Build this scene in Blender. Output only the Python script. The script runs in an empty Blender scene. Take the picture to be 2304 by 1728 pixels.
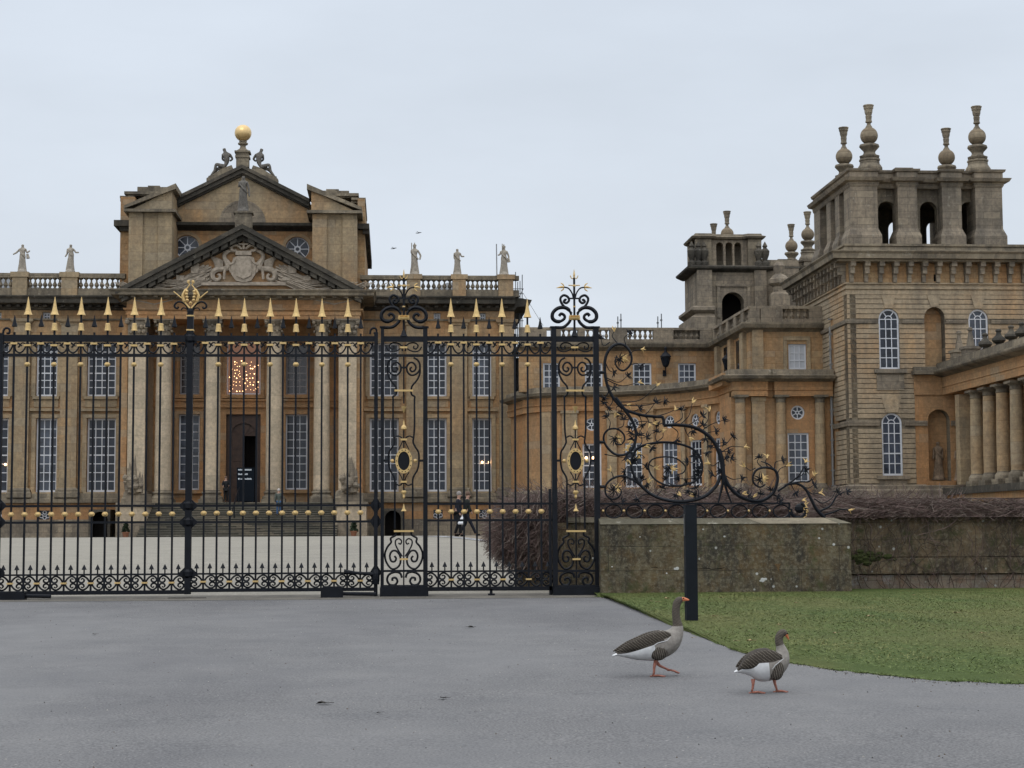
import bpy, bmesh, math, random
from mathutils import Vector, Matrix
import numpy as np
R = math.radians
PI = math.pi
sc = bpy.context.scene
col = sc.collection
random.seed(7)

# ------------------------------------------------------------------ camera
FPX = 4000.0
PITCH, YAW, ROLL = R(4.76), R(3.9), R(-0.27)
CAM = Vector((0, 0, 1.5))
CM = Matrix.Rotation(-YAW, 3, 'Z') @ Matrix.Rotation(R(90) + PITCH, 3, 'X') @ Matrix.Rotation(ROLL, 3, 'Z')
cd = bpy.data.cameras.new('camera'); cam = bpy.data.objects.new('camera', cd); col.objects.link(cam)
cam.matrix_world = Matrix.Translation(CAM) @ CM.to_4x4()
cd.sensor_width = 36; cd.lens = FPX / 2304 * 36; cd.clip_start = 0.1; cd.clip_end = 4000
sc.camera = cam

# ------------------------------------------------------------------ sky
wd = bpy.data.worlds.new("World"); sc.world = wd; wd.use_nodes = True
nt = wd.node_tree; N = nt.nodes; L = nt.links; N.clear()
out = N.new('ShaderNodeOutputWorld'); bg1 = N.new('ShaderNodeBackground'); bg2 = N.new('ShaderNodeBackground'); add = N.new('ShaderNodeAddShader')
sky = N.new('ShaderNodeTexSky'); sky.sky_type = 'NISHITA'; sky.sun_disc = False
SUN_EL, SUN_ROT = R(48), R(200)
sky.sun_elevation = SUN_EL; sky.sun_rotation = SUN_ROT; sky.air_density = 1.5; sky.dust_density = 4
L.new(sky.outputs[0], bg1.inputs[0]); bg1.inputs[1].default_value = 0.012
tc = N.new('ShaderNodeTexCoord'); sep = N.new('ShaderNodeSeparateXYZ'); L.new(tc.outputs['Generated'], sep.inputs[0])
rmp = N.new('ShaderNodeValToRGB'); L.new(sep.outputs['Z'], rmp.inputs[0])
e = rmp.color_ramp.elements
e[0].position = 0.0; e[0].color = (.66, .71, .775, 1)
e[1].position = 1.0; e[1].color = (1.5, 1.55, 1.62, 1)
x = e.new(.1); x.color = (.655, .71, .79, 1)
x = e.new(.3); x.color = (.65, .71, .795, 1)
x = e.new(.5); x.color = (1.0, 1.06, 1.14, 1)
mpn = N.new('ShaderNodeMapping'); mpn.inputs['Scale'].default_value = (1, 1, 3.2); L.new(tc.outputs['Generated'], mpn.inputs[0])
nz = N.new('ShaderNodeTexNoise'); nz.inputs['Scale'].default_value = 3.2; nz.inputs['Detail'].default_value = 5; nz.inputs['Roughness'].default_value = .55
L.new(mpn.outputs[0], nz.inputs['Vector'])
mr = N.new('ShaderNodeMapRange'); mr.inputs[1].default_value = .3; mr.inputs[2].default_value = .7; mr.inputs[3].default_value = .925; mr.inputs[4].default_value = 1.05
L.new(nz.outputs[0], mr.inputs[0])
vm = N.new('ShaderNodeVectorMath'); vm.operation = 'SCALE'; L.new(rmp.outputs[0], vm.inputs[0]); L.new(mr.outputs[0], vm.inputs['Scale'])
L.new(vm.outputs[0], bg2.inputs[0]); bg2.inputs[1].default_value = 1.0
L.new(bg1.outputs[0], add.inputs[0]); L.new(bg2.outputs[0], add.inputs[1]); L.new(add.outputs[0], out.inputs[0])

sl = bpy.data.lights.new('sun', 'SUN'); so = bpy.data.objects.new('sun', sl); col.objects.link(so)
sl.energy = 1.4; sl.angle = R(35); sl.color = (1, .97, .93)
so.rotation_euler = (R(90) - SUN_EL, 0, PI - SUN_ROT)
so.location = (0, 0, 60)
sc.view_settings.view_transform = 'Standard'; sc.view_settings.look = 'None'
sc.view_settings.exposure = 0.0; sc.view_settings.gamma = 1
try: sc.cycles.max_bounces = 5
except Exception: pass

# ------------------------------------------------------------------ coordinates
def ray(px, py): return CM @ Vector(((px - 1152) / FPX, (864 - py) / FPX, -1.0))
def W(px, py, Y):
    d = ray(px, py); t = Y / d.y
    return CAM + d * t
def X(px, Y, py=900): return W(px, py, Y).x
def Z(py, Y, px=545): return W(px, py, Y).z
GP = [(-60, 0), (0, 0), (31, .40), (33, .43), (50, .98), (70, 1.34), (124, 1.27), (200, 1.2), (3000, 1.2)]
def g(y):
    for (a, za), (b, zb) in zip(GP, GP[1:]):
        if y <= b: return za + (zb - za) * (y - a) / (b - a)
    return GP[-1][1]
def G(px, py):
    d = ray(px, py); t = 4.0
    while t < 400:
        p = CAM + d * t
        if p.z <= g(p.y): return p
        t += .01
    return CAM + d * t

# ------------------------------------------------------------------ mesh builder
SPLIT = {'bracket', 'upper_pilaster', 'pedestal', 'keystone', 'side_pier', 'window_surround', 'window_sill', 'heraldic_beast', 'wing', 'quadrant_pilaster', 'lantern_pier', 'pier', 'wall_lamp', 'crack', 'niche', 'roof', 'parapet_block'}
class MB:
    def __init__(s): s.v = []; s.f = []; s.m = []; s.mi = 0
    def poly(s, pts):
        n = len(s.v); s.v += [tuple(p) for p in pts]; s.f.append(tuple(range(n, n + len(pts)))); s.m.append(s.mi)
    def box(s, x0, x1, y0, y1, z0, z1): s.fbox(lambda u, d, z: (u, d, z), x0, x1, y0, y1, z0, z1)
    def fbox(s, fr, u0, u1, d0, d1, z0, z1):
        n = len(s.v)
        s.v += [fr(u, d, z) for z in (z0, z1) for d in (d0, d1) for u in (u0, u1)]
        for q in ((0, 1, 3, 2), (4, 6, 7, 5), (0, 4, 5, 1), (2, 3, 7, 6), (0, 2, 6, 4), (1, 5, 7, 3)):
            s.f.append(tuple(n + i for i in q)); s.m.append(s.mi)
    def prism(s, pts, fr, d0, d1):
        """pts in (u,z); extruded along d"""
        n = len(s.v); k = len(pts)
        s.v += [fr(u, d0, z) for u, z in pts] + [fr(u, d1, z) for u, z in pts]
        s.f.append(tuple(range(n, n + k))); s.f.append(tuple(reversed(range(n + k, n + 2 * k)))); s.m += [s.mi] * 2
        for i in range(k):
            j = (i + 1) % k; s.f.append((n + i, n + j, n + k + j, n + k + i)); s.m.append(s.mi)
    def lathe(s, prof, cx, cy, seg=16, z0=0, lobes=None, axis='z'):
        n = len(s.v); k = len(prof)
        for i, (r, z) in enumerate(prof):
            for j in range(seg):
                a = 2 * PI * (j + .5) / seg
                rr = r * (1 + (lobes[i] * abs(math.cos(2 * a)) if lobes else 0)) if lobes else r
                if axis == 'z': s.v.append((cx + rr * math.cos(a), cy + rr * math.sin(a), z0 + z))
                else: s.v.append((cx + rr * math.cos(a), cy + z, z0 + rr * math.sin(a)))
        for i in range(k - 1):
            for j in range(seg):
                j2 = (j + 1) % seg
                s.f.append((n + i * seg + j, n + i * seg + j2, n + (i + 1) * seg + j2, n + (i + 1) * seg + j)); s.m.append(s.mi)
        s.f.append(tuple(n + j for j in reversed(range(seg)))); s.m.append(s.mi)
        s.f.append(tuple(n + (k - 1) * seg + j for j in range(seg))); s.m.append(s.mi)
    def sphere(s, c, r, seg=12, sx=1, sy=1, sz=1):
        k = max(4, seg // 2); n = len(s.v)
        s.v.append((c[0], c[1], c[2] - r * sz))
        for i in range(1, k):
            t = PI * i / k
            for j in range(seg):
                a = 2 * PI * j / seg
                s.v.append((c[0] + r * sx * math.sin(t) * math.cos(a), c[1] + r * sy * math.sin(t) * math.sin(a), c[2] - r * sz * math.cos(t)))
        s.v.append((c[0], c[1], c[2] + r * sz)); e = len(s.v) - 1
        for j in range(seg):
            j2 = (j + 1) % seg
            s.f.append((n, n + 1 + j2, n + 1 + j)); s.f.append((e, e - seg + j, e - seg + j2)); s.m += [s.mi] * 2
            for i in range(k - 2):
                a = n + 1 + i * seg
                s.f.append((a + j, a + j2, a + seg + j2, a + seg + j)); s.m.append(s.mi)
    def tube(s, pts, r, seg=6, caps=True, flat=1.0, up=None):
        """flat: depth scale of the section along world y-ish binormal"""
        P = [Vector(p) for p in pts]; k = len(P)
        if k < 2: return
        rr = r if isinstance(r, (list, tuple)) else [r] * k
        n = len(s.v); ref = Vector((0, 1, 0)) if up is None else Vector(up)
        pv = None
        for i in range(k):
            t = (P[min(i + 1, k - 1)] - P[max(i - 1, 0)])
            if t.length < 1e-9: t = Vector((0, 0, 1))
            t.normalize()
            b = ref - t * ref.dot(t)
            if b.length < .15: b = (pv if pv is not None else Vector((1, 0, 0))); b = b - t * b.dot(t)
            b.normalize(); pv = b
            a = t.cross(b)
            for j in range(seg):
                an = 2 * PI * (j + .5) / seg
                s.v.append(tuple(P[i] + a * (rr[i] * math.cos(an)) + b * (rr[i] * flat * math.sin(an))))
        for i in range(k - 1):
            for j in range(seg):
                j2 = (j + 1) % seg
                s.f.append((n + i * seg + j, n + i * seg + j2, n + (i + 1) * seg + j2, n + (i + 1) * seg + j)); s.m.append(s.mi)
        if caps:
            s.f.append(tuple(n + j for j in reversed(range(seg)))); s.f.append(tuple(n + (k - 1) * seg + j for j in range(seg))); s.m += [s.mi] * 2
    def sweep(s, path, prof):
        """path list of (x,y); prof list of (out,z); outward = right-hand normal (ty,-tx)"""
        k = len(path); nr = []
        for i in range(k):
            ns = []
            for a, b in ((i - 1, i), (i, i + 1)):
                if 0 <= a and b < k:
                    t = Vector((path[b][0] - path[a][0], path[b][1] - path[a][1])); t.normalize(); ns.append(Vector((t.y, -t.x)))
            if len(ns) == 1: nr.append(ns[0])
            else:
                m = ns[0] + ns[1]; m.normalize(); nr.append(m / max(.3, m.dot(ns[0])))
        n = len(s.v); q = len(prof)
        for i in range(k):
            for o, z in prof: s.v.append((path[i][0] + nr[i].x * o, path[i][1] + nr[i].y * o, z))
        for i in range(k - 1):
            for j in range(q - 1):
                s.f.append((n + i * q + j, n + (i + 1) * q + j, n + (i + 1) * q + j + 1, n + i * q + j + 1)); s.m.append(s.mi)
        s.f.append(tuple(n + j for j in range(q))); s.f.append(tuple(n + (k - 1) * q + j for j in reversed(range(q)))); s.m += [s.mi] * 2
    def build(s, name, mat, parent=None, smooth=False, loc=None):
        if name in SPLIT and not isinstance(mat, (list, tuple)):
            gs = s.islands()
            if len(gs) > 1:
                os_ = [g_.build_one(name, mat, parent, smooth, loc) for g_ in gs]; return os_[0]
        return s.build_one(name, mat, parent, smooth, loc)
    def islands(s):
        """separate pieces: faces joined by shared vertices, then by touching bounds"""
        par = list(range(len(s.v)))
        def find(a):
            while par[a] != a: par[a] = par[par[a]]; a = par[a]
            return a
        for f in s.f:
            for b in f[1:]: par[find(b)] = find(f[0])
        gr = {}
        for i, f in enumerate(s.f): gr.setdefault(find(f[0]), []).append(i)
        G_ = []
        for fs in gr.values():
            vs = {v for i in fs for v in s.f[i]}; P = [s.v[v] for v in vs]
            G_.append([fs, [min(p[k] for p in P) - .01 for k in range(3)], [max(p[k] for p in P) + .01 for k in range(3)]])
        ch = True
        while ch:
            ch = False; i = 0
            while i < len(G_):
                j = i + 1
                while j < len(G_):
                    a, b = G_[i], G_[j]
                    if all(a[1][k] <= b[2][k] and b[1][k] <= a[2][k] for k in range(3)):
                        a[0] = a[0] + b[0]; a[1] = [min(a[1][k], b[1][k]) for k in range(3)]; a[2] = [max(a[2][k], b[2][k]) for k in range(3)]; G_.pop(j); ch = True
                    else: j += 1
                i += 1
        out = []
        for fs, _, _ in G_:
            m = MB(); mp = {}
            for i in fs:
                q = []
                for v in s.f[i]:
                    if v not in mp: mp[v] = len(m.v); m.v.append(s.v[v])
                    q.append(mp[v])
                m.f.append(tuple(q)); m.m.append(s.m[i])
            out.append(m)
        return out
    def build_one(s, name, mat, parent=None, smooth=False, loc=None):
        me = bpy.data.meshes.new(name)
        base = Vector((0, 0, 0))
        if parent is not None: base = wloc(parent)
        l = Vector(loc) if loc is not None else base
        vv = [(a - l.x, b - l.y, c - l.z) for a, b, c in s.v]
        me.from_pydata(vv, [], s.f)
        mats = mat if isinstance(mat, (list, tuple)) else [mat]
        for m in mats: me.materials.append(m)
        if len(mats) > 1: me.polygons.foreach_set('material_index', s.m)
        b = bmesh.new(); b.from_mesh(me); bmesh.ops.recalc_face_normals(b, faces=b.faces[:]); b.to_mesh(me); b.free()
        if smooth:
            me.polygons.foreach_set('use_smooth', [True] * len(me.polygons))
            if smooth != 'all':
                try: me.set_sharp_from_angle(angle=R(40))
                except Exception: pass
        o = bpy.data.objects.new(name, me); col.objects.link(o)
        if parent is not None: o.parent = parent
        o.location = l - base
        return o
def wloc(o):
    v = Vector(o.location)
    while o.parent is not None: o = o.parent; v = v + Vector(o.location)
    return v
def tag(o, label=None, cat=None, group=None, kind=None):
    if label: o['label'] = label
    if cat: o['category'] = cat
    if group: o['group'] = group
    if kind: o['kind'] = kind
    return o
def empty(name, loc, label=None, cat=None, group=None):
    o = bpy.data.objects.new(name, None); o.empty_display_size = .3; col.objects.link(o); o.location = loc
    return tag(o, label, cat, group)
def copy_tree(o, parent=None, off=None):
    c = o.copy(); col.objects.link(c)
    if parent is not None: c.parent = parent
    if off is not None: c.location = Vector(o.location) + Vector(off)
    for ch in o.children: copy_tree(ch, c)
    return c
def dup(o, parent, loc):
    c = o.copy(); col.objects.link(c); c.parent = parent; c.location = loc
    return c
def cr(pts, n=6):
    """catmull-rom through points of any dimension"""
    P = [Vector(p) for p in pts]; P = [P[0] * 2 - P[1]] + P + [P[-1] * 2 - P[-2]]; o = []
    for i in range(1, len(P) - 2):
        for k in range(n):
            t = k / n; a, b, c, d = P[i - 1], P[i], P[i + 1], P[i + 2]
            o.append(.5 * ((2 * b) + (c - a) * t + (2 * a - 5 * b + 4 * c - d) * t * t + (3 * b - a - 3 * c + d) * t ** 3))
    o.append(P[-2]); return o
def frame(ax, ay, bx, by):
    t = Vector((bx - ax, by - ay)); ln = t.length; t.normalize(); n = Vector((-t.y, t.x))
    return (lambda u, d, z: (ax + t.x * u + n.x * d, ay + t.y * u + n.y * d, z)), ln
def FY(Y): return lambda u, d, z: (u, Y + d, z)

def hole(u0, u1, z0, z1, kind='rect'): return dict(u0=u0, u1=u1, z0=z0, z1=z1, kind=kind)
def h_iv(h, z):
    c = (h['u0'] + h['u1']) / 2; r = (h['u1'] - h['u0']) / 2
    if h['kind'] == 'arch':
        zs = h['z1'] - r
        w = r if z <= zs else math.sqrt(max(0, r * r - (z - zs) ** 2))
    elif h['kind'] == 'round':
        zc = (h['z0'] + h['z1']) / 2; w = math.sqrt(max(0, r * r - (z - zc) ** 2))
    else: w = r
    return c - w, c + w
def wall(mb, fr, u0, u1, z0, z1, holes=(), d0=0, d1=.5, n=9):
    bp = {z0, z1}
    for h in holes:
        for z in (h['z0'], h['z1']): bp.add(z)
        r = (h['u1'] - h['u0']) / 2
        if h['kind'] == 'arch':
            for i in range(n + 1): bp.add(h['z1'] - r + r * math.sin(PI / 2 * i / n))
        if h['kind'] == 'round':
            zc = (h['z0'] + h['z1']) / 2
            for i in range(2 * n + 1): bp.add(zc + r * math.sin(-PI / 2 + PI * i / (2 * n)))
    bp = sorted(z for z in bp if z0 - 1e-9 <= z <= z1 + 1e-9)
    for za, zb in zip(bp, bp[1:]):
        if zb - za < 1e-6: continue
        zm = (za + zb) / 2; act = sorted([h for h in holes if h['z0'] < zm < h['z1']], key=lambda h: h['u0'])
        ea = [u0]; eb = [u0]
        for h in act:
            a = h_iv(h, za); b = h_iv(h, zb); ea += [a[0], a[1]]; eb += [b[0], b[1]]
            for k in (0, 1): mb.poly([fr(a[k], d0, za), fr(a[k], d1, za), fr(b[k], d1, zb), fr(b[k], d0, zb)])
        ea.append(u1); eb.append(u1)
        for i in range(0, len(ea), 2):
            mb.poly([fr(ea[i], d0, za), fr(ea[i + 1], d0, za), fr(eb[i + 1], d0, zb), fr(eb[i], d0, zb)])
    for z, s in ((z0, 1e-4), (z1, -1e-4)):
        act = sorted([h for h in holes if h['z0'] < z + s < h['z1']], key=lambda h: h['u0'])
        ea = [u0]
        for h in act: a = h_iv(h, z + s); ea += [a[0], a[1]]
        ea.append(u1)
        for i in range(0, len(ea), 2): mb.poly([fr(ea[i], d0, z), fr(ea[i + 1], d0, z), fr(ea[i + 1], d1, z), fr(ea[i], d1, z)])
    for h in holes:
        if h['kind'] != 'round':
            zs_ = [h['z0']] + ([h['z1']] if h['kind'] == 'rect' else [])
            for z in zs_:
                if z0 < z < z1: mb.poly([fr(h['u0'], d0, z), fr(h['u1'], d0, z), fr(h['u1'], d1, z), fr(h['u0'], d1, z)])
    for u in (u0, u1): mb.poly([fr(u, d0, z0), fr(u, d1, z0), fr(u, d1, z1), fr(u, d0, z1)])
def arc_band(mb, fr, c, zc, r0, r1, d0, d1, a0=0, a1=PI, n=14):
    for i in range(n):
        a, b = a0 + (a1 - a0) * i / n, a0 + (a1 - a0) * (i + 1) / n
        mb.prism([(c + r0 * math.cos(a), zc + r0 * math.sin(a)), (c + r1 * math.cos(a), zc + r1 * math.sin(a)),
                  (c + r1 * math.cos(b), zc + r1 * math.sin(b)), (c + r0 * math.cos(b), zc + r0 * math.sin(b))], fr, d0, d1)
def sbar(mb, fr, a, b, w, d0, d1):
    """bar between (u,z) points"""
    v = Vector((b[0] - a[0], b[1] - a[1])); v.normalize(); q = Vector((-v.y, v.x)) * w / 2
    mb.prism([(a[0] - q.x, a[1] - q.y), (b[0] - q.x, b[1] - q.y), (b[0] + q.x, b[1] + q.y), (a[0] + q.x, a[1] + q.y)], fr, d0, d1)
def window(parent, fr, h, cols, rows, mats, d=.18, bar=.045, fw=.1, name='window', pane=None, blind=None):
    """white sash frame with glazing bars (one mesh) and the pane as its sub-part"""
    mb = MB(); u0, u1, z0, z1 = h['u0'], h['u1'], h['z0'], h['z1']; c = (u0 + u1) / 2; r = (u1 - u0) / 2; k = h['kind']
    d1 = d + .07; e = .004
    if k == 'round':
        zc = (z0 + z1) / 2
        arc_band(mb, fr, c, zc, r - fw, r + .02, d, d1, 0, 2 * PI, 24)
        arc_band(mb, fr, c, zc, r * .16, r * .3, d + e, d1, 0, 2 * PI, 12)
        for i in range(cols):
            a = 2 * PI * i / cols + PI / 2
            sbar(mb, fr, (c + r * .28 * math.cos(a), zc + r * .28 * math.sin(a)), (c + (r - fw) * math.cos(a), zc + (r - fw) * math.sin(a)), bar, d + 2 * e, d1)
    else:
        zt = z1 - r if k == 'arch' else z1
        mb.fbox(fr, u0 - .01, u0 + fw, d, d1, z0, zt); mb.fbox(fr, u1 - fw, u1 + .01, d, d1, z0, zt)
        mb.fbox(fr, u0 + fw, u1 - fw, d - .03, d1, z0, z0 + fw * 1.2)
        if k == 'arch':
            arc_band(mb, fr, c, zt, r - fw, r + .01, d, d1)
            arc_band(mb, fr, c, zt, r * .3, r * .3 + bar, d + e, d1, 0, PI, 10)
            for a in (PI / 2 - .62, PI / 2 + .62):
                sbar(mb, fr, (c + r * .3 * math.cos(a), zt + r * .3 * math.sin(a)), (c + (r - fw) * math.cos(a), zt + (r - fw) * math.sin(a)), bar, d + 2 * e, d1)
        else: mb.fbox(fr, u0 + fw, u1 - fw, d, d1, z1 - fw, z1)
        zz0, zz1 = z0 + fw * 1.2, (zt if k == 'arch' else z1 - fw)
        for i in range(1, cols):
            u = u0 + fw + (u1 - u0 - 2 * fw) * i / cols; mb.fbox(fr, u - bar / 2, u + bar / 2, d + e, d1, zz0, zz1)
        for i in range(1, rows + (1 if k == 'arch' else 0)):
            z = zz0 + (zz1 - zz0) * i / rows; b = bar * (1.5 if i == rows // 2 else 1)
            mb.fbox(fr, u0 + fw, u1 - fw, d + 2 * e, d1, z - b / 2, z + b / 2)
    f = mb.build(name, mats['white'], parent)
    p = MB(); dd = d + .05
    if k == 'round': p.poly([fr(c + r * math.cos(2 * PI * i / 24), dd, (z0 + z1) / 2 + r * math.sin(2 * PI * i / 24)) for i in range(24)])
    elif k == 'arch': p.poly([fr(u0, dd, z0), fr(u1, dd, z0)] + [fr(c + r * math.cos(PI * i / 14), dd, z1 - r + r * math.sin(PI * i / 14)) for i in range(15)])
    else: p.poly([fr(u0, dd, z0), fr(u1, dd, z0), fr(u1, dd, z1), fr(u0, dd, z1)])
    p.build('pane', pane or (M['glassl'] if mats['glass'] is M['glass'] and wrnd.random() < .25 else mats['glass']), f)
    return f

# ------------------------------------------------------------------ materials
def newmat(name):
    m = bpy.data.materials.new(name); m.use_nodes = True; t = m.node_tree
    return m, t, t.nodes, t.links, t.nodes['Principled BSDF']
def mixc(t, fac, a, b, mode='MIX'):
    n = t.nodes.new('ShaderNodeMix'); n.data_type = 'RGBA'; n.blend_type = mode
    for i, v in ((0, fac), (6, a), (7, b)):
        if hasattr(v, 'links'): t.links.new(v, n.inputs[i])
        else: n.inputs[i].default_value = v if i == 0 else (*v, 1)
    return n.outputs[2]
def noise(t, vec, scale, detail=4, lo=.35, hi=.65, rough=.6):
    n = t.nodes.new('ShaderNodeTexNoise'); n.inputs['Scale'].default_value = scale; n.inputs['Detail'].default_value = detail; n.inputs['Roughness'].default_value = rough
    t.links.new(vec, n.inputs['Vector'])
    r = t.nodes.new('ShaderNodeMapRange'); r.inputs[1].default_value = lo; r.inputs[2].default_value = hi; t.links.new(n.outputs[0], r.inputs[0])
    return r.outputs[0]
def scaled(t, vec, s, loc=(0, 0, 0)):
    n = t.nodes.new('ShaderNodeMapping'); n.inputs['Scale'].default_value = s; n.inputs['Location'].default_value = loc; t.links.new(vec, n.inputs[0]); return n.outputs[0]
def bump(t, bs, h, st, dist):
    b = t.nodes.new('ShaderNodeBump'); b.inputs['Strength'].default_value = st; b.inputs['Distance'].default_value = dist
    t.links.new(h, b.inputs['Height']); t.links.new(b.outputs[0], bs.inputs['Normal'])
def math_(t, op, a, b):
    n = t.nodes.new('ShaderNodeMath'); n.operation = op
    for i, v in ((0, a), (1, b)):
        if hasattr(v, 'links'): t.links.new(v, n.inputs[i])
        else: n.inputs[i].default_value = v
    return n.outputs[0]
def stone(name, c1, c2, c3, c4=None, bw=1.0, bh=.38, mortar=.012, streak=.35, var=.5, f3=(.45, .7), lichen=0.0, seed=0, repair=.35):
    """ashlar: two block tones, patches of a third colour, dark rain streaks"""
    m, t, n, l, bs = newmat(name)
    pos = n.new('ShaderNodeNewGeometry').outputs['Position']
    pos = scaled(t, pos, (1, 1, 1), (seed * 3.1, seed * 1.7, 0))
    sp = n.new('ShaderNodeSeparateXYZ'); l.new(pos, sp.inputs[0])
    u = math_(t, 'ADD', sp.outputs[0], sp.outputs[1])
    cb = n.new('ShaderNodeCombineXYZ'); l.new(u, cb.inputs[0]); l.new(sp.outputs[2], cb.inputs[1])
    br = n.new('ShaderNodeTexBrick'); l.new(cb.outputs[0], br.inputs['Vector'])
    br.inputs['Color1'].default_value = (0, 0, 0, 1); br.inputs['Color2'].default_value = (1, 1, 1, 1); br.inputs['Mortar'].default_value = (.5, .5, .5, 1)
    br.inputs['Scale'].default_value = 1; br.inputs['Brick Width'].default_value = bw; br.inputs['Row Height'].default_value = bh; br.inputs['Mortar Size'].default_value = mortar
    fac = math_(t, 'MULTIPLY', br.outputs[0], var)
    fac = math_(t, 'ADD', fac, math_(t, 'MULTIPLY', noise(t, pos, .9, 5), 1 - var))
    c = mixc(t, fac, c1, c2)
    c = mixc(t, noise(t, scaled(t, pos, (1, 1, .55)), .23, 6, *f3), c, c3)
    if c4 is not None:
        c = mixc(t, math_(t, 'MULTIPLY', noise(t, scaled(t, pos, (1, 1, .2)), 1.1, 8, .44, .66, .72), streak), c, c4)
        c = mixc(t, math_(t, 'MULTIPLY', noise(t, scaled(t, pos, (1, 1, .8), (5, 9, 2)), .5, 9, .46, .64, .78), streak * .55), c, c4)
    rp = n.new('ShaderNodeMapRange'); rp.inputs[1].default_value = .86; rp.inputs[2].default_value = .88; l.new(br.outputs[0], rp.inputs[0])
    c = mixc(t, math_(t, 'MULTIPLY', rp.outputs[0], repair), c, (.50, .42, .31))
    c = mixc(t, noise(t, pos, 4.5, 7, .25, .75, .75), mixc(t, 1.0, c, (.52, .52, .54), 'MULTIPLY'), mixc(t, 1.0, c, (1.12, 1.10, 1.06), 'MULTIPLY'))
    c = mixc(t, math_(t, 'MULTIPLY', br.outputs[0], .38), c, mixc(t, 1.0, c, (.66, .67, .70), 'MULTIPLY'))
    if lichen:
        c = mixc(t, math_(t, 'MULTIPLY', noise(t, pos, 2.6, 7, .6, .68, .75), lichen), c, (.5, .47, .4))
    c = mixc(t, math_(t, 'MULTIPLY', br.outputs[1], .55), c, tuple(v * .35 for v in c3))
    c = mixc(t, 1.0, c, (1.31, 1.31, 1.27), 'MULTIPLY')
    l.new(c, bs.inputs['Base Color']); bs.inputs['Roughness'].default_value = .92
    try: bs.inputs['Specular IOR Level'].default_value = .2
    except Exception: pass
    hgt = math_(t, 'SUBTRACT', noise(t, pos, 14, 6, .2, .8), math_(t, 'MULTIPLY', br.outputs[1], 1.2))
    bump(t, bs, hgt, .5, .025)
    return m
def plain(name, c, rough=.6, metal=0.0, nz_=.0, nscale=20, spec=.5, bstr=0, emit=None, es=0):
    m, t, n, l, bs = newmat(name)
    bs.inputs['Roughness'].default_value = rough; bs.inputs['Metallic'].default_value = metal
    try: bs.inputs['Specular IOR Level'].default_value = spec
    except Exception: pass
    pos = n.new('ShaderNodeNewGeometry').outputs['Position']
    f = noise(t, pos, nscale, 4, .3, .7)
    l.new(mixc(t, f, tuple(v * (1 - nz_) for v in c), tuple(min(1, v * (1 + nz_)) for v in c)), bs.inputs['Base Color'])
    if bstr: bump(t, bs, f, bstr, .01)
    if emit: bs.inputs['Emission Color'].default_value = (*emit, 1); bs.inputs['Emission Strength'].default_value = es
    return m

TAN, ORA, GRY, DRK, PAL = (.37, .275, .175), (.40, .24, .125), (.27, .235, .18), (.085, .08, .07), (.44, .37, .27)
M = {}
M['wall'] = stone('honey_ashlar', (0.501, 0.355, 0.208), (0.501, 0.292, 0.142), (0.527, 0.269, 0.117), (0.213, 0.177, 0.127), bw=1.1, bh=.4, streak=.55, var=.6)
M['pale'] = stone('pale_limestone', (0.619, 0.507, 0.381), (0.532, 0.431, 0.309), (0.619, 0.501, 0.359), (0.347, 0.295, 0.236), bw=2.4, bh=.9, mortar=.008, streak=.35, var=.3)
M['pil'] = stone('pilaster_stone', (0.493, 0.375, 0.237), (0.382, 0.300, 0.200), (0.481, 0.300, 0.158), (0.259, 0.219, 0.164), bw=2.2, bh=.6, mortar=.01, streak=.55, var=.6)
M['ora'] = stone('orange_limestone', (0.551, 0.295, 0.139), (0.479, 0.262, 0.123), (0.455, 0.312, 0.180), (0.276, 0.206, 0.139), bw=1.4, bh=.5, mortar=.008, streak=.45, var=.4)
M['grey'] = stone('weathered_grey_stone', (0.310, 0.261, 0.203), (0.422, 0.343, 0.254), (0.230, 0.202, 0.164), (0.124, 0.110, 0.096), bw=1.0, bh=.4, streak=.75, var=.6, lichen=.35)
M['rust'] = stone('rusticated_stone', (0.399, 0.326, 0.235), (0.554, 0.430, 0.291), (0.528, 0.321, 0.162), (0.218, 0.188, 0.151), bw=1.3, bh=.29, mortar=.0, streak=.6, var=.7, f3=(.5, .72))
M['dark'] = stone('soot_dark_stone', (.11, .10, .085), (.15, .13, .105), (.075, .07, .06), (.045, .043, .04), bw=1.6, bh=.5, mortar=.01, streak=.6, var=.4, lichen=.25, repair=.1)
M['mid'] = stone('weathered_cornice_stone', (0.292, 0.247, 0.187), (0.361, 0.298, 0.213), (0.181, 0.157, 0.123), (0.088, 0.079, 0.070), bw=1.6, bh=.5, mortar=.008, streak=.75, var=.4, lichen=.4)
M['stat'] = plain('pale_statue_stone', (.42, .375, .31), .9, nz_=.22, nscale=7, spec=.2)
M['lead'] = plain('dark_statue_lead', (.17, .155, .135), .75, nz_=.3, nscale=9, spec=.3)
M['carve'] = plain('carved_stone', (.42, .355, .28), .92, nz_=.3, nscale=4, spec=.2, bstr=.5)
M['white'] = plain('white_sash_paint', (.72, .74, .78), .5, nz_=.05)
M['glass'] = plain('dark_window_glass', (.030, .038, .055), .1, nz_=.6, nscale=1.1, spec=.45)
M['glassb'] = plain('browner_window_glass', (.05, .042, .045), .12, nz_=.5, nscale=1.4, spec=.7)
M['blind'] = plain('blind_behind_glass', (.55, .57, .6), .3, nz_=.05)
M['slate'] = plain('grey_roof_slate', (.14, .145, .15), .6, nz_=.25, nscale=5)
M['black'] = plain('black_gate_paint', (.008, .010, .015), .5, nz_=.3, nscale=6, spec=.28)
M['gold'] = plain('gilded_iron', (.80, .56, .24), .5, metal=.35, nz_=.12, nscale=30)
M['ballgold'] = plain('gilded_ball', (.85, .60, .28), .38, metal=.5, nz_=.08, nscale=2)
M['void'] = plain('dark_interior', (.012, .010, .009), .9, spec=.1)
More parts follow.
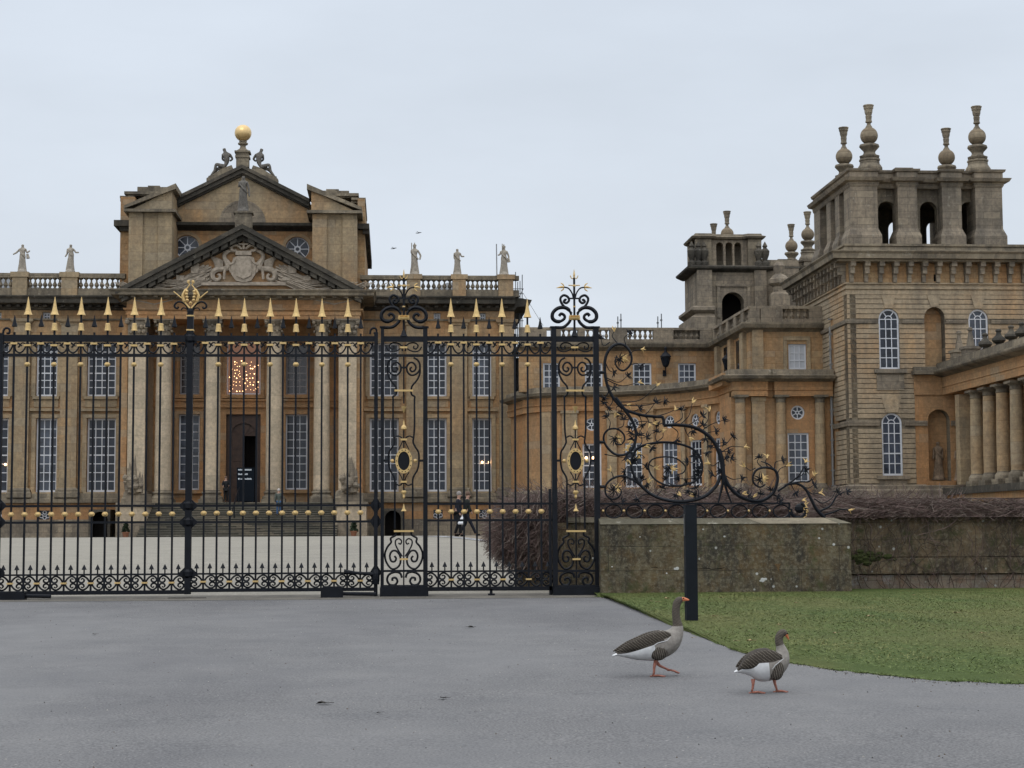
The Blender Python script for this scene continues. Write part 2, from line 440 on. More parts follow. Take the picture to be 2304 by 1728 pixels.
M['wood'] = plain('brown_door_wood', (.075, .04, .025), .5, nz_=.3, nscale=3)
M['bulb'] = plain('lit_bulb', (1, .7, .4), .5, emit=(1, .58, .26), es=7)
M['glassl'] = plain('paler_window_glass', (.075, .088, .115), .15, nz_=.6, nscale=1.1, spec=.5)
wrnd = random.Random(12)
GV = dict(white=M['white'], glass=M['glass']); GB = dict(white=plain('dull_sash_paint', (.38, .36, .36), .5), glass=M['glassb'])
# ================================================================== PALACE MAIN BLOCK
YF = 126.0
palace = empty('palace', (X(545, YF), YF, g(YF)), 'honey stone palace front with columned portico, carved pediment and stepped attic', 'palace')
gf = g(YF) - .3
def flat_sill(mb, fr, h, d=-.22):
    mb.fbox(fr, h['u0'] - .18, h['u1'] + .18, d, .1, h['z0'] - .2, h['z0'] - .002)
def flank(px0, px1, wins, pils, mezz, base_w, ref):
    fr = FY(YF); z = lambda py: Z(py, YF, ref)
    x0, x1 = X(px0, YF), X(px1, YF)
    hs = []
    for a, b, c_ in wins:
        hs.append((hole(X(a, YF), X(b, YF), z(892), z(772)), c_, 7)); hs.append((hole(X(a, YF, 1020), X(b, YF, 1020), z(1106), z(941)), c_, 8))
    for a, b in mezz: hs.append((hole(X(a, YF, 710), X(b, YF, 710), z(722), z(704)), 2, 2))
    mb = MB(); wall(mb, fr, x0, x1, z(1118), z(688), [h for h, *_ in hs]); mb.build('wall', M['wall'], palace)
    mb = MB()
    hb = [hole(X(a, YF, 1160), X(b, YF, 1160), z(1167), z(1147)) for a, b in base_w]
    wall(mb, fr, x0, x1, z(1166) - .05, z(1128), hb, d0=-.12, d1=.4); mb.build('basement_wall', M['ora'], palace)
    mb = MB(); mb.fbox(fr, x0, x1, -.45, .3, gf, z(1166) - .05); mb.fbox(fr, x0, x1, -.6, .3, gf, z(1196)); mb.build('plinth', M['grey'], palace)
    mb = MB(); mb.sweep([(x0, YF), (x1, YF)], [(0, z(1132)), (.5, z(1130)), (.5, z(1122)), (.34, z(1119)), (.3, z(1110)), (0, z(1108))]); mb.build('base_moulding', M['mid'], palace)
    for h, c_, r_ in hs:
        window(palace, fr, h, c_, r_, GV, d=.3, bar=.06, fw=.12)
    mb = MB()
    for h, c_, r_ in hs:
        if r_ > 3:
            flat_sill(mb, fr, h)
            mb.fbox(fr, h['u0'] - .3, h['u0'] - .005, -.1, .05, h['z0'], h['z1'] + .25); mb.fbox(fr, h['u1'] + .005, h['u1'] + .3, -.1, .05, h['z0'], h['z1'] + .25)
            mb.fbox(fr, h['u0'] - .298, h['u1'] + .298, -.13, .05, h['z1'] + .005, h['z1'] + .28)
            if r_ == 8: mb.fbox(fr, h['u0'] - .42, h['u1'] + .42, -.27, .05, h['z1'] + .5, h['z1'] + .68)
            else: mb.fbox(fr, h['u0'] - .1, h['u1'] + .1, -.06, .05, h['z0'] - .75, h['z0'] - .22)
    mb.build('window_surround', M['pil'], palace)
    for hh in hb:   # cast lattice in the basement openings
        mb = MB(); c = (hh['u0'] + hh['u1']) / 2; zc = (hh['z0'] + hh['z1']) / 2; r = (hh['z1'] - hh['z0']) * .2
        for dx, dz in ((0, .28), (-.3, -.12), (.3, -.12), (0, -.3)): arc_band(mb, fr, c + dx * (hh['u1'] - hh['u0']), zc + dz * (hh['z1'] - hh['z0']), r * .75, r * 1.15, .05, .1, 0, 2 * PI, 10)
        f = mb.build('window_lattice', M['white'], palace)
        p = MB(); p.fbox(fr, hh['u0'], hh['u1'], .15, .2, hh['z0'], hh['z1']); p.build('pane', M['glass'], f)
    for a, b in pils:
        u0, u1 = X(a, YF), X(b, YF); mb = MB()
        mb.fbox(fr, u0, u1, -.3, .1, z(1098), z(733)); o = mb.build('pilaster', M['pil'], palace)
        mb = MB(); mb.sweep([(u0, YF), (u0, YF - .3), (u1, YF - .3), (u1, YF)], [(0, z(1118)), (.3, z(1118)), (.3, z(1108)), (.2, z(1106)), (.2, z(1101)), (.05, z(1097)), (0, z(1097))]); mb.build('pilaster_base', M['mid'], o)
        mb = MB(); mb.sweep([(u0, YF), (u0, YF - .3), (u1, YF - .3), (u1, YF)], [(0, z(734)), (.06, z(733)), (.08, z(729)), (.2, z(726)), (.25, z(720)), (0, z(719))]); mb.build('pilaster_capital', M['pil'], o)
    mb = MB(); mb.sweep([(x0, YF), (x1, YF)], [(0, z(722) - .02), (.12, z(722)), (.14, z(719)), (0, z(718))]); mb.build('string_course', M['mid'], palace)
    # cornice with modillions
    mb = MB(); mb.sweep([(x0, YF), (x1, YF)], [(0, z(700)), (.15, z(697)), (.22, z(690)), (.7, z(689)), (1.1, z(687)), (1.15, z(679)), (1.3, z(674)), (1.3, z(671)), (.2, z(668)), (0, z(668))])
    u = x0 + .3
    while u < x1 - .3:
        mb.fbox(fr, u, u + .26, -.68, 0, z(694.5), z(689.5)); u += .62
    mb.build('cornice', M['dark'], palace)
    return x0, x1, z
def balus_mesh():
    mb = MB(); mb.lathe([(.16, 0), (.16, .06), (.07, .09), (.09, .16), (.17, .28), (.15, .38), (.07, .52), (.055, .66), (.1, .72), (.16, .76), (.16, .82)], 0, 0, 8)
    return mb
BAL = None
def balustrade(parent, pts, z0, z1, peds, mat_rail, n_step=.36, fit=None, ped_w=None, solid=()):
    """straight run along +x at y; peds list of (x0,x1)"""
    global BAL
    (x0, y), (x1, _) = pts
    bs, rt = .42 * (z1 - z0) * .75, .2 * (z1 - z0)
    mb = MB(); mb.box(x0, x1, y - .28, y + .28, z0, z0 + bs); mb.box(x0, x1, y - .3, y + .3, z1 - rt, z1); o = mb.build('balustrade', mat_rail, parent)
    if peds:
        mb = MB()
        for a, b in peds: mb.box(a, b, y - .42, y + .42, z0 + .002, z1 - rt + .02); mb.box(a - .12, b + .12, y - .52, y + .52, z1 - rt + .021, z1 + .06)
        mb.build('pedestal', M['pil'], o)
    h = (z1 - rt) - (z0 + bs)
    if BAL is None:
        bm_ = balus_mesh(); BAL = bm_.build('baluster', M['mid'], o, loc=(0, 0, 0))
        first = True
    else: first = False
    edges = sorted(list(peds)); cur = x0; spans = []
    for a, b in edges: spans.append((cur, a)); cur = b
    spans.append((cur, x1))
    for a, b in spans:
        if b - a < .5: continue
        n = int((b - a) / n_step)
        for i in range(n):
            u = a + (b - a) * (i + .5) / n
            if any(p <= u <= q for p, q in solid): continue
            if first: c = BAL; first = False
            else: c = BAL.copy(); col.objects.link(c)
            c.parent = o; c.location = Vector((u, y, z0 + bs)) - wloc(o); c.scale = (1, 1, h / .82)
    return o

xl0, xl1, zL = flank(-75, 282, [(195, 260, 4), (80, 128, 3), (-32, 18, 3)], [(31, 67), (137, 175), (-75, -45)], [(95, 113), (-18, 3)], [(88, 112), (-20, 5)], 545)
xr0, xr1, zR = flank(810, 1158, [(832, 897, 4), (961, 1005, 3), (1063, 1106, 3)], [(914, 952), (1015, 1051), (1123, 1158)], [(976, 991), (1079, 1093)], [(975, 996), (1078, 1102)], 1000)
YB = YF - .55
balustrade(palace, ((xl0, YB), (xl1, YB)), Z(668, YB, 545), Z(618, YB, 545), [(X(30, YB, 640), X(63, YB, 640)), (X(140, YB, 640), X(176, YB, 640))], M['mid'], n_step=.33)
balustrade(palace, ((xr0, YB), (xr1 + .3, YB)), Z(668, YB, 1000), Z(621, YB, 1000), [(X(915, YB, 640), X(946, YB, 640)), (X(1018, YB, 640), X(1048, YB, 640)), (X(1121, YB, 640), X(1154, YB, 640))], M['mid'], n_step=.33)
# solid body, end wall and roofs
mb = MB(); mb.box(xl0, xr1, YF + .5, YF + .9, gf, Z(690, YF)); mb.box(xl0, xr1 - .01, YF + .9, YF + 26, gf, Z(692, YF) - .1)
mb.build('rear_wall', M['wall'], palace)
mb = MB(); mb.box(xl0, xl1 + 2, YF + .6, YF + 25, Z(692, YF) - .08, Z(676, YF)); mb.box(xr0 - 2, xr1 - .1, YF + .6, YF + 25, Z(692, YF) - .08, Z(676, YF))
for a, ap, b in ((-160, 20, 165), (925, 1012, 1105)):
    u0, uc, u1 = X(a, YF + 6, 660), X(ap, YF + 8, 640), X(b, YF + 6, 660); zb, zt = Z(668, YF + 3), Z(629 if ap < 500 else 634, YF + 8)
    y0, y1 = YF + 2.5, YF + 20; n = len(mb.v)
    mb.v += [(u0, y0, zb), (u1, y0, zb), (u1, y1, zb), (u0, y1, zb), (uc, y0 + 5, zt), (uc, y1 - 5, zt)]
    mb.f += [(n, n + 1, n + 4), (n + 1, n + 2, n + 5, n + 4), (n + 2, n + 3, n + 5), (n + 3, n, n + 4, n + 5)]; mb.m += [0] * 4
mb.build('roof', M['slate'], palace)
mb = MB(); mb.sweep([(xr1, YF), (xr1, YF + 14)][::-1], [(0, 0)] * 2) if False else None
mb = MB(); xe = xr1
mb.sweep([(xr1 - .02, YF - .001), (xr1, YF + 20)], [(0, zR(700)), (.22, zR(690)), (1.1, zR(687)), (1.3, zR(674)), (0, zR(668))]); mb.build('side_cornice', M['dark'], palace)

# ---------------- portico
YC, YW, YE = 121.5, 125.0, 120.8
zc = lambda py, Y=YC: Z(py, Y, 545)
FL = Z(1131, 119.5, 545)
px0, px1 = X(283, YE), X(809, YE)
fw_ = FY(YW)
xa, xb = X(326, YW), X(764, YW)
door_h = hole(X(508, YW, 1030), X(586, YW, 1030), FL, Z(932, YW))
up_c = hole(X(509, YW), X(586, YW), Z(888, YW), Z(768, YW))
ws = [hole(X(404, YW), X(449, YW), Z(888, YW), Z(775, YW)), hole(X(643, YW), X(691, YW), Z(888, YW), Z(775, YW)),
      hole(X(403, YW), X(450, YW), Z(1102, YW), Z(932, YW)), hole(X(643, YW), X(692, YW), Z(1102, YW), Z(932, YW))]
mb = MB(); wall(mb, fw_, xa - .6, xb + .6, FL - .1, zc(716), [door_h, up_c] + ws, d0=0, d1=.6)
for s, a in ((1, xa), (-1, xb)):  # recess cheeks
    mb.box(min(a, a - s * .6), max(a, a - s * .6), YC + .5, YW - .001, FL - .1, zc(716))
mb.build('portico_wall', M['ora'], palace)
mb = MB()
for h in ws + [up_c]:
    mb.fbox(fw_, h['u0'] - .25, h['u0'] - .004, -.12, .03, h['z0'], h['z1']); mb.fbox(fw_, h['u1'] + .004, h['u1'] + .25, -.12, .03, h['z0'], h['z1'])
    mb.fbox(fw_, h['u0'] - .3, h['u1'] + .3, -.28, .03, h['z0'] - .25, h['z0'] - .004); mb.fbox(fw_, h['u0'] - .25, h['u1'] + .25, -.14, .03, h['z1'] + .004, h['z1'] + .3)
mb.fbox(fw_, xa, xb, -.22, .02, Z(917, YW), Z(911, YW)); mb.fbox(fw_, xa, xb, -.18, .02, Z(902, YW), Z(898, YW))
mb.build('portico_trim', M['ora'], palace)
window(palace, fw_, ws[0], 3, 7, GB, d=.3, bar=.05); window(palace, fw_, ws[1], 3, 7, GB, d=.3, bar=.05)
window(palace, fw_, ws[2], 3, 9, GV, d=.3, bar=.05); window(palace, fw_, ws[3], 3, 9, GV, d=.3, bar=.05)
# lit window with strings of lights behind it
lit = plain('warm_lit_glass', (.10, .07, .07), .3, emit=(.42, .19, .10), es=.36)
lw = window(palace, fw_, up_c, 1, 1, GV, d=.3, bar=.04, pane=lit); tag(lw, 'window full of small warm lights')
mb = MB()
for i in range(70):
    u = up_c['u0'] + .15 + (i % 9 + random.uniform(.1, .9)) / 9 * (up_c['u1'] - up_c['u0'] - .3); z = up_c['z0'] + .22 + (i // 9 + random.uniform(.1, .9)) / 8 * (up_c['z1'] - up_c['z0'] - 1.5); r = random.choice((.018, .024, .036))
    mb.sphere((u, YW + .30, z), r, 6)
mb.build('fairy_lights', M['bulb'], lw)
# door
mb = MB(); u0, u1, z0, z1 = door_h['u0'], door_h['u1'], door_h['z0'], door_h['z1']; um = u0 + (u1 - u0) * .52; c = (u0 + u1) / 2; r = (u1 - u0) / 2 - .3
wall(mb, fw_, u0, u1, z0, z1, [hole(c - r, c + r, z0 - .01, z1 - .6, 'arch')], d0=.3, d1=.5)
dr = mb.build('door_frame', M['wood'], palace)
mb = MB(); zt = z1 - .6 - r
arc_pts = [(c + r * math.cos(PI * i / 14), zt + r * math.sin(PI * i / 14)) for i in range(15)]
mb.prism(arc_pts, fw_, .45, .5)
for i in range(1, 6): sbar(mb, fw_, (c, zt), (c + r * math.cos(PI * i / 6), zt + r * math.sin(PI * i / 6)), .08, .4, .455)
mb.build('fanlight', M['wood'], dr)
mb = MB(); mb.fbox(fw_, u0 + .3, um, .42, .5, z0, zt)
for k in range(5): mb.fbox(fw_, u0 + .42, um - .12, .38, .43, z0 + .3 + k * (zt - z0 - .3) / 5, z0 + .1 + (k + 1) * (zt - z0 - .3) / 5 - .02)
dl = mb.build('door_leaf', M['wood'], palace)
mb = MB(); mb.sphere((um - .15, YW + .36, z0 + 1.1), .06, 8); mb.build('handle', M['gold'], dl)
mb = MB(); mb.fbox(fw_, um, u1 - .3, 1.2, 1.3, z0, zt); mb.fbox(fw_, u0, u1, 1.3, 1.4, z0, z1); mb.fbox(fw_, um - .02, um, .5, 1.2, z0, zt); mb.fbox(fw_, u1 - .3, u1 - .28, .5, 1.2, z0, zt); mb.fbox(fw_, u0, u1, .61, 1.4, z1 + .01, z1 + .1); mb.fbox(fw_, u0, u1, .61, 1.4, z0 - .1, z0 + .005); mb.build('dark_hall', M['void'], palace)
# columns
def corinth(mb, cx, cy, r, z0, z1):
    h = z1 - z0
    mb.lathe([(r * .9, 0), (r * 1.0, .03), (r * .9, .08 * h), (r * .95, .3 * h), (r * 1.12, .36 * h), (r * .98, .38 * h), (r * 1.05, .6 * h), (r * 1.3, .70 * h), (r * 1.1, .72 * h), (r * 1.35, .88 * h)], cx, cy, 16, z0, lobes=[0, 0, 0, .04, .1, 0, .05, .12, 0, .12])
    for k in range(8):
        a = PI / 8 + k * PI / 4
        for zz, rr in ((.3, 1.12), (.62, 1.25)): mb.sphere((cx + r * rr * math.cos(a + (.39 if zz > .5 else 0)), cy + r * rr * math.sin(a + (.39 if zz > .5 else 0)), z0 + zz * h), r * .2, 6)
    for sx in (-1, 1):
        for sy in (-1, 1): mb.sphere((cx + sx * r * 1.12, cy + sy * r * 1.12, z0 + .8 * h), r * .27, 8)
    mb.box(cx - r * 1.4, cx + r * 1.4, cy - r * 1.4, cy + r * 1.4, z0 + .89 * h, z1)
R_C = (X(388, YC) - X(348, YC)) / 2 * .93
zb0, zb1, zs1, zk1 = FL, Z(1103, YC), Z(757, YC), Z(719, YC)
cx0 = X(368, YC)
mb = MB(); H = zs1 - zb1
mb.lathe([(R_C * (1 - .13 * max(0, (t - .3) / .7) ** 1.6), H * t) for t in [i / 12 for i in range(13)]], cx0, YC, 28, zb1)
colm = mb.build('column', M['pale'], palace, smooth=True)
mb = MB(); mb.lathe([(R_C * 1.38, .0), (R_C * 1.4, .12), (R_C * 1.32, .2), (R_C * 1.12, .26), (R_C * 1.1, .36), (R_C * 1.22, .42), (R_C * 1.2, .5), (R_C * 1.02, .56), (R_C, .64)], cx0, YC, 28, zb1 - .62)
mb.box(cx0 - R_C * 1.45, cx0 + R_C * 1.45, YC - R_C * 1.45, YC + R_C * 1.45, zb0, zb1 - .6); mb.build('column_base', M['mid'], colm, smooth=True)
mb = MB(); corinth(mb, cx0, YC, R_C * .87, zs1 - .02, zk1); mb.build('capital', M['grey'], colm)
for p in (478, 617, 724): copy_tree(colm, palace, (X(p, YC) - cx0, 0, 0))
# end piers with the carved capitals
for a, b in ((288, 327), (762, 802)):
    u0, u1 = X(a, YC - .5), X(b, YC - .5)
    mb = MB(); mb.box(u0, u1, YC - .55, YF + .2, zb1, zs1); o = mb.build('corner_pier', M['pale'], palace)
    mb = MB(); mb.sweep([(u0, YF), (u0, YC - .55), (u1, YC - .55), (u1, YF)], [(0, FL - .1), (.32, FL - .1), (.32, zb1 - .55), (.25, zb1 - .5), (.2, zb1 - .3), (.15, zb1 - .1), (0, zb1)]); mb.build('pier_base', M['mid'], o)
    mb = MB(); mb.box(u0 - .05, u1 + .05, YC - .6, YF, zs1 + .001, zk1 - .1)
    for k in range(4):
        u = u0 + (u1 - u0) * (k + .5) / 4
        for zz in (.2, .5): mb.sphere((u + (.12 if zz > .3 else 0), YC - .68, zs1 + zz * (zk1 - zs1)), .16, 6)
    for u in (u0 - .08, u1 + .08): mb.sphere((u, YC - .62, zs1 + .8 * (zk1 - zs1)), .2, 8)
    mb.box(u0 - .2, u1 + .2, YC - .8, YF, zk1 - .12, zk1 - .001); mb.build('pier_capital', M['grey'], o)
mb = MB()
u0, u1 = X(274, YC), X(288, YC); mb.box(u0, u1 - .01, YC - .3, YF + .2, FL - 1.5, zk1 - .01)
u0, u1 = X(802, YC), X(816, YC); mb.box(u0 + .01, u1, YC - .3, YF + .2, FL - 1.5, zk1 - .01)
mb.build('side_pier', M['ora'], palace)
# entablature
ze = lambda py: Z(py, YE, 545)
pth = [(px0, YF + .3), (px0, YE), (px1, YE), (px1, YF + .3)]
mb = MB(); mb.sweep(pth, [(0, ze(718)), (0, ze(709)), (.06, ze(708.8)), (.06, ze(700)), (.2, ze(698)), (.24, ze(694.5)), (.02, ze(694)), (.02, ze(675)), (0, ze(674))])
mb.box(px0 + .01, px1 - .01, YE + .01, YF, ze(716), ze(674))
en = mb.build('entablature', M['ora'], palace)
mb = MB(); mb.sweep(pth, [(0, ze(675)), (.2, ze(674)), (.25, ze(670)), (.75, ze(669)), (.95, ze(668)), (.98, ze(662)), (1.1, ze(657)), (1.1, ze(655)), (0, ze(653))])
mb.box(px0 + .02, px1 - .02, YE + .02, YF, ze(673), ze(654))
u = px0 - .4
while u < px1 + .3: mb.box(u, u + .3, YE - .72, YE, ze(672.5), ze(669.2)); u += .75
mb.build('portico_cornice', M['mid'], palace)
# ---------------- pediment
YP = YE - .9
fp = FY(0)
def zx(px, py, Y): p = W(px, py, Y); return (p.x, p.z)
A = zx(545, 504, YP); Bl = zx(262, 652, YP); Br = zx(828, 654, YP); cxm = A[0]
Bl = (cxm - (Br[0] - Bl[0]) / 2, min(Bl[1], Br[1])); Br = (2 * cxm - Bl[0], Bl[1])
def rake(mb, a, b, th, y0, y1):
    """sloping slab below the line a-b, with thickness th measured vertically"""
    mb.prism([(a[0], a[1]), (b[0], b[1]), (b[0], b[1] - th), (a[0], a[1] - th)], fp, y0, y1)
for S in (0,):
    mb = MB()
    for B in (Bl, Br):
        rake(mb, A, B, .32, YP - .1, YE + .6)
        rake(mb, (A[0], A[1] - .322), (B[0], B[1] - .322) if False else (B[0] + (A[0] - B[0]) * .03, B[1] - .322 + (A[1] - B[1]) * .03), .38, YP + .08, YE + .6)
        rake(mb, (A[0], A[1] - .72), (B[0] + (A[0] - B[0]) * .07, B[1] - .72 + (A[1] - B[1]) * .07), .3, YE - .35, YE + .6)
        for i in range(1, 14):
            t = i / 14; xx = A[0] + (B[0] - A[0]) * t; zz = A[1] + (B[1] - A[1]) * t - .70
            sl = (B[1] - A[1]) / (B[0] - A[0]); w = .22
            mb.prism([(xx - w, zz - w * sl), (xx + w, zz + w * sl), (xx + w, zz + w * sl - .3), (xx - w, zz - w * sl - .3)], fp, YP + .2, YE - .3)
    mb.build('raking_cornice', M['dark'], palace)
mb = MB(); mb.prism([(A[0], A[1] - .9), (Bl[0] + 1.2, Bl[1] + .0), (Br[0] - 1.2, Br[1])], fp, YE + .12, YE + .5); mb.build('tympanum', M['ora'], palace)
mb = MB(); mb.prism([(A[0], A[1] - .05), (Bl[0] + .3, Bl[1] - .05), (Br[0] - .3, Br[1] - .05)], fp, YE + .6, YF + 2.2); mb.build('portico_roof', M['slate'], palace)
# carved arms: shield, crown, two winged beasts with curled tails, trophies fanning out
YR = YE + .02
def zp(x, y):
    p = W(420 + x * .11754, 500 + y * .11754, YR); return p
cx_c = 1095
mb = MB(); arms = empty('carved_arms', wloc(palace)); arms.parent = palace; arms.location = (0, 0, 0)
sc_ = .11754 * YR / FPX
def T(pts, r, seg=7, m=False, y=0, sm=5):
    pp = []
    P = cr([(p[0], p[1], (r[i] if isinstance(r, (list, tuple)) else r)) for i, p in enumerate(pts)], sm)
    for s in ((0, 1) if m else (0,)):
        q = []; rr = []
        for p in P:
            xx = 2 * cx_c - p[0] if s else p[0]
            w = zp(xx, p[1]); q.append((w.x, YR + y, w.z)); rr.append(max(.01, p[2] * sc_))
        mb.tube(q, rr, seg)
def pz(pts): return [(zp(*p).x, zp(*p).z) for p in pts]
mb.prism(pz([(900, 690), (1000, 650), (1190, 650), (1290, 690), (1330, 850), (1320, 1000), (1240, 1130), (1100, 1160), (950, 1130), (860, 1010), (850, 860)]), fp, YR - .28, YR + .2)
mb.prism(pz([(960, 740), (1230, 740), (1260, 900), (1230, 1040), (1095, 1100), (960, 1040), (930, 900)]), fp, YR - .38, YR - .27)
sh = mb.build('shield', M['carve'], arms)
mb = MB()
mb.prism(pz([(950, 560), (1240, 560), (1250, 640), (940, 640)]), fp, YR - .35, YR + .2)
T([(960, 560), (870, 540), (870, 470), (960, 450), (1060, 520)], [30, 30, 34, 28, 22], m=True, y=-.2); T([(1095, 530), (1095, 420)], 24, y=-.2)
mb.prism(pz([(1000, 420), (1190, 420), (1170, 445), (1020, 445)]), fp, YR - .3, YR + .1)
T([(1010, 420), (990, 350), (1060, 300), (1095, 290)], 16, m=True, y=-.15); w = zp(1095, 290); mb.sphere((w.x, YR - .15, w.z), .09, 8); T([(1095, 400), (1095, 260)], 14, y=-.15)
mb.build('crown', M['carve'], arms)
mb = MB()
T([(880, 570), (830, 560), (770, 580), (725, 640), (740, 720), (790, 800), (790, 870), (700, 900), (590, 910), (510, 960), (500, 1050), (560, 1110), (635, 1080), (630, 1010), (590, 1015)], [8, 26, 42, 40, 48, 66, 62, 52, 56, 58, 50, 42, 34, 26, 14], m=True, y=-.12)
T([(760, 860), (730, 960), (720, 1100)], [44, 28, 26], m=True, y=-.2); T([(820, 820), (900, 790), (945, 710)], [34, 26, 26], m=True, y=-.25); T([(830, 860), (850, 960), (930, 940)], [34, 22, 18], m=True, y=-.15)
T([(740, 600), (690, 540), (630, 520)], [20, 14, 5], m=True)
T([(520, 970), (460, 900), (380, 850), (340, 840)], [22, 20, 24, 8], m=True)
mb.build('heraldic_beast', M['carve'], arms)
mb = MB()
for i in range(7): T([(700, 760 + i * 18), (560, 700 + i * 28), (430 + i * 26, 640 + i * 34)], [26, 24, 8], m=True, y=-.1, seg=5)
mb.build('wing', M['carve'], arms)
mb = MB()
rnd = random.Random(3)
for i in range(58):
    y0 = 820 + i * 5.4; a = rnd.uniform(-.5, .12) - (.35 if i < 12 else 0); ln = rnd.uniform(350, 900) * (1 + i / 40); x0 = 500 - rnd.uniform(0, 200)
    p1 = (x0 - ln * math.cos(a), y0 + ln * math.sin(a) * (1 if a < 0 else .3)); lim = 1100
    # keep inside the slope of the pediment
    xx, yy = p1; ylim = 330 + (1095 - xx) * .565 + 90
    if yy < ylim: yy = ylim
    T([(x0, y0), ((x0 + xx) / 2, (y0 + yy) / 2 + rnd.uniform(-20, 20)), (xx, min(1150, yy))], [15, 14, 7], m=True, y=rnd.uniform(-.25, .02), seg=5, sm=3)
for (x, y, w_, h_) in ((85, 790, 160, 200), (-190, 1020, 150, 110), (-480, 1090, 200, 60), (200, 1060, 160, 70)):
    for s in (0, 1):
        q = [(x, y), (x + w_, y + 15), (x + w_ - 10, y + h_), (x + 5, y + h_ - 8)]
        if s: q = [(2 * cx_c - a, b) for a, b in q]
        mb.prism(pz(q), fp, YR - .3, YR + .1)
for i in range(26):
    x = -700 + i * 36 + rnd.uniform(-14, 14)
    for s in (0, 1):
        w = zp(2 * cx_c - x if s else x, 1165 - rnd.uniform(0, 40)); mb.sphere((w.x, YR, w.z), rnd.uniform(.12, .28), 6, 1.3, 1, .7)
mb.prism(pz([(280, 1150), (1900, 1150), (1900, 1215), (280, 1215)]), fp, YR - .2, YR + .1)
mb.build('trophy_relief', M['carve'], arms)

# ---------------- attic above the portico
YA = 127.0; za = lambda py, Y=YA: Z(py, Y, 545)
xA0, xA1 = X(391, YA, 520), X(701, YA, 520)
fa = FY(YA)
ra = X(452, YA, 550) - X(425, YA, 550)
rw = [hole(X(p, YA, 550) - ra, X(p, YA, 550) + ra, za(580), za(580) + 2 * ra, 'round') for p in (421, 669)]
for h in rw: h['z1'] = za(530 if h is rw[0] else 532); h['z0'] = h['z1'] - 2 * ra
mb = MB(); wall(mb, fa, xA0 - .5, xA1 + .5, Z(668, YA), za(508), rw, d1=.5); mb.build('attic_wall', M['wall'], palace)
for h in rw: window(palace, fa, h, 8, 0, GV, d=.25, bar=.06, fw=.06, name='round_window')
mb = MB()
for h in rw: arc_band(mb, fa, (h['u0'] + h['u1']) / 2, (h['z0'] + h['z1']) / 2, ra + .01, ra + .25, -.1, .05, 0, PI, 16)
mb.build('window_surround', M['pil'], palace)
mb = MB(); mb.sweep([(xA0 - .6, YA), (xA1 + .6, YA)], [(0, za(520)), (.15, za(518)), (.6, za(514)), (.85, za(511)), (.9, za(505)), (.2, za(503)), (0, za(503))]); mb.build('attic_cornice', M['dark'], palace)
Ag = zx(545, 371, YA - .6); hw = (zx(697, 447, YA - .6)[0] - zx(393, 443, YA - .6)[0]) / 2; Gz = zx(545, 446, YA - .6)[1]
GL, GR = (Ag[0] - hw, Gz), (Ag[0] + hw, Gz)
mb = MB(); zb = za(504)
mb.prism([(GL[0] - .5, zb), (GR[0] + .5, zb), (GR[0] + .5, Gz - .5), (Ag[0], Ag[1] - .5), (GL[0] - .5, Gz - .5)], fp, YA - .05, YA + 1.2); mb.build('gable_wall', M['pil'], palace)
mb = MB(); r = X(593, YA, 490) - X(545, YA, 490); arc_band(mb, fa, Ag[0], zb + .05, r, r + .14, -.13, -.04, 0, PI, 24)
mb.build('blind_lunette', M['grey'], palace)
mb = MB(); arc_band(mb, fa, Ag[0], zb + .05, .2, r, -.10, -.04, 0, PI, 24); mb.build('lunette_infill', M['grey'], palace)
mb = MB()
for B in (GL, GR):
    rake(mb, Ag, B, .26, YA - .75, YA + 1.6); rake(mb, (Ag[0], Ag[1] - .262), (B[0], B[1] - .262), .3, YA - .55, YA + 1.6); rake(mb, (Ag[0], Ag[1] - .565), (B[0], B[1] - .565), .12, YA - .2, YA + .5)
    for i in range(40):
        t = (i + .5) / 40; xx = Ag[0] + (B[0] - Ag[0]) * t; zz = Ag[1] + (B[1] - Ag[1]) * t - .56
        mb.box(xx - .05, xx + .05, YA - .35, YA, zz - .14, zz + .02)
mb.build('gable_cornice', M['dark'], palace)
mb = MB(); mb.prism([(Ag[0], Ag[1] - .1), (GL[0], Gz - .1), (GR[0], Gz - .1)], fp, YA + 1.2, YA + 18); mb.box(GL[0], GR[0], YA + .5, YA + 18, Z(668, YA), Gz - .1); mb.build('attic_roof', M['slate'], palace)
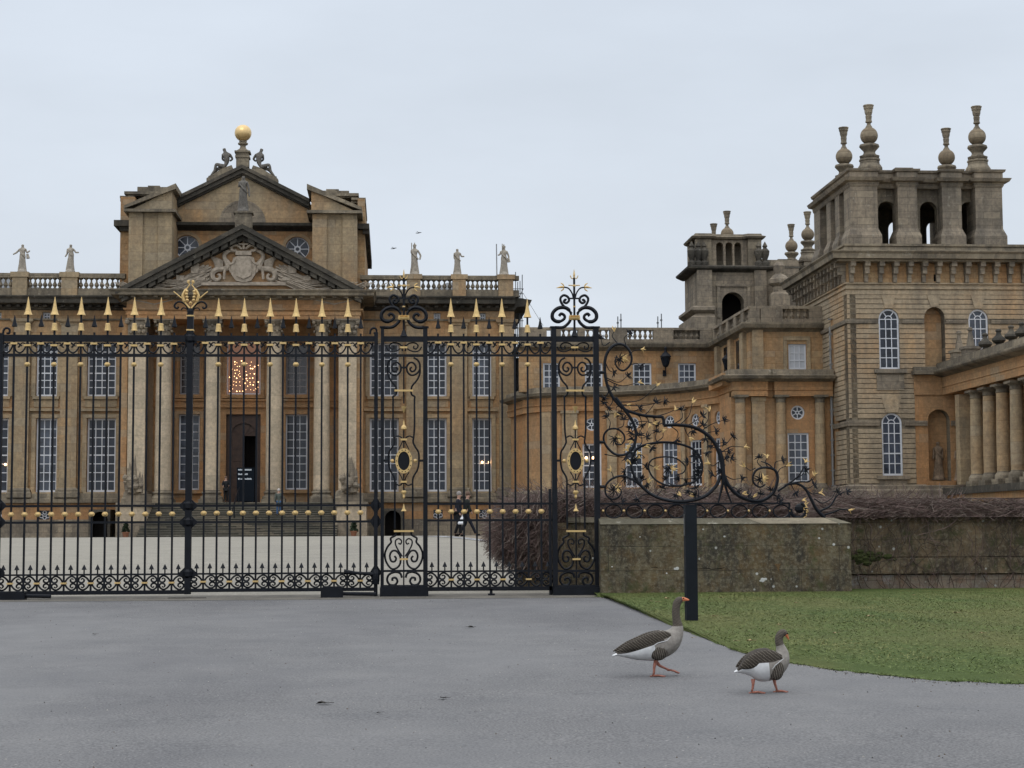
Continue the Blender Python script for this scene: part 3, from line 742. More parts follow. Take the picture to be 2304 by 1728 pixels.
# flanking attic blocks with half pediments
YT = 123.8
for s, (p0, p1, q0, q1, pk) in ((-1, (290, 387, 281, 397, (398, 416))), (1, (703, 803, 691, 815, (694, 417)))):
    u0, u1 = X(p0, YT, 560), X(p1, YT, 560); zl = Z(668, YT); zt = Z(480, YT)
    mb = MB(); mb.box(u0, u1, YT, YA + 1.5, zl, zt)
    w = (u1 - u0) / 3.1
    mb.box(u0 - .002, u0 + w, YT - .16, YT + .01, zl, zt); mb.box(u1 - w, u1 + .002, YT - .16, YT + .01, zl, zt); o = mb.build('attic_block', M['pil'], palace)
    v0, v1 = X(q0, YT, 478), X(q1, YT, 478); zb = Z(481, YT); pkz = W(pk[0], pk[1], YT)
    mb = MB(); mb.box(v0, v1, YT - .6, YA + 1.4, zb, zb + .2)
    inner, outer = (v1, v0) if s < 0 else (v0, v1)
    mb.prism([(inner, pkz.z - .38), (outer, zb + .201), (outer, zb + .42), (inner, pkz.z)], fp, YT - .6, YA + 1.0); mb.build('half_pediment_cornice', M['mid'], o)
    mb = MB(); mb.prism([(inner + s * .3, zb + .2), (outer - s * .5, zb + .2), (inner + s * .3, pkz.z - .4)], fp, YT - .3, YA + 1.3); mb.build('half_pediment_wall', M['pil'], o)
    # outer return and stepped tops
    a, b = (X(270, YT + 2.5, 560), u0) if s < 0 else (u1, X(821, YT + 2.5, 560))
    mb = MB(); mb.box(a, b + .0, YT + 2.5, YA + 16, zl, Z(445, YT + 2.5)); mb.build('attic_side', M['wall'], o)
    a2, b2 = (X(259, YT + 2.4, 500), u0 - .01) if s < 0 else (u1 + .01, X(831, YT + 2.4, 505))
    ysw = YT + 2.4; mb = MB(); i0, i1 = min(a2, b2), max(a2, b2)
    zz0, zz1 = (Z(513, ysw), Z(500, ysw)) if s < 0 else (Z(516, ysw), Z(504, ysw))
    mb.box(i0 + .35, i1, ysw - .3, YA + 16, zz0 - .3, zz0); mb.box(i0, i1, ysw - .6, YA + 16.5, zz0 + .001, zz1); mb.build('attic_side_cornice', M['dark'], o)
    e0, e1 = (268, 300) if s < 0 else (790, 823)
    mb = MB(); i0, i1 = X(e0, ysw, 450), X(e1, ysw, 450); mb.box(i0, i1, ysw + .5, ysw + 8, Z(452, ysw), Z(446, ysw)); mb.box(i0 + .01, i1 - .01, ysw + .25, ysw + 8.2, Z(446, ysw) + .001, Z(441, ysw))
    e0, e1 = (293, 345) if s < 0 else (757, 800)
    i0, i1 = X(e0, ysw + 2, 430), X(e1, ysw + 2, 430); mb.box(i0, i1, ysw + 1, ysw + 8, Z(446, ysw) + .3, Z(434, ysw)); mb.box(i0 - .25, i1 + .25, ysw + .8, ysw + 8.2, Z(434, ysw) + .001, Z(427.5, ysw))
    for k, (e0, e1, t) in enumerate(((308, 392, 421), (331, 358, 417.5)) if s < 0 else ((700, 785, 426), (733, 762, 422))):
        i0, i1 = X(e0, ysw + 4, 430), X(e1, ysw + 4, 430); mb.box(i0 + .01 * k, i1, ysw + 4.2 + .1 * k, ysw + 8.4 + .1 * k, Z(440, ysw + 4), Z(t, ysw + 4))
    mb.build('stepped_block', M['mid'], o)
# ball finial
YG = YA - .1; zz = lambda py: Z(py, YG, 545); s_ = YG / FPX; cxg = Ag[0]
mb = MB(); w = 14 * s_; mb.box(cxg - w, cxg + w, YG - w, YG + w, zz(378), zz(346)); mb.box(cxg - w * 1.15, cxg + w * 1.15, YG - w * 1.15, YG + w * 1.15, zz(357), zz(352.5)); mb.box(cxg - w * 1.25, cxg + w * 1.25, YG - w * 1.25, YG + w * 1.25, zz(346) + .001, zz(342))
mb.lathe([(15 * s_, 0), (14 * s_, 3 * s_), (8 * s_, 7 * s_), (6 * s_, 12 * s_), (7 * s_, 15 * s_), (11 * s_, 17 * s_), (11.5 * s_, 20 * s_), (8 * s_, 21.5 * s_), (9 * s_, 25 * s_), (6 * s_, 26 * s_)], cxg, YG, 20, zz(342))
bf = mb.build('ball_pedestal', M['mid'], palace)
mb = MB(); mb.sphere((cxg, YG, zz(299.5)), 19 * s_, 32); mb.build('gilded_ball', M['ballgold'], bf, smooth='all')
# statue pedestal on the portico apex
YS = YP + 1.2
mb = MB(); cs = A[0]; zs = lambda py: Z(py, YS, 545)
mb.box(cs - .55, cs + .55, YS - .5, YS + .5, zs(515), zs(482)); mb.box(cs - .66, cs + .66, YS - .62, YS + .62, zs(482) + .001, zs(478)); mb.build('statue_pedestal', M['mid'], palace)
# ---------------- steps
mb = MB(); n = 15; y0, y1 = 112.5, 119.3; zb = g(112.5) - .02; u0, u1 = X(328, 116), X(762, 116)
for i in range(n):
    z_ = zb + (FL - zb) * (i + 1) / n; yy = y0 + (y1 - y0) * i / n
    mb.box(u0, u1, yy, y1 + .01 + (.3 if i == n - 1 else 0), zb + (FL - zb) * i / n - (.2 if i == 0 else 0), z_ - .05)
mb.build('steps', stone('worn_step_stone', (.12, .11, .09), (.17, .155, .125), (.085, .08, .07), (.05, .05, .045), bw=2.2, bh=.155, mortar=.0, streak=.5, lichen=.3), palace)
mb = MB()
for i in range(n):
    z_ = zb + (FL - zb) * (i + 1) / n; yy = y0 + (y1 - y0) * i / n; mb.box(u0 - .001, u1 + .001, yy - .06, yy + .5, z_ - .045, z_ + .001)
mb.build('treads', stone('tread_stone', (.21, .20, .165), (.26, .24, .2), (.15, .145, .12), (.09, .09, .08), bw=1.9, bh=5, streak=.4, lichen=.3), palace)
mb = MB(); mb.box(px0 - .4, px1 + .4, 119.6, YW + .2, gf, FL - .002); mb.build('portico_platform', M['mid'], palace)
for a, b in ((268, 328), (758, 824)):
    Yp = 114.5; u0, u1 = X(a, Yp), X(b, Yp); z_ = lambda py: Z(py, Yp, 545)
    mb = MB(); mb.box(u0, u1, Yp, 119.6, z_(1176), z_(1138)); o = mb.build('step_flank', M['pale'], palace)
    mb = MB(); mb.box(u0 - .1, u1 + .1, Yp - .15, 119.6, z_(1138) + .001, z_(1130)); mb.box(u0 - .08, u1 + .08, Yp - .1, 119.7, g(Yp) - .3, z_(1176) - .001)
    mb.box(u0 + .2, u1 - .2, Yp + 2, 119.4, z_(1130), z_(1108)); mb.build('flank_block', M['grey'], o)
# dark arched cellar openings beside the steps
for a, b in ((205, 242), (866, 902)):
    Yp = 123.2; u0, u1 = X(a, Yp, 1170), X(b, Yp, 1170); z0, z1 = g(Yp), Z(1150, Yp)
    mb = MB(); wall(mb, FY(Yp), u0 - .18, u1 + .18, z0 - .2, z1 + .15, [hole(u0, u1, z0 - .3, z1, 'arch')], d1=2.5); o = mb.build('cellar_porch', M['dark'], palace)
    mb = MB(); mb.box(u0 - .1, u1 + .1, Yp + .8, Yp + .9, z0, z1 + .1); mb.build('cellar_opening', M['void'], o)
# ================================================================== QUADRANT WING
wing = empty('palace_wing', (X(1500, 112), 112, g(112)), 'curved two storey stone wing with round windows, joining the portico front to the tower', 'palace wing')
WZ = lambda py, Y=104.0: Z(py, Y, 1750)
plan = [(1150, 123), (1163, 121.5), (1185, 118.5), (1215, 117), (1260, 116.2), (1305, 116), (1366, 115.9), (1388, 115.8), (1464, 114.6), (1476, 114.2), (1537, 112.6), (1546, 112.3), (1590, 110.6), (1600, 110.1), (1634, 108.2), (1643, 107.3)]
PL = [(X(p, y, 1000), y) for p, y in plan]
PL = PL[:-1] + [(X(1643, 107.3, 1000), 107.3)]
bx0, bx1 = X(1645, 104), X(1868, 104)
wl = {5: 1333, 7: 1426, 9: 1508, 11: 1566, 13: 1618}
zt_, zbw = WZ(858), g(110) - .2
def u_on(fr, ln, px, py=1030):
    best = None
    for i in range(401):
        u = ln * i / 400; p = fr(u, 0, 3); q = CM.transposed() @ (Vector(p) - CAM); sx = 1152 + FPX * q.x / -q.z
        if best is None or abs(sx - px) < best[0]: best = (abs(sx - px), u)
    return best[1]
mw = MB(); wins = []
for i in range(len(PL) - 1):
    fr, ln = frame(*PL[i], *PL[i + 1]); hs = []
    if i in wl:
        uc = u_on(fr, ln, wl[i]); hw_ = .62 if i < 12 else .55
        h1 = hole(uc - hw_, uc + hw_, WZ(1085), WZ(975)); h2 = hole(uc - .42, uc + .42, WZ(943), WZ(943) + .84, 'round')
        hs = [h1, h2]; wins += [(fr, h1, 0), (fr, h2, 1)]
    wall(mw, fr, 0, ln, zbw, zt_, hs, d1=.5)
mw.build('quadrant_wall', M['ora'], wing)
for fr, h, r in wins:
    if r: window(wing, fr, h, 6, 0, GV, d=.12, bar=.05, fw=.09, name='round_window')
    else: window(wing, fr, h, 3, 6, GV, d=.15, bar=.05, fw=.11)
# thin wall strips between the windows as pilasters
mb = MB()
for i in (4, 6, 8, 10, 12, 14):
    fr, ln = frame(*PL[i], *PL[i + 1]); k = min(ln, 1.0); c = ln / 2
    mb.fbox(fr, c - k / 2, c + k / 2, -.22, .1, WZ(1092), WZ(900)); mb.fbox(fr, c - k / 2 - .1, c + k / 2 + .1, -.32, .1, WZ(900) + .001, WZ(893)); mb.fbox(fr, c - k / 2 - .1, c + k / 2 + .1, -.34, .1, zbw, WZ(1092) - .001)
fr, ln = frame(*PL[3], *PL[4]); mb.fbox(fr, .1, .9, -.2, .1, WZ(1092), WZ(893))
mb.build('quadrant_pilaster', M['pil'], wing)
mb = MB(); mb.sweep(PL, [(0, zbw), (.25, zbw), (.25, WZ(1094)), (.12, WZ(1090)), (0, WZ(1089))]); mb.build('quadrant_plinth', M['mid'], wing)
mb = MB(); mb.sweep(PL, [(0, WZ(895)), (.25, WZ(894)), (.25, WZ(880)), (.35, WZ(879)), (.3, WZ(877)), (.22, WZ(876)), (.22, WZ(860)), (0, WZ(859))]); mb.build('quadrant_frieze', M['ora'], wing)
mb = MB(); mb.sweep(PL, [(0, WZ(861)), (.3, WZ(860)), (.4, WZ(857)), (.75, WZ(856)), (.85, WZ(849)), (.4, WZ(846)), (.35, WZ(834)), (-1.2, WZ(833)), (-1.2, WZ(836))]); mb.build('quadrant_cornice', M['mid'], wing)
mb = MB(); n = len(PL)
zrf = WZ(838)
for a, b in zip(PL, PL[1:]):
    mb.poly([(a[0], a[1], zrf), (b[0], b[1], zrf), (b[0], 119, zrf), (a[0], max(119, a[1]), zrf)])
mb.box(bx0, bx1, 104.3, 119, zrf - .05, zrf); mb.build('gallery_roof', M['slate'], wing)
# projecting bay beside the tower
fb = FY(104.0)
wh = hole(X(1773, 104, 1030), X(1821, 104, 1030), WZ(1086), WZ(974)); wr = hole(X(1795, 104, 927) - .42, X(1795, 104, 927) + .42, WZ(944), WZ(944) + .84, 'round')
mb = MB(); wall(mb, fb, bx0, bx1, zbw, zt_, [wh, wr], d1=.5); mb.box(bx0 + .015, bx0 + .3, 104.5, 107.8, zbw, WZ(837)); mb.box(bx0 - .5, bx0 + .29, 104.2, 108.6, WZ(866), WZ(838)); mb.build('bay_wall', M['ora'], wing)
window(wing, fb, wh, 3, 6, GV, d=.12, bar=.05, fw=.11); window(wing, fb, wr, 6, 0, GV, d=.12, bar=.05, fw=.09, name='round_window')
mb = MB(); mb.fbox(fb, X(1690, 104), X(1719, 104), -.25, .1, WZ(1092), WZ(903)); mb.fbox(fb, X(1688, 104), X(1721, 104), -.33, .1, WZ(903) + .001, WZ(894)); mb.fbox(fb, X(1687, 104), X(1722, 104), -.35, .1, zbw, WZ(1092) - .001); mb.build('bay_pilaster', M['pil'], wing)
r_ = .33
def tuscan(parent, x, y, z0, z1, r, mat, mat2, name='column'):
    mb = MB(); H = z1 - z0; mb.lathe([(r * (1 - .14 * max(0, (t - .25) / .75) ** 1.5), H * t) for t in [i / 8 for i in range(9)]], x, y, 20, z0); o = mb.build(name, mat, parent, smooth=True)
    mb = MB(); mb.lathe([(r * 1.35, -.38), (r * 1.35, -.2), (r * 1.28, -.15), (r * 1.05, -.03), (r * 1.0, .02)], x, y, 20, z0); mb.box(x - r * 1.4, x + r * 1.4, y - r * 1.4, y + r * 1.4, z0 - .65, z0 - .38); mb.build('column_base', mat2, o)
    mb = MB(); mb.lathe([(r * .87, 0), (r * .98, .04), (r * .88, .08), (r * .88, .2), (r * 1.2, .32)], x, y, 20, z1); mb.box(x - r * 1.3, x + r * 1.3, y - r * 1.3, y + r * 1.3, z1 + .32, z1 + .45); mb.build('capital', mat2, o)
    return o
z0c, z1c = WZ(1088, 103.6), WZ(906, 103.6)
c0 = tuscan(wing, X(1667, 103.7, 1000), 103.7, z0c, z1c, r_, M['pil'], M['mid'])
for p in (1758, 1846): copy_tree(c0, wing, (X(p, 103.7, 1000) - X(1667, 103.7, 1000), 0, 0))
bp = [(bx0, 107.6), (bx0, 103.3), (X(1722, 104), 103.3), (X(1722, 104), 103.75), (X(1738, 104), 103.75), (X(1738, 104), 103.3), (bx1, 103.3)]
mb = MB(); mb.sweep(bp, [(0, WZ(893)), (0, WZ(881)), (.08, WZ(880)), (.02, WZ(878)), (.02, WZ(861)), (0, WZ(860))]); mb.box(bx0 + .01, bx1, 103.76, 104.2, WZ(892), WZ(861)); mb.build('bay_frieze', M['ora'], wing)
mb = MB(); mb.sweep(bp, [(0, WZ(861)), (.2, WZ(860)), (.3, WZ(857)), (.7, WZ(856)), (.8, WZ(849)), (.3, WZ(846)), (.25, WZ(834)), (-.8, WZ(833)), (-.8, WZ(838))]); mb.build('bay_cornice', M['mid'], wing)
mb = MB(); mb.box(bx0 - .3, bx1, 103.0, 104, zbw, WZ(1118)); mb.build('bay_plinth', M['mid'], wing)
# upper storey: back wall, oblique wall, front wall
UY = 117.6; UZ = lambda py: Z(py, UY, 1450); FU = 106.0; VZ = lambda py: Z(py, FU, 1770)
ptop, cor1, cor0 = VZ(689), VZ(728), VZ(743)
p0, p1, p2, p3 = (X(1168, UY, 800), UY), (X(1606, UY, 800), UY), (X(1688, FU, 780), FU), (X(1870, FU), FU)
zl = zrf - .1
mw = MB(); hs = []
for a, b, k in ((1526, 1566, 0), (1424, 1466, 0), (1316, 1356, 0), (1222, 1260, 0)):
    hs.append(hole(X(a, UY, 840), X(b, UY, 840), UZ(880), UZ(817)))
wall(mw, FY(UY), p0[0], p1[0], zl, cor0, hs, d1=.5)
fr, ln = frame(*p1, *p2); wall(mw, fr, 0, ln, zl, cor0, [], d1=.4)
vh = hole(X(1774, FU, 800), X(1814, FU, 800), VZ(831), VZ(774)); wall(mw, FY(FU), p2[0], p3[0], zl, cor0, [vh], d1=.4)
mw.build('upper_wall', M['wall'], wing)
for h in hs: window(wing, FY(UY), h, 3, 4, GV, d=.12, bar=.05, fw=.11)
window(wing, FY(FU), vh, 3, 3, dict(white=M['white'], glass=M['blind']), d=.1, bar=.05, fw=.09)
mb = MB(); mb.fbox(FY(FU), X(1692, FU, 780), X(1716, FU, 780), -.2, .1, zl, cor0); mb.fbox(FY(FU), X(1764, FU), X(1772, FU), -.08, .1, zl, VZ(766)); mb.fbox(FY(FU), X(1817, FU), X(1825, FU), -.08, .1, zl, VZ(766)); mb.fbox(FY(FU), X(1764, FU), X(1825, FU), -.1, .1, VZ(766) + .001, VZ(757))
for u in (ln * .12, ln * .5, ln * .82): mb.fbox(fr, u, u + .5 * ln / 6, -.25, .1, zl, cor0)
mb.build('upper_pilaster', M['pil'], wing)
for a, b in ((ln * .3, ln * .42), (ln * .64, ln * .76)):
    mb = MB(); mb.fbox(fr, a, b, -.02, .1, zl + .6, zl + 2.6); mb.build('dark_window_slot', M['glass'], wing)
mb = MB(); mb.sweep([p0, p1, p2, p3], [(0, cor0 - .1), (.15, cor0), (.3, cor0 + .08), (.5, cor0 + .1), (.6, cor1 - .1), (.6, cor1), (0, cor1 + .02)]); mb.build('upper_cornice', M['mid'], wing)
# parapet of solid panels and baluster panels
def parapet(parent, fr, ln, z0, z1, peds, open_=()):
    mb = MB(); b = (z1 - z0)
    mb.fbox(fr, 0, ln, -.02, .4, z0, z0 + b * .25); mb.fbox(fr, 0, ln, -.1, .45, z1 - b * .16, z1)
    for a, c in peds: mb.fbox(fr, a, c, -.08, .44, z0 + .001, z1 - b * .16 + .002)
    o = mb.build('parapet', M['grey'], parent)
    cur = 0; spans = []
    for a, c in sorted(peds): spans.append((cur, a)); cur = c
    spans.append((cur, ln)); mb = MB(); h = z1 - z0 - b * .41; mb2 = MB()
    for a, c in spans:
        if c - a < .3: continue
        n_ = max(1, int((c - a) / .34)); solid = not any(x <= (a + c) / 2 <= y for x, y in open_)
        for i in range(n_):
            u = a + (c - a) * (i + .5) / n_; p = fr(u, .18, 0)
            mb.lathe([(.15, 0), (.06, .1 * h), (.15, .35 * h), (.06, .7 * h), (.13, .95 * h), (.13, h)], p[0], p[1], 6, z0 + b * .25)
        if solid: mb2.fbox(fr, a, c, .24, .34, z0 + b * .25, z1 - b * .16)
    if mb.v: mb.build('baluster_row', M['grey'], o)
    if mb2.v: mb2.build('parapet_backing', M['grey'], o)
U = lambda p: X(p, UY, 760) - p0[0]
parapet(wing, FY(UY) if False else (lambda u, d, z: (p0[0] + u, UY + d, z)), p1[0] - p0[0], cor1 + .02, ptop,
        [(U(1168), U(1230)), (U(1240), U(1262)), (U(1300), U(1316)), (U(1372), U(1412)), (U(1470), U(1515)), (U(1575), U(1606))], [(U(1316), U(1372)), (U(1262), U(1300)), (U(1412), U(1470))])
parapet(wing, fr, ln, cor1 + .02, ptop, [(0, ln * .06), (ln * .2, ln * .27), (ln * .4, ln * .47), (ln * .6, ln * .67), (ln * .8, ln * .87)])
parapet(wing, lambda u, d, z: (p2[0] + u, FU + d, z), p3[0] - p2[0], cor1 + .02, ptop, [(0, X(1712, FU) - p2[0]), (X(1714, FU) - p2[0], X(1764, FU) - p2[0]), (X(1824, FU) - p2[0], p3[0] - p2[0])])
mb = MB(); mb.v = [(p0[0], UY + .4, cor1), (p1[0], UY + .4, cor1), (p2[0], FU + .4, cor1), (p3[0], FU + .4, cor1), (p3[0], 127, cor1), (p0[0], 127, cor1)]; mb.f = [(0, 1, 2, 3, 4, 5)]; mb.m = [0]; mb.box(p0[0], p3[0], 126.6, 127, zbw, cor1 - .1); mb.build('flat_roof', M['slate'], wing)
# lanterns on the wall
def wall_lantern(x, y, z, label):
    t = empty('wall_lantern', (x, y, z), label, 'lantern', 'lanterns on the curved wing')
    mb = MB(); mb.tube([(x, y - .05, z), (x, y - .5, z + .1), (x, y - .55, z + .35)], .04, 6); mb.box(x - .12, x + .12, y - .06, y, z - .25, z + .15); mb.build('bracket', M['black'], t)
    mb = MB(); mb.lathe([(.14, .32), (.2, .4), (.34, .95), (.4, .97), (.4, 1.02), (.2, 1.25), (.1, 1.32), (.07, 1.5), (.12, 1.56), (.02, 1.7)], x, y - .55, 6, z); mb.build('lamp_housing', M['black'], t)
    mb = MB()
    for k in range(6):
        a = PI / 3 * k; mb.poly([(x + .2 * math.cos(a + .1), y - .55 + .2 * math.sin(a + .1), z + .43), (x + .2 * math.cos(a + .94), y - .55 + .2 * math.sin(a + .94), z + .43), (x + .345 * math.cos(a + .94), y - .55 + .345 * math.sin(a + .94), z + .92), (x + .345 * math.cos(a + .1), y - .55 + .345 * math.sin(a + .1), z + .92)])
    mb.build('glass', M['glass'], t)
p = W(1495, 838, UY); wall_lantern(p.x, UY - .02, p.z, 'black lantern on the straight wall between two small upper windows')
p = W(1634, 845, 113.2); wall_lantern(p.x, 113.2, p.z, 'black lantern seen side on, in the inner corner beside the slanting upper wall')
# lit wall lamps inside windows
for px, py, Y, lb in ((1093, 1040, YF + .3, 'pair of small warm lamps glowing inside the last window of the straight front'), (1327, 1030, 115.9, 'pair of small warm lamps glowing inside the curved wing window by the gate pier'), (4, 1045, YF + .3, 'pair of small warm lamps glowing in the window at the left picture edge')):
    p = W(px, py, Y - .1); t = empty('wall_lamp', p, lb, 'lamp', 'lit lamps seen in windows')
    for d in (-8, 8):
        mb = MB(); q = W(px + d, py, Y - .1); mb.sphere(q, .09, 10, 1, .6, 1); mb.build('shade', M['bulb'], t)

# ================================================================== TOWERS
TY = 100.0
def tower(label):
    root = empty('kitchen_tower', (X(2085, TY + 5), TY + 5, g(TY)), label, 'tower', 'square towers with ball finials on top')
    zt = lambda py, Y=TY: Z(py, Y, 2080); x0, x1 = X(1908, TY, 800), X(2420, TY, 800); D_ = 12.5
    FT = FY(TY); hb = []
    H = lambda a, b, y1, y0, k='arch', pm=850: hole(X(a, TY, pm), X(b, TY, pm), zt(y0), zt(y1), k)
    w1, w2, w3, w5 = H(1980, 2026, 695, 831), H(1985, 2031, 929, 1070, pm=1000), H(2183, 2227, 695, 831), H(2387, 2430, 695, 831)
    n1, n2 = H(2083, 2129, 691, 833), H(2089, 2139, 921, 1082, pm=1000)
    x1 = w5['u1'] + 1.2
    zb, ztop = g(TY) - .3, zt(641); xs = X(2058, TY, 900)
    base = MB(); wall(base, FT, x0, x1, zb, ztop, [w1, w2, w3, w5, n1, n2], d0=.06, d1=.7)
    fl, _ = frame(x0, TY + D_, x0, TY)
    wall(base, fl, 0, D_, zb, ztop, [], d0=.16, d1=.5); base.box(x0 + .5, x1, TY + D_ - .5, TY + D_, zb, ztop); base.box(x1 - .4, x1, TY + .7, TY + D_ - .5, zb, ztop)
    base.build('wall', M['mid'], root)
    mb = MB(); zz = zt(1088); ch = (zt(662) - zz) / round((zt(662) - zz) / .29); zi = zz; gp = .022
    fl2 = [hole(D_ - 3.9, D_ - 3.2, zt(860), zt(700), 'arch'), hole(D_ - 3.9, D_ - 3.2, zt(1050), zt(925), 'arch')]
    lm = MB(); lm.fbox(fl, D_ - 4.1, D_ - 2.8, .04, .15, zt(1062), zt(695)); lm.build('side_niche', M['ora'], root)
    while zi < zt(662) - .01:
        if zt(958) - .03 < zi + ch / 2 < zt(947) + .03 or zt(728) < zi + ch / 2 < zt(721): zi += ch; continue
        if zi + ch / 2 > zt(834): wall(mb, FT, x0 - .0, x1, zi + gp, zi + ch - gp, [w1, w3, w5, n1], d0=0, d1=.07)
        else: wall(mb, FT, x0 - .0, xs, zi + gp, zi + ch - gp, [w2], d0=0, d1=.07)
        wall(mb, fl, 0, D_ - .001, zi + gp, zi + ch - gp, fl2, d0=0, d1=.17); zi += ch
    mb.build('rusticated_facing', M['rust'], root)
    mb = MB(); wall(mb, FT, xs + .01, x1, zb, zt(834), [n2], d0=0, d1=.07); mb.build('smooth_facing', M['ora'], root)
    ol = [(x0, TY + D_), (x0, TY), (x1, TY)]
    for a, b, nm in ((958, 947, 'lower_string'), (728, 720, 'impost_string')):
        mb = MB()
        segs = [(x0, w1['u0'] - .15 if a < 800 else w2['u0'] - .15)] + ([(w1['u1'] + .15, n1['u0'] - .05), (n1['u1'] + .05, w3['u0'] - .15), (w3['u1'] + .15, w5['u0'] - .2)] if a < 800 else [(w2['u1'] + .15, n2['u0'] - .05), (n2['u1'] + .05, X(2150, TY))])
        pr = [(-.05, zt(a)), (.1, zt(a)), (.14, zt(b) - .05), (.14, zt(b)), (-.05, zt(b) + .02)]
        mb.sweep([(x0, TY + D_), (x0, TY), (segs[0][1], TY)], pr)
        for s_ in segs[1:]: mb.sweep([(s_[0], TY), (s_[1], TY)], pr)
        mb.build('string_course', M['grey'], root)
    mb = MB()
    for n_ in (n1, n2): mb.fbox(FT, n_['u0'] - .05, n_['u1'] + .05, .72, .8, n_['z0'], n_['z1'] + .05); mb.fbox(FT, n_['u0'] - .2, n_['u1'] + .2, -.15, .7, n_['z0'] - .25, n_['z0'] - .002)
    mb.build('niche', M['ora'], root)
    mb = MB()
    for h in (w1, w2, w3):
        mb.fbox(FT, h['u0'] - .35, h['u1'] + .35, -.22, .05, h['z0'] - .22, h['z0'] - .004)
        mb.fbox(FT, h['u0'] - .2, h['u1'] + .2, -.06, .05, h['z0'] - 1.2, h['z0'] - .225) if h is not w3 else None
    mb.build('window_sill', M['grey'], root)
    mb = MB()
    for h in (w1, w3, n1): c = (h['u0'] + h['u1']) / 2; r = (h['u1'] - h['u0']) / 2; mb.prism([(c - .22, h['z1'] + .03), (c + .22, h['z1'] + .03), (c + .42, zt(664)), (c - .42, zt(664))], FT, -.045, .05)
    h = w2; c = (h['u0'] + h['u1']) / 2; mb.prism([(c - .35, h['z1'] + .03), (c + .35, h['z1'] + .03), (c + .6, zt(890)), (c - .6, zt(890))], FT, -.035, .05)
    mb.build('keystone', M['rust'], root)
    for h, rr in ((w1, 5), (w2, 5), (w3, 5), (w5, 5)): window(root, FT, h, 3, rr, GV, d=.12, bar=.05, fw=.1)
    mb = MB(); mb.sweep(ol, [(0, zb), (.5, zb), (.5, zt(1104)), (.3, zt(1100)), (.3, zt(1094)), (.02, zt(1090))]); mb.build('plinth', M['grey'], root)
    mb = MB(); mb.sweep(ol, [(0, zt(663)), (.03, zt(663)), (.03, zt(653)), (.12, zt(651)), (.12, zt(647)), (.02, zt(645)), (.02, zt(641)), (.14, zt(640)), (.14, zt(637)), (0, zt(636))]); mb.build('frieze_band', M['rust'], root)
    mb = MB(); mb.box(x0 + .02, x1, TY + .02, TY + D_, zt(640), zt(588)); mb.build('bracket_frieze', M['wall'], root)
    mb = MB(); mb.box(X(2101, TY, 625), X(2112, TY, 625), TY - .01, TY + .1, zt(633), zt(617)); mb.build('vent', M['void'], root)
    mb = MB(); u = x0 + .12
    def br(fr_, u):
        mb.fbox(fr_, u, u + .3, -.62, .1, zt(602), zt(592)); mb.fbox(fr_, u + .02, u + .28, -.42, .1, zt(618), zt(602) - .001); mb.fbox(fr_, u + .04, u + .26, -.2, .1, zt(636), zt(618) - .001)
    br(FT, u); b0t = mb.build_one('bracket', M['grey'], root); u0_ = u; u += .845
    while u < x1 - .3: dup(b0t, root, Vector(b0t.location) + Vector((u - u0_, 0, 0))); u += .845
    mb = MB(); u = D_ - .45; br(fl, u); b1t = mb.build_one('bracket', M['grey'], root); u0_ = u; u -= .845
    while u > 0: dup(b1t, root, Vector(b1t.location) + Vector((0, u0_ - u, 0))); u -= .845
    mb = MB(); mb.sweep(ol, [(0, zt(593)), (.65, zt(592)), (.68, zt(588)), (.95, zt(587)), (1.0, zt(577)), (1.12, zt(572)), (1.12, zt(570)), (.15, zt(566)), (.1, zt(556)), (.2, zt(555)), (.2, zt(550)), (0, zt(549))])
    mb.box(x0 + .05, x1, TY + .05, TY + D_, zt(575), zt(551)); mb.build('main_cornice', M['mid'], root)
    # belvedere
    BY = TY + .5; bz = lambda py: Z(py, BY, 2080); b0, b1 = X(1914, BY, 480), X(2256, BY, 480); BD = 8.9; z0, z1 = bz(550), bz(416)
    ii = .9; hw = (X(2109, BY) - X(2070, BY)) / 2; cs = [X(p, BY + ii, 480) for p in (1995, 2089, 2180)]
    hs = [hole(c - hw, c + hw, z0 - .2, bz(447), 'arch') for c in cs]
    mb = MB(); F1 = FY(BY + ii)
    wall(mb, F1, b0 + ii, b1 - ii, z0, z1, hs, d1=.45); wall(mb, FY(BY + BD - ii - .45), b0 + ii, b1 - ii, z0, z1, hs, d1=.45)
    for xs_, sgn in ((b0 + ii, 1), (b1 - ii, -1)):
        f_, L_ = frame(xs_, BY + BD - ii, xs_, BY + ii) if sgn > 0 else frame(xs_, BY + ii, xs_, BY + BD - ii)
        cc = [L_ * .2, L_ * .5, L_ * .8]; wall(mb, f_, .7, L_ - .7, z0, z1, [hole(c - .42, c + .42, z0 - .2, bz(447), 'arch') for c in cc[1:2]], d1=.7)
    mb.build('belvedere_wall', M['mid'], root)
    def pier(x, y, w, d):
        p = MB(); p.box(x, x + w, y, y + d, z0 + .4, z1); s = .18
        p.fbox(lambda u, dd, z: (u, dd, z), x - s, x + w + s, y - s, y + d + s, z0, z0 + .5)
        n = len(p.v); p.v += [(x - s, y - s, z0 + .5), (x + w + s, y - s, z0 + .5), (x + w + s, y + d + s, z0 + .5), (x - s, y + d + s, z0 + .5), (x, y, z0 + .95), (x + w, y, z0 + .95), (x + w, y + d, z0 + .95), (x, y + d, z0 + .95)]
        p.f += [(n, n + 1, n + 5, n + 4), (n + 1, n + 2, n + 6, n + 5), (n + 2, n + 3, n + 7, n + 6), (n + 3, n, n + 4, n + 7)]; p.m += [0] * 4
        return p.build('pier', M['grey'], root)
    wc = X(1975, BY, 480) - b0; wm = X(2064, BY, 480) - X(2021, BY, 480); xm = [X(2021, BY, 480), X(2121, BY, 480)]
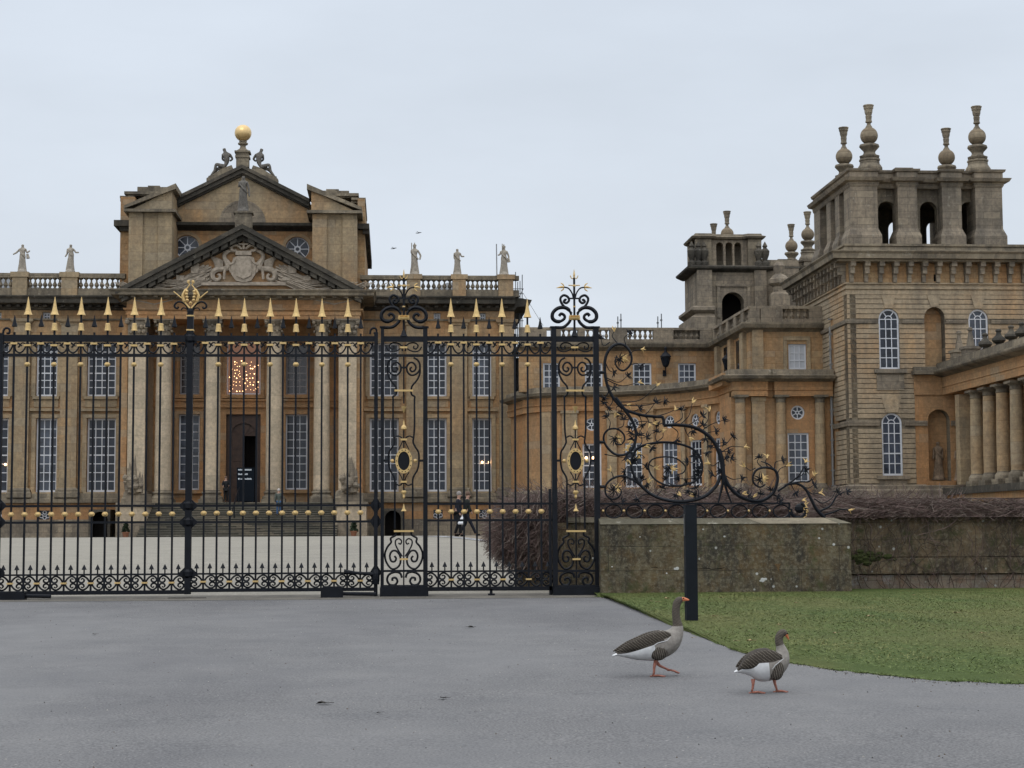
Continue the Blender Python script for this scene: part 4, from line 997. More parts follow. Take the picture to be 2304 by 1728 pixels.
    for yy in (BY, BY + BD - 1.5):
        pier(b0, yy, wc, 1.5); pier(b1 - wc, yy, wc, 1.5)
        for x in xm: pier(x, yy + (.0 if yy == BY else .3), wm, 1.2)
    for x in (b0, b1 - 1.2):
        for y in (BY + 2.6, BY + 4.7): pier(x, y, 1.2, 1.0)
    # entablature breaking forward over the piers
    q = [(b0, BY + BD), (b0, BY), (b0 + wc, BY), (b0 + wc, BY + .5), (xm[0], BY + .5), (xm[0], BY), (xm[0] + wm, BY), (xm[0] + wm, BY + .5), (xm[1], BY + .5), (xm[1], BY), (xm[1] + wm, BY), (xm[1] + wm, BY + .5), (b1 - wc, BY + .5), (b1 - wc, BY), (b1, BY), (b1, BY + BD)]
    mb = MB(); mb.sweep(q, [(-.02, bz(421)), (.02, bz(421)), (.08, bz(417)), (.1, bz(411)), (.35, bz(409)), (.45, bz(402)), (.1, bz(400)), (.05, bz(399)), (.05, bz(388)), (.16, bz(386)), (.2, bz(381)), (-.1, bz(380))])
    mb.box(b0 + .5, b1 - .5, BY + .55, BY + BD, bz(420), bz(382)); mb.box(b0 + .04, b1 - .04, BY + BD, BY + BD + .4, bz(411), bz(384)); mb.box(b0 + .05, b0 + .55, BY + .5, BY + BD, bz(418), bz(384)); mb.box(b1 - .55, b1 - .05, BY + .5, BY + BD, bz(418), bz(384))
    mb.build('belvedere_cornice', M['grey'], root)
    mb = MB(); mb.box(X(2018, BY, 376), X(2058, BY, 376), BY + .3, BY + 1.3, bz(382), bz(375)); mb.box(b0 + 1.2, b1 - 1.2, BY + 1.2, BY + BD - 1.2, bz(384), bz(377)); mb.build('parapet_block', M['mid'], root)
    # finials
    def fin(x, y, zb, s):
        m = MB()
        m.lathe([(30, 0), (30, 9), (27, 13), (23, 19), (22.5, 25), (24.5, 28), (24, 31), (21, 32), (23, 35), (22, 38), (15, 42)], x, y, 8, zb)
        m.v = [(a, b, zb + (c - zb) * s) if False else (a, b, c) for a, b, c in m.v]
        return m
    def fin_build(x, y, zb, s):
        S = lambda pr: [(r * s, z * s) for r, z in pr]
        m = MB(); m.lathe(S([(29, 0), (29, 9), (27, 13), (23, 19), (22.5, 25), (24.5, 27), (24, 31), (20, 32)]), x, y, 8, zb); f = m.build('finial', M['mid'], root)
        m = MB(); m.lathe(S([(20, 32), (22, 34), (22, 38), (14, 41), (11, 46), (12, 50), (17, 56), (20, 60), (19, 65), (14, 67)]), x, y, 32, zb, lobes=[0, 0, .05, .12, .2, .22, .2, .18, .15, 0]); m.build('scroll_console', M['mid'], f, smooth=True)
        m = MB(); m.sphere((x, y, zb + 86 * s), 20.3 * s, 28); m.build('stone_ball', stone_ball, f, smooth='all')
        m = MB(); m.lathe(S([(9, 104), (7, 108), (4.5, 112), (4.5, 116), (8, 118), (6.5, 124), (7.5, 132), (6.5, 135), (8, 137), (7.5, 139)]), x, y, 16, zb)
        m.lathe(S([(8, 138), (9, 141), (9.5, 147), (11.5, 151), (11, 153), (12.8, 157), (12.3, 158.5), (9, 158), (8, 152)]), x, y, 8, zb); m.build('coronet', M['mid'], f)
    s = 101.3 / FPX; zf = Z(378, 101.3, 2080)
    fy = (BY + .9, 107.2); fx = (W(1955, 292, fy[0]).x, W(2198, 296, fy[0]).x)
    for y in fy:
        for x in fx: fin_build(x, y, bz(380) - .05, s)
    return root, (fx[0], fy[0], zf + 86 * s)
stone_ball = stone('ball_stone', (.26, .21, .15), (.30, .235, .16), (.22, .17, .12), (.15, .13, .1), bw=9, bh=.35, mortar=.01, streak=.3)
tw, fpt = tower('tall rusticated stone tower with open arched belvedere and four ball finials, beside the colonnade')
fp2 = W(1636, 517, 138.3)
dx, dy, dz = fp2.x - fpt[0], 138.3 - fpt[1], fp2.z - W(1955, 292, 101.3).z
tw2 = copy_tree(tw, None, (dx, dy, dz)); tw2['label'] = 'distant matching stone tower, mostly hidden behind the roofs of the wing'
# nearer lantern building in front of the far tower
LY = 126.5; lz = lambda py: Z(py, LY, 1630); lx = lambda px, py=600: X(px, LY, py)
lt = empty('lantern_tower', (lx(1630), LY + 3, g(LY)), 'squat grey stone tower with small arcaded lantern, above the back of the curved wing', 'tower')
mb = MB(); wall(mb, FY(LY), lx(1565), lx(1800), lz(760), lz(603), [hole(lx(1624, 660), lx(1674, 660), lz(730), lz(657), 'arch'), hole(lx(1745, 660), lx(1768, 660), lz(740), lz(645), 'arch')], d1=1.2); mb.box(lx(1565), lx(1565) + .5, LY + 1.2, LY + 4.8, lz(760), lz(604)); mb.build('wall', M['grey'], lt)
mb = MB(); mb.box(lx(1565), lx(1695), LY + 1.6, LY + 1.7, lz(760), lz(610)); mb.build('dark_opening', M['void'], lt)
mb = MB(); mb.fbox(FY(LY), lx(1612), lx(1619), -.1, .02, lz(715), lz(645)); mb.fbox(FY(LY), lx(1680), lx(1687), -.1, .02, lz(715), lz(645)); mb.fbox(FY(LY), lx(1610), lx(1689), -.14, .02, lz(645) + .001, lz(640))
mb.fbox(FY(LY), lx(1566), lx(1600), -.35, .1, lz(760), lz(605)); mb.fbox(FY(LY), lx(1695), lx(1722), -.35, .1, lz(760), lz(605)); mb.fbox(FY(LY), lx(1757), lx(1795), -.3, .1, lz(700), lz(605)); mb.build('pier', M['grey'], lt)
ol = [(lx(1562), LY + 4.8), (lx(1562), LY), (lx(1720), LY), (lx(1720), LY + .4), (lx(1800), LY + .4)]
mb = MB(); mb.sweep(ol, [(0, lz(613)), (.2, lz(611)), (.55, lz(606)), (.6, lz(602)), (.1, lz(598)), (0, lz(597))]); mb.box(lx(1563), lx(1800), LY + .02, LY + 4.8, lz(612), lz(598)); mb.build('cornice', M['dark'], lt)
mb = MB(); mb.sweep([(lx(1565), LY + 4.8), (lx(1565), LY - .2), (lx(1604), LY - .2)], [(0, lz(760)), (.5, lz(760)), (.5, lz(716)), (.1, lz(708)), (.5, lz(700)), (.5, lz(694)), (0, lz(688))]); mb.build('stepped_base', M['grey'], lt)
a0, a1 = lx(1567, 560), lx(1716, 560)
mb = MB(); hs = [hole(lx(p, 560) - .16, lx(p, 560) + .16, lz(596), lz(541), 'arch') for p in (1624, 1645, 1665)]
for h in hs: h['u0'] -= .1; h['u1'] += .1
wall(mb, FY(LY + .8), a0, a1, lz(598), lz(534), hs, d1=.5); mb.box(a0, a1, LY + 3.5, LY + 4, lz(598), lz(534)); mb.build('lantern_wall', M['grey'], lt)
mb = MB(); mb.box(a0, lx(1603, 560), LY + .4, LY + 1.3, lz(598), lz(534)); mb.box(lx(1686, 560), a1, LY + .4, LY + 1.3, lz(598), lz(534)); mb.build('lantern_pier', M['mid'], lt)
mb = MB(); mb.sweep([(a0, LY + 4), (a0, LY + .4), (lx(1603, 560), LY + .4), (lx(1612), LY + .75), (lx(1678), LY + .75), (lx(1686, 560), LY + .4), (a1, LY + .4), (a1, LY + 4)], [(0, lz(536)), (.2, lz(534)), (.3, lz(530)), (.05, lz(527)), (0, lz(523))]); mb.box(a0 + .1, a1 - .1, LY + .8, LY + 4, lz(536), lz(524)); mb.build('lantern_cornice', M['mid'], lt)
for p in (1557, 1572, 1585, 1708, 1722):
    mb = MB(); mb.lathe([(.3, 0), (.32, .25), (.15, .4), (.3, .8), (.34, 1.1), (.12, 1.35), (.2, 1.45), (.02, 1.8)], lx(p, 585), LY + .1, 8, lz(598)); mb.build('urn', M['dark'], lt)
mb = MB(); mb.lathe([(.75, 0), (.75, .9), (.5, 1.1), (.45, 1.5), (.8, 1.7), (.8, 2.0), (.35, 2.4), (.45, 3.0), (.2, 3.3)], lx(1745, 640), LY - 1.2, 8, lz(696)); mb.box(lx(1722), lx(1770), LY - 2.4, LY - .1, lz(720), lz(696)); mb.build('roof_urn', M['grey'], lt)
mb = MB(); mb.box(lx(1720), lx(1800), LY + .42, LY + .9, lz(598), lz(582)); mb.build('parapet', M['grey'], lt)

# drainpipe
mb = MB(); xd = X(1868, 103.9, 900); mb.tube([(xd, 103.6, g(104)), (xd, 103.6, Z(735, 103.6, 1868))], .07, 8)
for k in range(14): mb.box(xd - .1, xd + .1, 103.52, 103.7, g(104) + 1 + k * .9, g(104) + 1.08 + k * .9)
tag(mb.build('drainpipe', plain('lead_pipe', (.27, .27, .26), .6, nz_=.3)), 'long grey downpipe in the corner between the wing and the tower', 'drainpipe')

# ================================================================== COLONNADE
XC = X(2120, 100, 900); col_r = empty('colonnade', (XC, 92, g(92)), 'row of plain stone columns coming forward from the tower at the right edge', 'colonnade')
zc0, zc1 = Z(1083, 98.2, 2146), Z(890, 98.2, 2144); ze0, ze1, ze2 = Z(884, 98.5, 2140), Z(840, 99.9, 2115), Z(818, 99.9, 2120)
Yn = 78.0
fs, Ls = frame(XC, TY, XC, Yn)
cc = tuscan(col_r, XC + .45, 95.4, zc0 + .3, zc1 - .4, .38, M['pil'], M['mid'])
for k in range(1, 9): copy_tree(cc, col_r, (0, -2.1 * k, 0))
mb = MB(); mb.box(XC + .1, XC + .8, 97.3, 98.0, zc0 - .2, zc1); mb.build('end_pilaster', M['pil'], col_r)
mb = MB(); mb.sweep([(XC - 2.0, TY - .02), (XC, TY - .02), (XC, Yn)][1:], [(0, ze0), (0, (ze0 * 2 + ze1) / 3), (.06, (ze0 * 2 + ze1) / 3 + .01), (.02, (ze0 * 2 + ze1) / 3 + .08), (.02, ze1), (0, ze1 + .01)]); mb.box(XC + .02, XC + 4, Yn, TY - .05, ze0 + .01, ze1); mb.build('entablature', M['ora'], col_r)
mb = MB(); mb.sweep([(XC, TY - .02), (XC, Yn)], [(0, ze1 - .25), (.2, ze1 - .2), (.6, ze1 - .1), (.7, ze1), (.7, ze1 + .12), (.35, ze1 + .15), (.3, ze2), (-.5, ze2 + .02)]); mb.build('cornice', M['mid'], col_r)
mb = MB(); mb.box(X(2056, TY, 860), XC + .4, TY - .12, TY + .02, ze0, ze1 - .1); mb.build('end_entablature', M['ora'], col_r)
mb = MB(); mb.box(X(2050, TY, 830), XC + .2, TY - .7, TY + .02, ze1 - .1, ze1 + .12); mb.box(X(2053, TY, 830), XC + .2, TY - .4, TY + .02, ze1 + .121, ze1 + .35); mb.build('end_cornice', M['mid'], col_r)
mb = MB(); mb.box(XC + 3.4, XC + 4, Yn, TY - .05, g(90) - .2, ze0 + .02); mb.build('back_wall', M['ora'], col_r)
mb = MB(); mb.box(XC - .25, XC + 3.4, Yn, TY - .05, zc0 - .75, zc0 - .36); mb.build('stylobate', M['dark'], col_r)
mb = MB(); hs = [hole(100 - y - .28, 100 - y + .28, zc0 - 2.3, zc0 - 1.25, 'arch') for y in (95.5, 93.4, 91.3)]
wall(mb, fs, 0, Ls, g(90) - .3, zc0 - .751, hs, d0=0, d1=.5); mb.build('basement_wall', M['ora'], col_r)
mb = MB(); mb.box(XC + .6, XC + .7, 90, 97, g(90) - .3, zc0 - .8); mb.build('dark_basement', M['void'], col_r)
mb = MB(); mb.box(XC - .6, XC + .4, 83.8, 89.7, g(86), zc0 - 1.5); mb.box(XC - .8, XC + .4, 83.7, 89.9, zc0 - 1.5, zc0 - 1.25); mb.build('stair_block', M['grey'], col_r)
for k, px in enumerate((2207, 2238, 2267, 2291)):
    Yu = 100 * (2120 - 880) / (px - 880) - .2; m = MB(); s = Yu / FPX; zb = ze2
    m.lathe([(a * s, b * s) for a, b in ((12, 0), (12, 7), (7, 9), (6, 12), (12, 14), (16, 19), (15, 24), (9, 29), (6, 33), (5, 38), (7, 40), (7, 43), (3, 46))], XC + .3, Yu, 14, zb - .05); m.build('parapet_urn', M['dark'], col_r, smooth=True)
for px in (2150, 2176):
    Yu = 100 * (2120 - 880) / (px - 880); m = MB(); s = Yu / FPX
    m.box(XC - .1, XC + .7, Yu - .4, Yu + .4, ze2 - .02, ze2 + 16 * s); m.box(XC - .18, XC + .78, Yu - .5, Yu + .5, ze2 + 16 * s, ze2 + 22 * s)
    m.lathe([(a * s, b * s) for a, b in ((11, 22), (9, 35), (6, 48), (4, 58), (7, 61), (6, 66), (2, 68))], XC + .3, Yu, 4, ze2); m.build('scroll_pedestal', M['grey'], col_r)
# ================================================================== GROUND
def strip_sheet(name, x0, x1, ys, dz, mat, nx=1):
    mb = MB(); ys = sorted(ys); n = len(mb.v)
    for y in ys:
        for i in range(nx + 1): mb.v.append((x0 + (x1 - x0) * i / nx, y, g(y) + dz))
    for j in range(len(ys) - 1):
        for i in range(nx): a = j * (nx + 1) + i; mb.f.append((a, a + 1, a + nx + 2, a + nx + 1)); mb.m.append(0)
    o = mb.build(name, mat, smooth='all'); o['kind'] = 'structure'; return o
def groundmat(name, c1, c2, c3, sc1, specks=None, bs_=.3, rough=.95, fine=60, big=.25, dist=.01):
    m, t, n, l, bs = newmat(name); pos = n.new('ShaderNodeNewGeometry').outputs['Position']
    c = mixc(t, noise(t, pos, fine, 3, .3, .7), c1, c2)
    c = mixc(t, math_(t, 'MULTIPLY', noise(t, scaled(t, pos, (1, .45, 1)), big, 6, .40, .66), .7), c, c3)
    c = mixc(t, math_(t, 'MULTIPLY', noise(t, scaled(t, pos, (.6, .25, 1), (7, 3, 0)), big * 1.7, 5, .5, .7), .5), c, mixc(t, 1.0, c, (.72, .72, .75), 'MULTIPLY'))
    c = mixc(t, noise(t, pos, sc1, 5, .3, .75), c, mixc(t, 1.0, c, (.80, .81, .83), 'MULTIPLY'))
    if specks:
        v = n.new('ShaderNodeTexVoronoi'); v.inputs['Scale'].default_value = specks[0]; l.new(pos, v.inputs['Vector'])
        mr_ = n.new('ShaderNodeMapRange'); mr_.inputs[1].default_value = specks[1]; mr_.inputs[2].default_value = specks[1] * .6; l.new(v.outputs['Distance'], mr_.inputs[0])
        gate = noise(t, v.outputs['Color'], 3.1, 0, .60, .62)
        c = mixc(t, math_(t, 'MULTIPLY', mr_.outputs[0], gate), c, specks[2])
    l.new(c, bs.inputs['Base Color']); bs.inputs['Roughness'].default_value = rough
    try: bs.inputs['Specular IOR Level'].default_value = .25
    except Exception: pass
    bump(t, bs, math_(t, 'ADD', noise(t, pos, fine, 3, .2, .8), noise(t, pos, fine * .25, 3, .2, .8)), bs_, dist)
    return m
M['road'] = groundmat('pale_worn_asphalt', (.105, .103, .105), (.30, .292, .285), (.25, .245, .242), 1.2, (9, .10, (.40, .38, .36)), fine=55, big=.35, bs_=.5)
M['gravel'] = groundmat('pale_gravel', (.20, .18, .145), (.50, .46, .385), (.36, .33, .27), 1.2, fine=22, big=.12, dist=.02)
M['soil'] = groundmat('far_ground', (.10, .11, .05), (.14, .14, .07), (.12, .12, .07), .5)
M['thr'] = groundmat('sandy_threshold', (.17, .155, .125), (.29, .265, .225), (.12, .11, .095), 3, (5, .2, (.09, .08, .07)), fine=30, big=1.2)
M['tanpath'] = groundmat('tan_path', (.25, .205, .15), (.31, .26, .19), (.27, .22, .16), 1)
M['kerb'] = plain('pale_kerb', (.48, .48, .48), .8, nz_=.15, nscale=1.5)
strip_sheet('ground', -900, 900, [-60, 0, 31, 33, 50, 70, 124, 200, 3000], -.06, M['soil'])
strip_sheet('road', -40, 40, [-20, 0, 10, 20, 30.1, 31.0], .004, M['road'])
strip_sheet('threshold', -40, 5.9, [30.0, 31, 31.7], .0085, M['thr'])
strip_sheet('gravel_court', -70, 45, [31, 31.9, 33, 36, 40, 45, 50, 56, 62, 66, 70, 90, 124, 127], .004, M['gravel'], 4)
kp = [G(p, q) for p, q in ((935, 1207.5), (975, 1208), (1010, 1210), (1050, 1214), (1090, 1219.5), (1120, 1226), (1155, 1236), (1200, 1254), (1250, 1275))]
mb = MB(); k2 = cr([(p.x, p.y) for p in kp], 6)
for a, b in zip(k2, k2[1:]):
    mb.poly([(a.x, a.y, g(a.y) + .02), (b.x, b.y, g(b.y) + .02), (b.x + .35, b.y + 1.0, g(b.y + 1.0) + .02), (a.x + .1, a.y + 1.6, g(a.y + 1.6) + .02)])
o = mb.build('kerb', M['kerb']); o['kind'] = 'structure'
mb = MB(); n_ = len(k2)
for a, b in zip(k2, k2[1:]):
    ya, yb = max(a.y + 1.4, 44), max(b.y + .9, 44)
    if b.x - a.x < .01: continue
    for j in range(6):
        f0, f1 = j / 6, (j + 1) / 6; A0 = ya + (80 - ya) * f0; A1 = ya + (80 - ya) * f1; B0 = yb + (80 - yb) * f0; B1 = yb + (80 - yb) * f1
        mb.poly([(a.x + .3, A0, g(A0) + .012), (b.x + .3, B0, g(B0) + .012), (b.x + .3, B1, g(B1) + .012), (a.x + .3, A1, g(A1) + .012)])
o = mb.build('path', M['tanpath']); o['kind'] = 'structure'
# lawn with ragged edge
ep = [(1345, 1344), (1368, 1347), (1400, 1360), (1440, 1377), (1485, 1398), (1540, 1419), (1600, 1443), (1680, 1471), (1760, 1489), (1850, 1504), (1950, 1516), (2100, 1531), (2304, 1541), (2600, 1550)]
EP = cr([tuple(G(a, b).xy) for a, b in ep], 5) + [Vector((12, 16.25)), Vector((26, 16.2))]
rnd = random.Random(5)
EPj = [(p.x + rnd.uniform(-.02, .02), p.y + rnd.uniform(-.07, .07)) for p in EP]
xr = 26.0
mb = MB(); M['lawn'] = groundmat('lawn_soil', (.088, .125, .032), (.108, .15, .038), (.175, .165, .055), 2.2, fine=35, big=.5, bs_=.8, dist=.03)
yt = 31.6
for a, b in zip(EPj, EPj[1:]):
    k = 8
    for j in range(k):
        f0, f1 = j / k, (j + 1) / k; A0 = a[1] + (yt - a[1]) * f0; A1 = a[1] + (yt - a[1]) * f1; B0 = b[1] + (yt - b[1]) * f0; B1 = b[1] + (yt - b[1]) * f1
        hz = lambda f: .006 + .041 * min(1, f * 6)
        mb.poly([(a[0], A0, g(A0) + hz(f0)), (b[0], B0, g(B0) + hz(f0)), (b[0], B1, g(B1) + hz(f1)), (a[0], A1, g(A1) + hz(f1))])
o = mb.build('lawn', M['lawn'], smooth='all'); o['kind'] = 'structure'
def edge_y(x):
    for a, b in zip(EPj, EPj[1:]):
        if a[0] <= x <= b[0] and b[0] > a[0]: return a[1] + (b[1] - a[1]) * (x - a[0]) / (b[0] - a[0])
    return None
rg = np.random.default_rng(3); x_lo, x_hi = EPj[0][0], 11.5
bl = 80000; gx = rg.uniform(x_lo, x_hi, bl); gy = 14 + (31 - 14) * rg.uniform(0, 1, bl) ** .85
ex = np.array([p[0] for p in EPj]); ey = np.array([p[1] for p in EPj]); yy = np.interp(gx, ex, ey)
ke = 9000; gx[:ke] = np.interp(rg.uniform(0, len(ex) - 1, ke), np.arange(len(ex)), ex) + rg.normal(0, .04, ke); gy[:ke] = np.interp(gx[:ke], ex, ey) + np.abs(rg.normal(0, .09, ke)) - .05; yy[:ke] = gy[:ke] - 1
ok = (gy > yy - .02) & (gy < 30.85) & (np.abs(gx) < 14) & (gx < gy * .42); gx, gy = gx[ok], gy[ok]; nb = len(gx)
gz = np.interp(gy, [a for a, b in GP], [b for a, b in GP]) + np.where(gy - np.interp(gx, ex, ey) < .4, .005, .046)
hh = rg.uniform(.006, .018, nb) * (1 + .35 * np.sin(gx * 1.3) * np.sin(gy * .9)); ww = rg.uniform(.004, .009, nb); an = rg.uniform(0, PI, nb); lx_, ly_ = rg.normal(0, .03, nb), rg.normal(0, .03, nb)
V = np.zeros((nb, 3, 3)); V[:, 0, 0] = gx - ww * np.cos(an); V[:, 0, 1] = gy - ww * np.sin(an); V[:, 1, 0] = gx + ww * np.cos(an); V[:, 1, 1] = gy + ww * np.sin(an); V[:, 0, 2] = V[:, 1, 2] = gz
V[:, 2, 0] = gx + lx_; V[:, 2, 1] = gy + ly_; V[:, 2, 2] = gz + hh
me = bpy.data.meshes.new('grass'); me.vertices.add(nb * 3); me.vertices.foreach_set('co', V.ravel()); me.loops.add(nb * 3); me.loops.foreach_set('vertex_index', np.arange(nb * 3, dtype=np.int32)); me.polygons.add(nb); me.polygons.foreach_set('loop_start', np.arange(0, nb * 3, 3, dtype=np.int32)); me.polygons.foreach_set('loop_total', np.full(nb, 3, dtype=np.int32)); me.update()
m, t, n, l, bs = newmat('grass_blades'); pos = n.new('ShaderNodeNewGeometry').outputs['Position']
c = mixc(t, noise(t, pos, 9, 2, .3, .7), (.118, .17, .042), (.15, .205, .052)); c = mixc(t, noise(t, scaled(t, pos, (1, .7, 1)), .8, 5, .42, .68), c, (.24, .225, .078)); l.new(c, bs.inputs['Base Color']); bs.inputs['Roughness'].default_value = .8
me.materials.append(m); o = bpy.data.objects.new('grass', me); col.objects.link(o); tag(o, 'short green winter grass of the lawn', 'grass', kind='stuff')

# ================================================================== STONE WALLS
def wallmat(name, c1, c2, c3, c4, moss, bw, bh, seed):
    m, t, n, l, bs = newmat(name); pos = n.new('ShaderNodeNewGeometry').outputs['Position']; pos = scaled(t, pos, (1, 1, 1), (seed, 0, 0))
    sp = n.new('ShaderNodeSeparateXYZ'); l.new(pos, sp.inputs[0]); u = math_(t, 'ADD', sp.outputs[0], sp.outputs[1]); cb = n.new('ShaderNodeCombineXYZ'); l.new(u, cb.inputs[0]); l.new(math_(t, 'SUBTRACT', sp.outputs[2], .40), cb.inputs[1])
    br = n.new('ShaderNodeTexBrick'); l.new(cb.outputs[0], br.inputs['Vector']); br.inputs['Scale'].default_value = 1; br.inputs['Brick Width'].default_value = bw; br.inputs['Row Height'].default_value = bh; br.inputs['Mortar Size'].default_value = .006; br.inputs['Color1'].default_value = (0, 0, 0, 1); br.inputs['Color2'].default_value = (1, 1, 1, 1)
    c = mixc(t, noise(t, pos, 1.6, 7, .38, .64, .7), c1, c2); c = mixc(t, noise(t, pos, 5, 6, .45, .6, .7), c, c3)
    c = mixc(t, math_(t, 'MULTIPLY', noise(t, scaled(t, pos, (1, 1, .4)), 1.5, 9, .44, .60, .8), .85), c, c4); c = mixc(t, math_(t, 'MULTIPLY', noise(t, scaled(t, pos, (1, 1, 1), (3, 3, 0)), 16, 6, .5, .62, .8), .6), c, (.30, .27, .19)); c = mixc(t, noise(t, scaled(t, pos, (1, 1, 1), (9, 0, 0)), 3.4, 6, .55, .68, .7), c, moss)
    c = mixc(t, math_(t, 'MULTIPLY', br.outputs[0], .3), c, mixc(t, 1, c, (.6, .6, .6), 'MULTIPLY'))
    v = n.new('ShaderNodeTexVoronoi'); v.inputs['Scale'].default_value = 6; l.new(pos, v.inputs['Vector']); r = n.new('ShaderNodeMapRange'); r.inputs[1].default_value = .17; r.inputs[2].default_value = .12; l.new(v.outputs['Distance'], r.inputs[0])
    c = mixc(t, math_(t, 'MULTIPLY', r.outputs[0], noise(t, v.outputs['Color'], 2.7, 0, .63, .64)), c, (.50, .50, .45))
    c = mixc(t, math_(t, 'MULTIPLY', math_(t, 'MULTIPLY', br.outputs[1], noise(t, pos, 1.3, 4, .35, .65)), .75), c, (.03, .027, .02)); l.new(c, bs.inputs['Base Color']); bs.inputs['Roughness'].default_value = .95
    bump(t, bs, math_(t, 'SUBTRACT', noise(t, pos, 11, 8, .2, .8, .7), math_(t, 'MULTIPLY', br.outputs[1], 1.5)), .7, .03); return m
WM1 = wallmat('mossy_block_wall', (.115, .09, .052), (.185, .125, .055), (.22, .185, .11), (.035, .034, .030), (.085, .088, .034), 1.35, .42, 2)
WM2 = wallmat('old_garden_wall', (.15, .11, .062), (.235, .16, .088), (.25, .185, .11), (.04, .037, .029), (.075, .078, .032), .9, .31, 8)
WMb = wallmat('pale_wall_foot', (.26, .21, .155), (.33, .26, .2), (.27, .17, .11), (.14, .12, .095), (.36, .35, .33), .7, .2, 4)
CAP = stone('wall_coping', (.17, .155, .115), (.24, .215, .16), (.12, .11, .08), (.08, .075, .06), bw=1.4, bh=3, streak=.3, lichen=.5)
WX0, WX1, WY = X(1351, 30.7, 1250), X(1915, 30.7, 1250), 30.7
ztw = Z(1179, WY, 1600); zb = g(31) - .1
mb = MB(); mb.box(WX0, WX1, WY, WY + .75, zb, ztw); wl_ = mb
# chipped lumps on the face, real pits and cracks are small steps
o = wl_.build('stone_wall', WM1); tag(o, 'low mossy block wall carrying the black scrollwork railing, right of the gate', 'wall')
mb = MB(); a, b = ztw, ztw + .10; e_ = .02
mb.v = [(WX0, WY - e_, a), (WX1 + e_, WY - e_, a), (WX1 + e_, WY + .75 + e_, a), (WX0, WY + .75 + e_, a), (WX0, WY + .2, b), (WX1 - .25, WY + .2, b), (WX1 - .25, WY + .55, b), (WX0, WY + .55, b)]
mb.f = [(0, 1, 2, 3), (4, 5, 6, 7), (0, 1, 5, 4), (1, 2, 6, 5), (2, 3, 7, 6), (3, 0, 4, 7)]; mb.m = [0] * 6; mb.v = [(p[0], p[1], p[2] + .002) for p in mb.v]; mb.build('coping', CAP, o)
mb = MB(); rnd = random.Random(2)
for pts in (((1465, 1277), (1474, 1276), (1482, 1278)), ((1572, 1279), (1590, 1278), (1602, 1281), (1622, 1279), (1637, 1274)), ((1466, 1318), (1478, 1318))):
    mb.tube([(W(a, b, WY).x, WY, W(a, b, WY).z) for a, b in pts], [.003] + [.009] * (len(pts) - 2) + [.002], 4, flat=.4)
mb.build('crack', M['void'], o)
p = W(1750, 1274, WY); mb = MB(); mb.prism([(p.x - .06, p.z + .04), (p.x + .05, p.z + .045), (p.x + .03, p.z - .02), (p.x + .01, p.z - .12), (p.x - .01, p.z - .03)], FY(WY), -.004, .02); mb.build('chip', plain('fresh_chip', (.16, .10, .045), .95, nz_=.4, nscale=40), o)
mb = MB()
for px, py, r in ((1703, 1291, 3), (1716, 1305, 5), (1722, 1303, 4), (1711, 1307, 2.5), (1524, 1279, 4), (1519, 1280, 3), (1876, 1225, 3.2), (1630, 1207, 2.5), (1843, 1211, 2.6), (1888, 1178, 2), (1500, 1290, 2), (1377, 1275, 2), (1582, 1191, 2), (1440, 1208, 1.6), (1735, 1303, 1.5)):
    p = W(px, py, WY); mb.sphere((p.x, WY, p.z), r * .0078, 10, 1, .12, rnd.uniform(.7, 1))
mb.build('lichen_spots', plain('white_lichen', (.62, .62, .58), .9, nz_=.1), o)
GX0, GX1, GY = WX1 + .02, 26.0, 31.7; z0, z1, z2, z3 = g(31.7) - .1, Z(1290, GY, 2100), Z(1254, GY, 2100), Z(1146, GY, 2100)
mb = MB(); mb.box(GX0 - .4, GX1, GY, GY + .7, z2, z3 - .05); mb.box(GX0 - .4, GX1, GY - .09, GY + .69, z1, z2 - .015); mb.box(GX0 - .4, GX1, GY - .0, GY + .68, z1 - .04, z2 + .01); o2 = mb.build('garden_wall', WM2); tag(o2, 'taller brown garden wall hung with bare creeper, behind the lawn at the right', 'wall')
mb = MB(); mb.box(GX0 - .4, GX1, GY - .03, GY + .66, z0, z1 - .03); mb.build('wall_foot', WMb, o2)
mb = MB()
for i in range(40): x = GX0 - .3 + i * .42; mb.box(x, x + .40, GY - .06, GY + .76, z3 - .05, z3 + rnd.uniform(.0, .03))
mb.build('coping', CAP, o2)
mb = MB()
for i in range(60):
    p = W(1925 + 26 * rnd.gauss(0, 1) + 10, 1254 + rnd.gauss(0, 6), GY); mb.sphere((max(p.x, GX0 + .02), GY - .08, p.z), rnd.uniform(.03, .08), 7, 1.3, .7, .7)
tag(mb.build('moss_clump', plain('dark_moss', (.045, .055, .012), .95, nz_=.4, nscale=30, bstr=1)), 'dark green cushion of moss on the garden wall ledge', 'moss')
# return wall seen through the side gate
RY = 33.6; rx0, rx1 = X(1168, RY, 1250), X(1420, RY, 1250)
mb = MB(); mb.box(rx0, rx1, RY, RY + .8, g(RY) - .1, Z(1176, RY, 1280)); o3 = mb.build('court_wall', WM2); tag(o3, 'green stained court wall seen through the side gate', 'wall')
mb = MB(); mb.box(rx0 + .9, rx1, RY - .06, RY + .86, Z(1176, RY, 1280) + .001, Z(1164, RY, 1280)); mb.build('coping', CAP, o3)
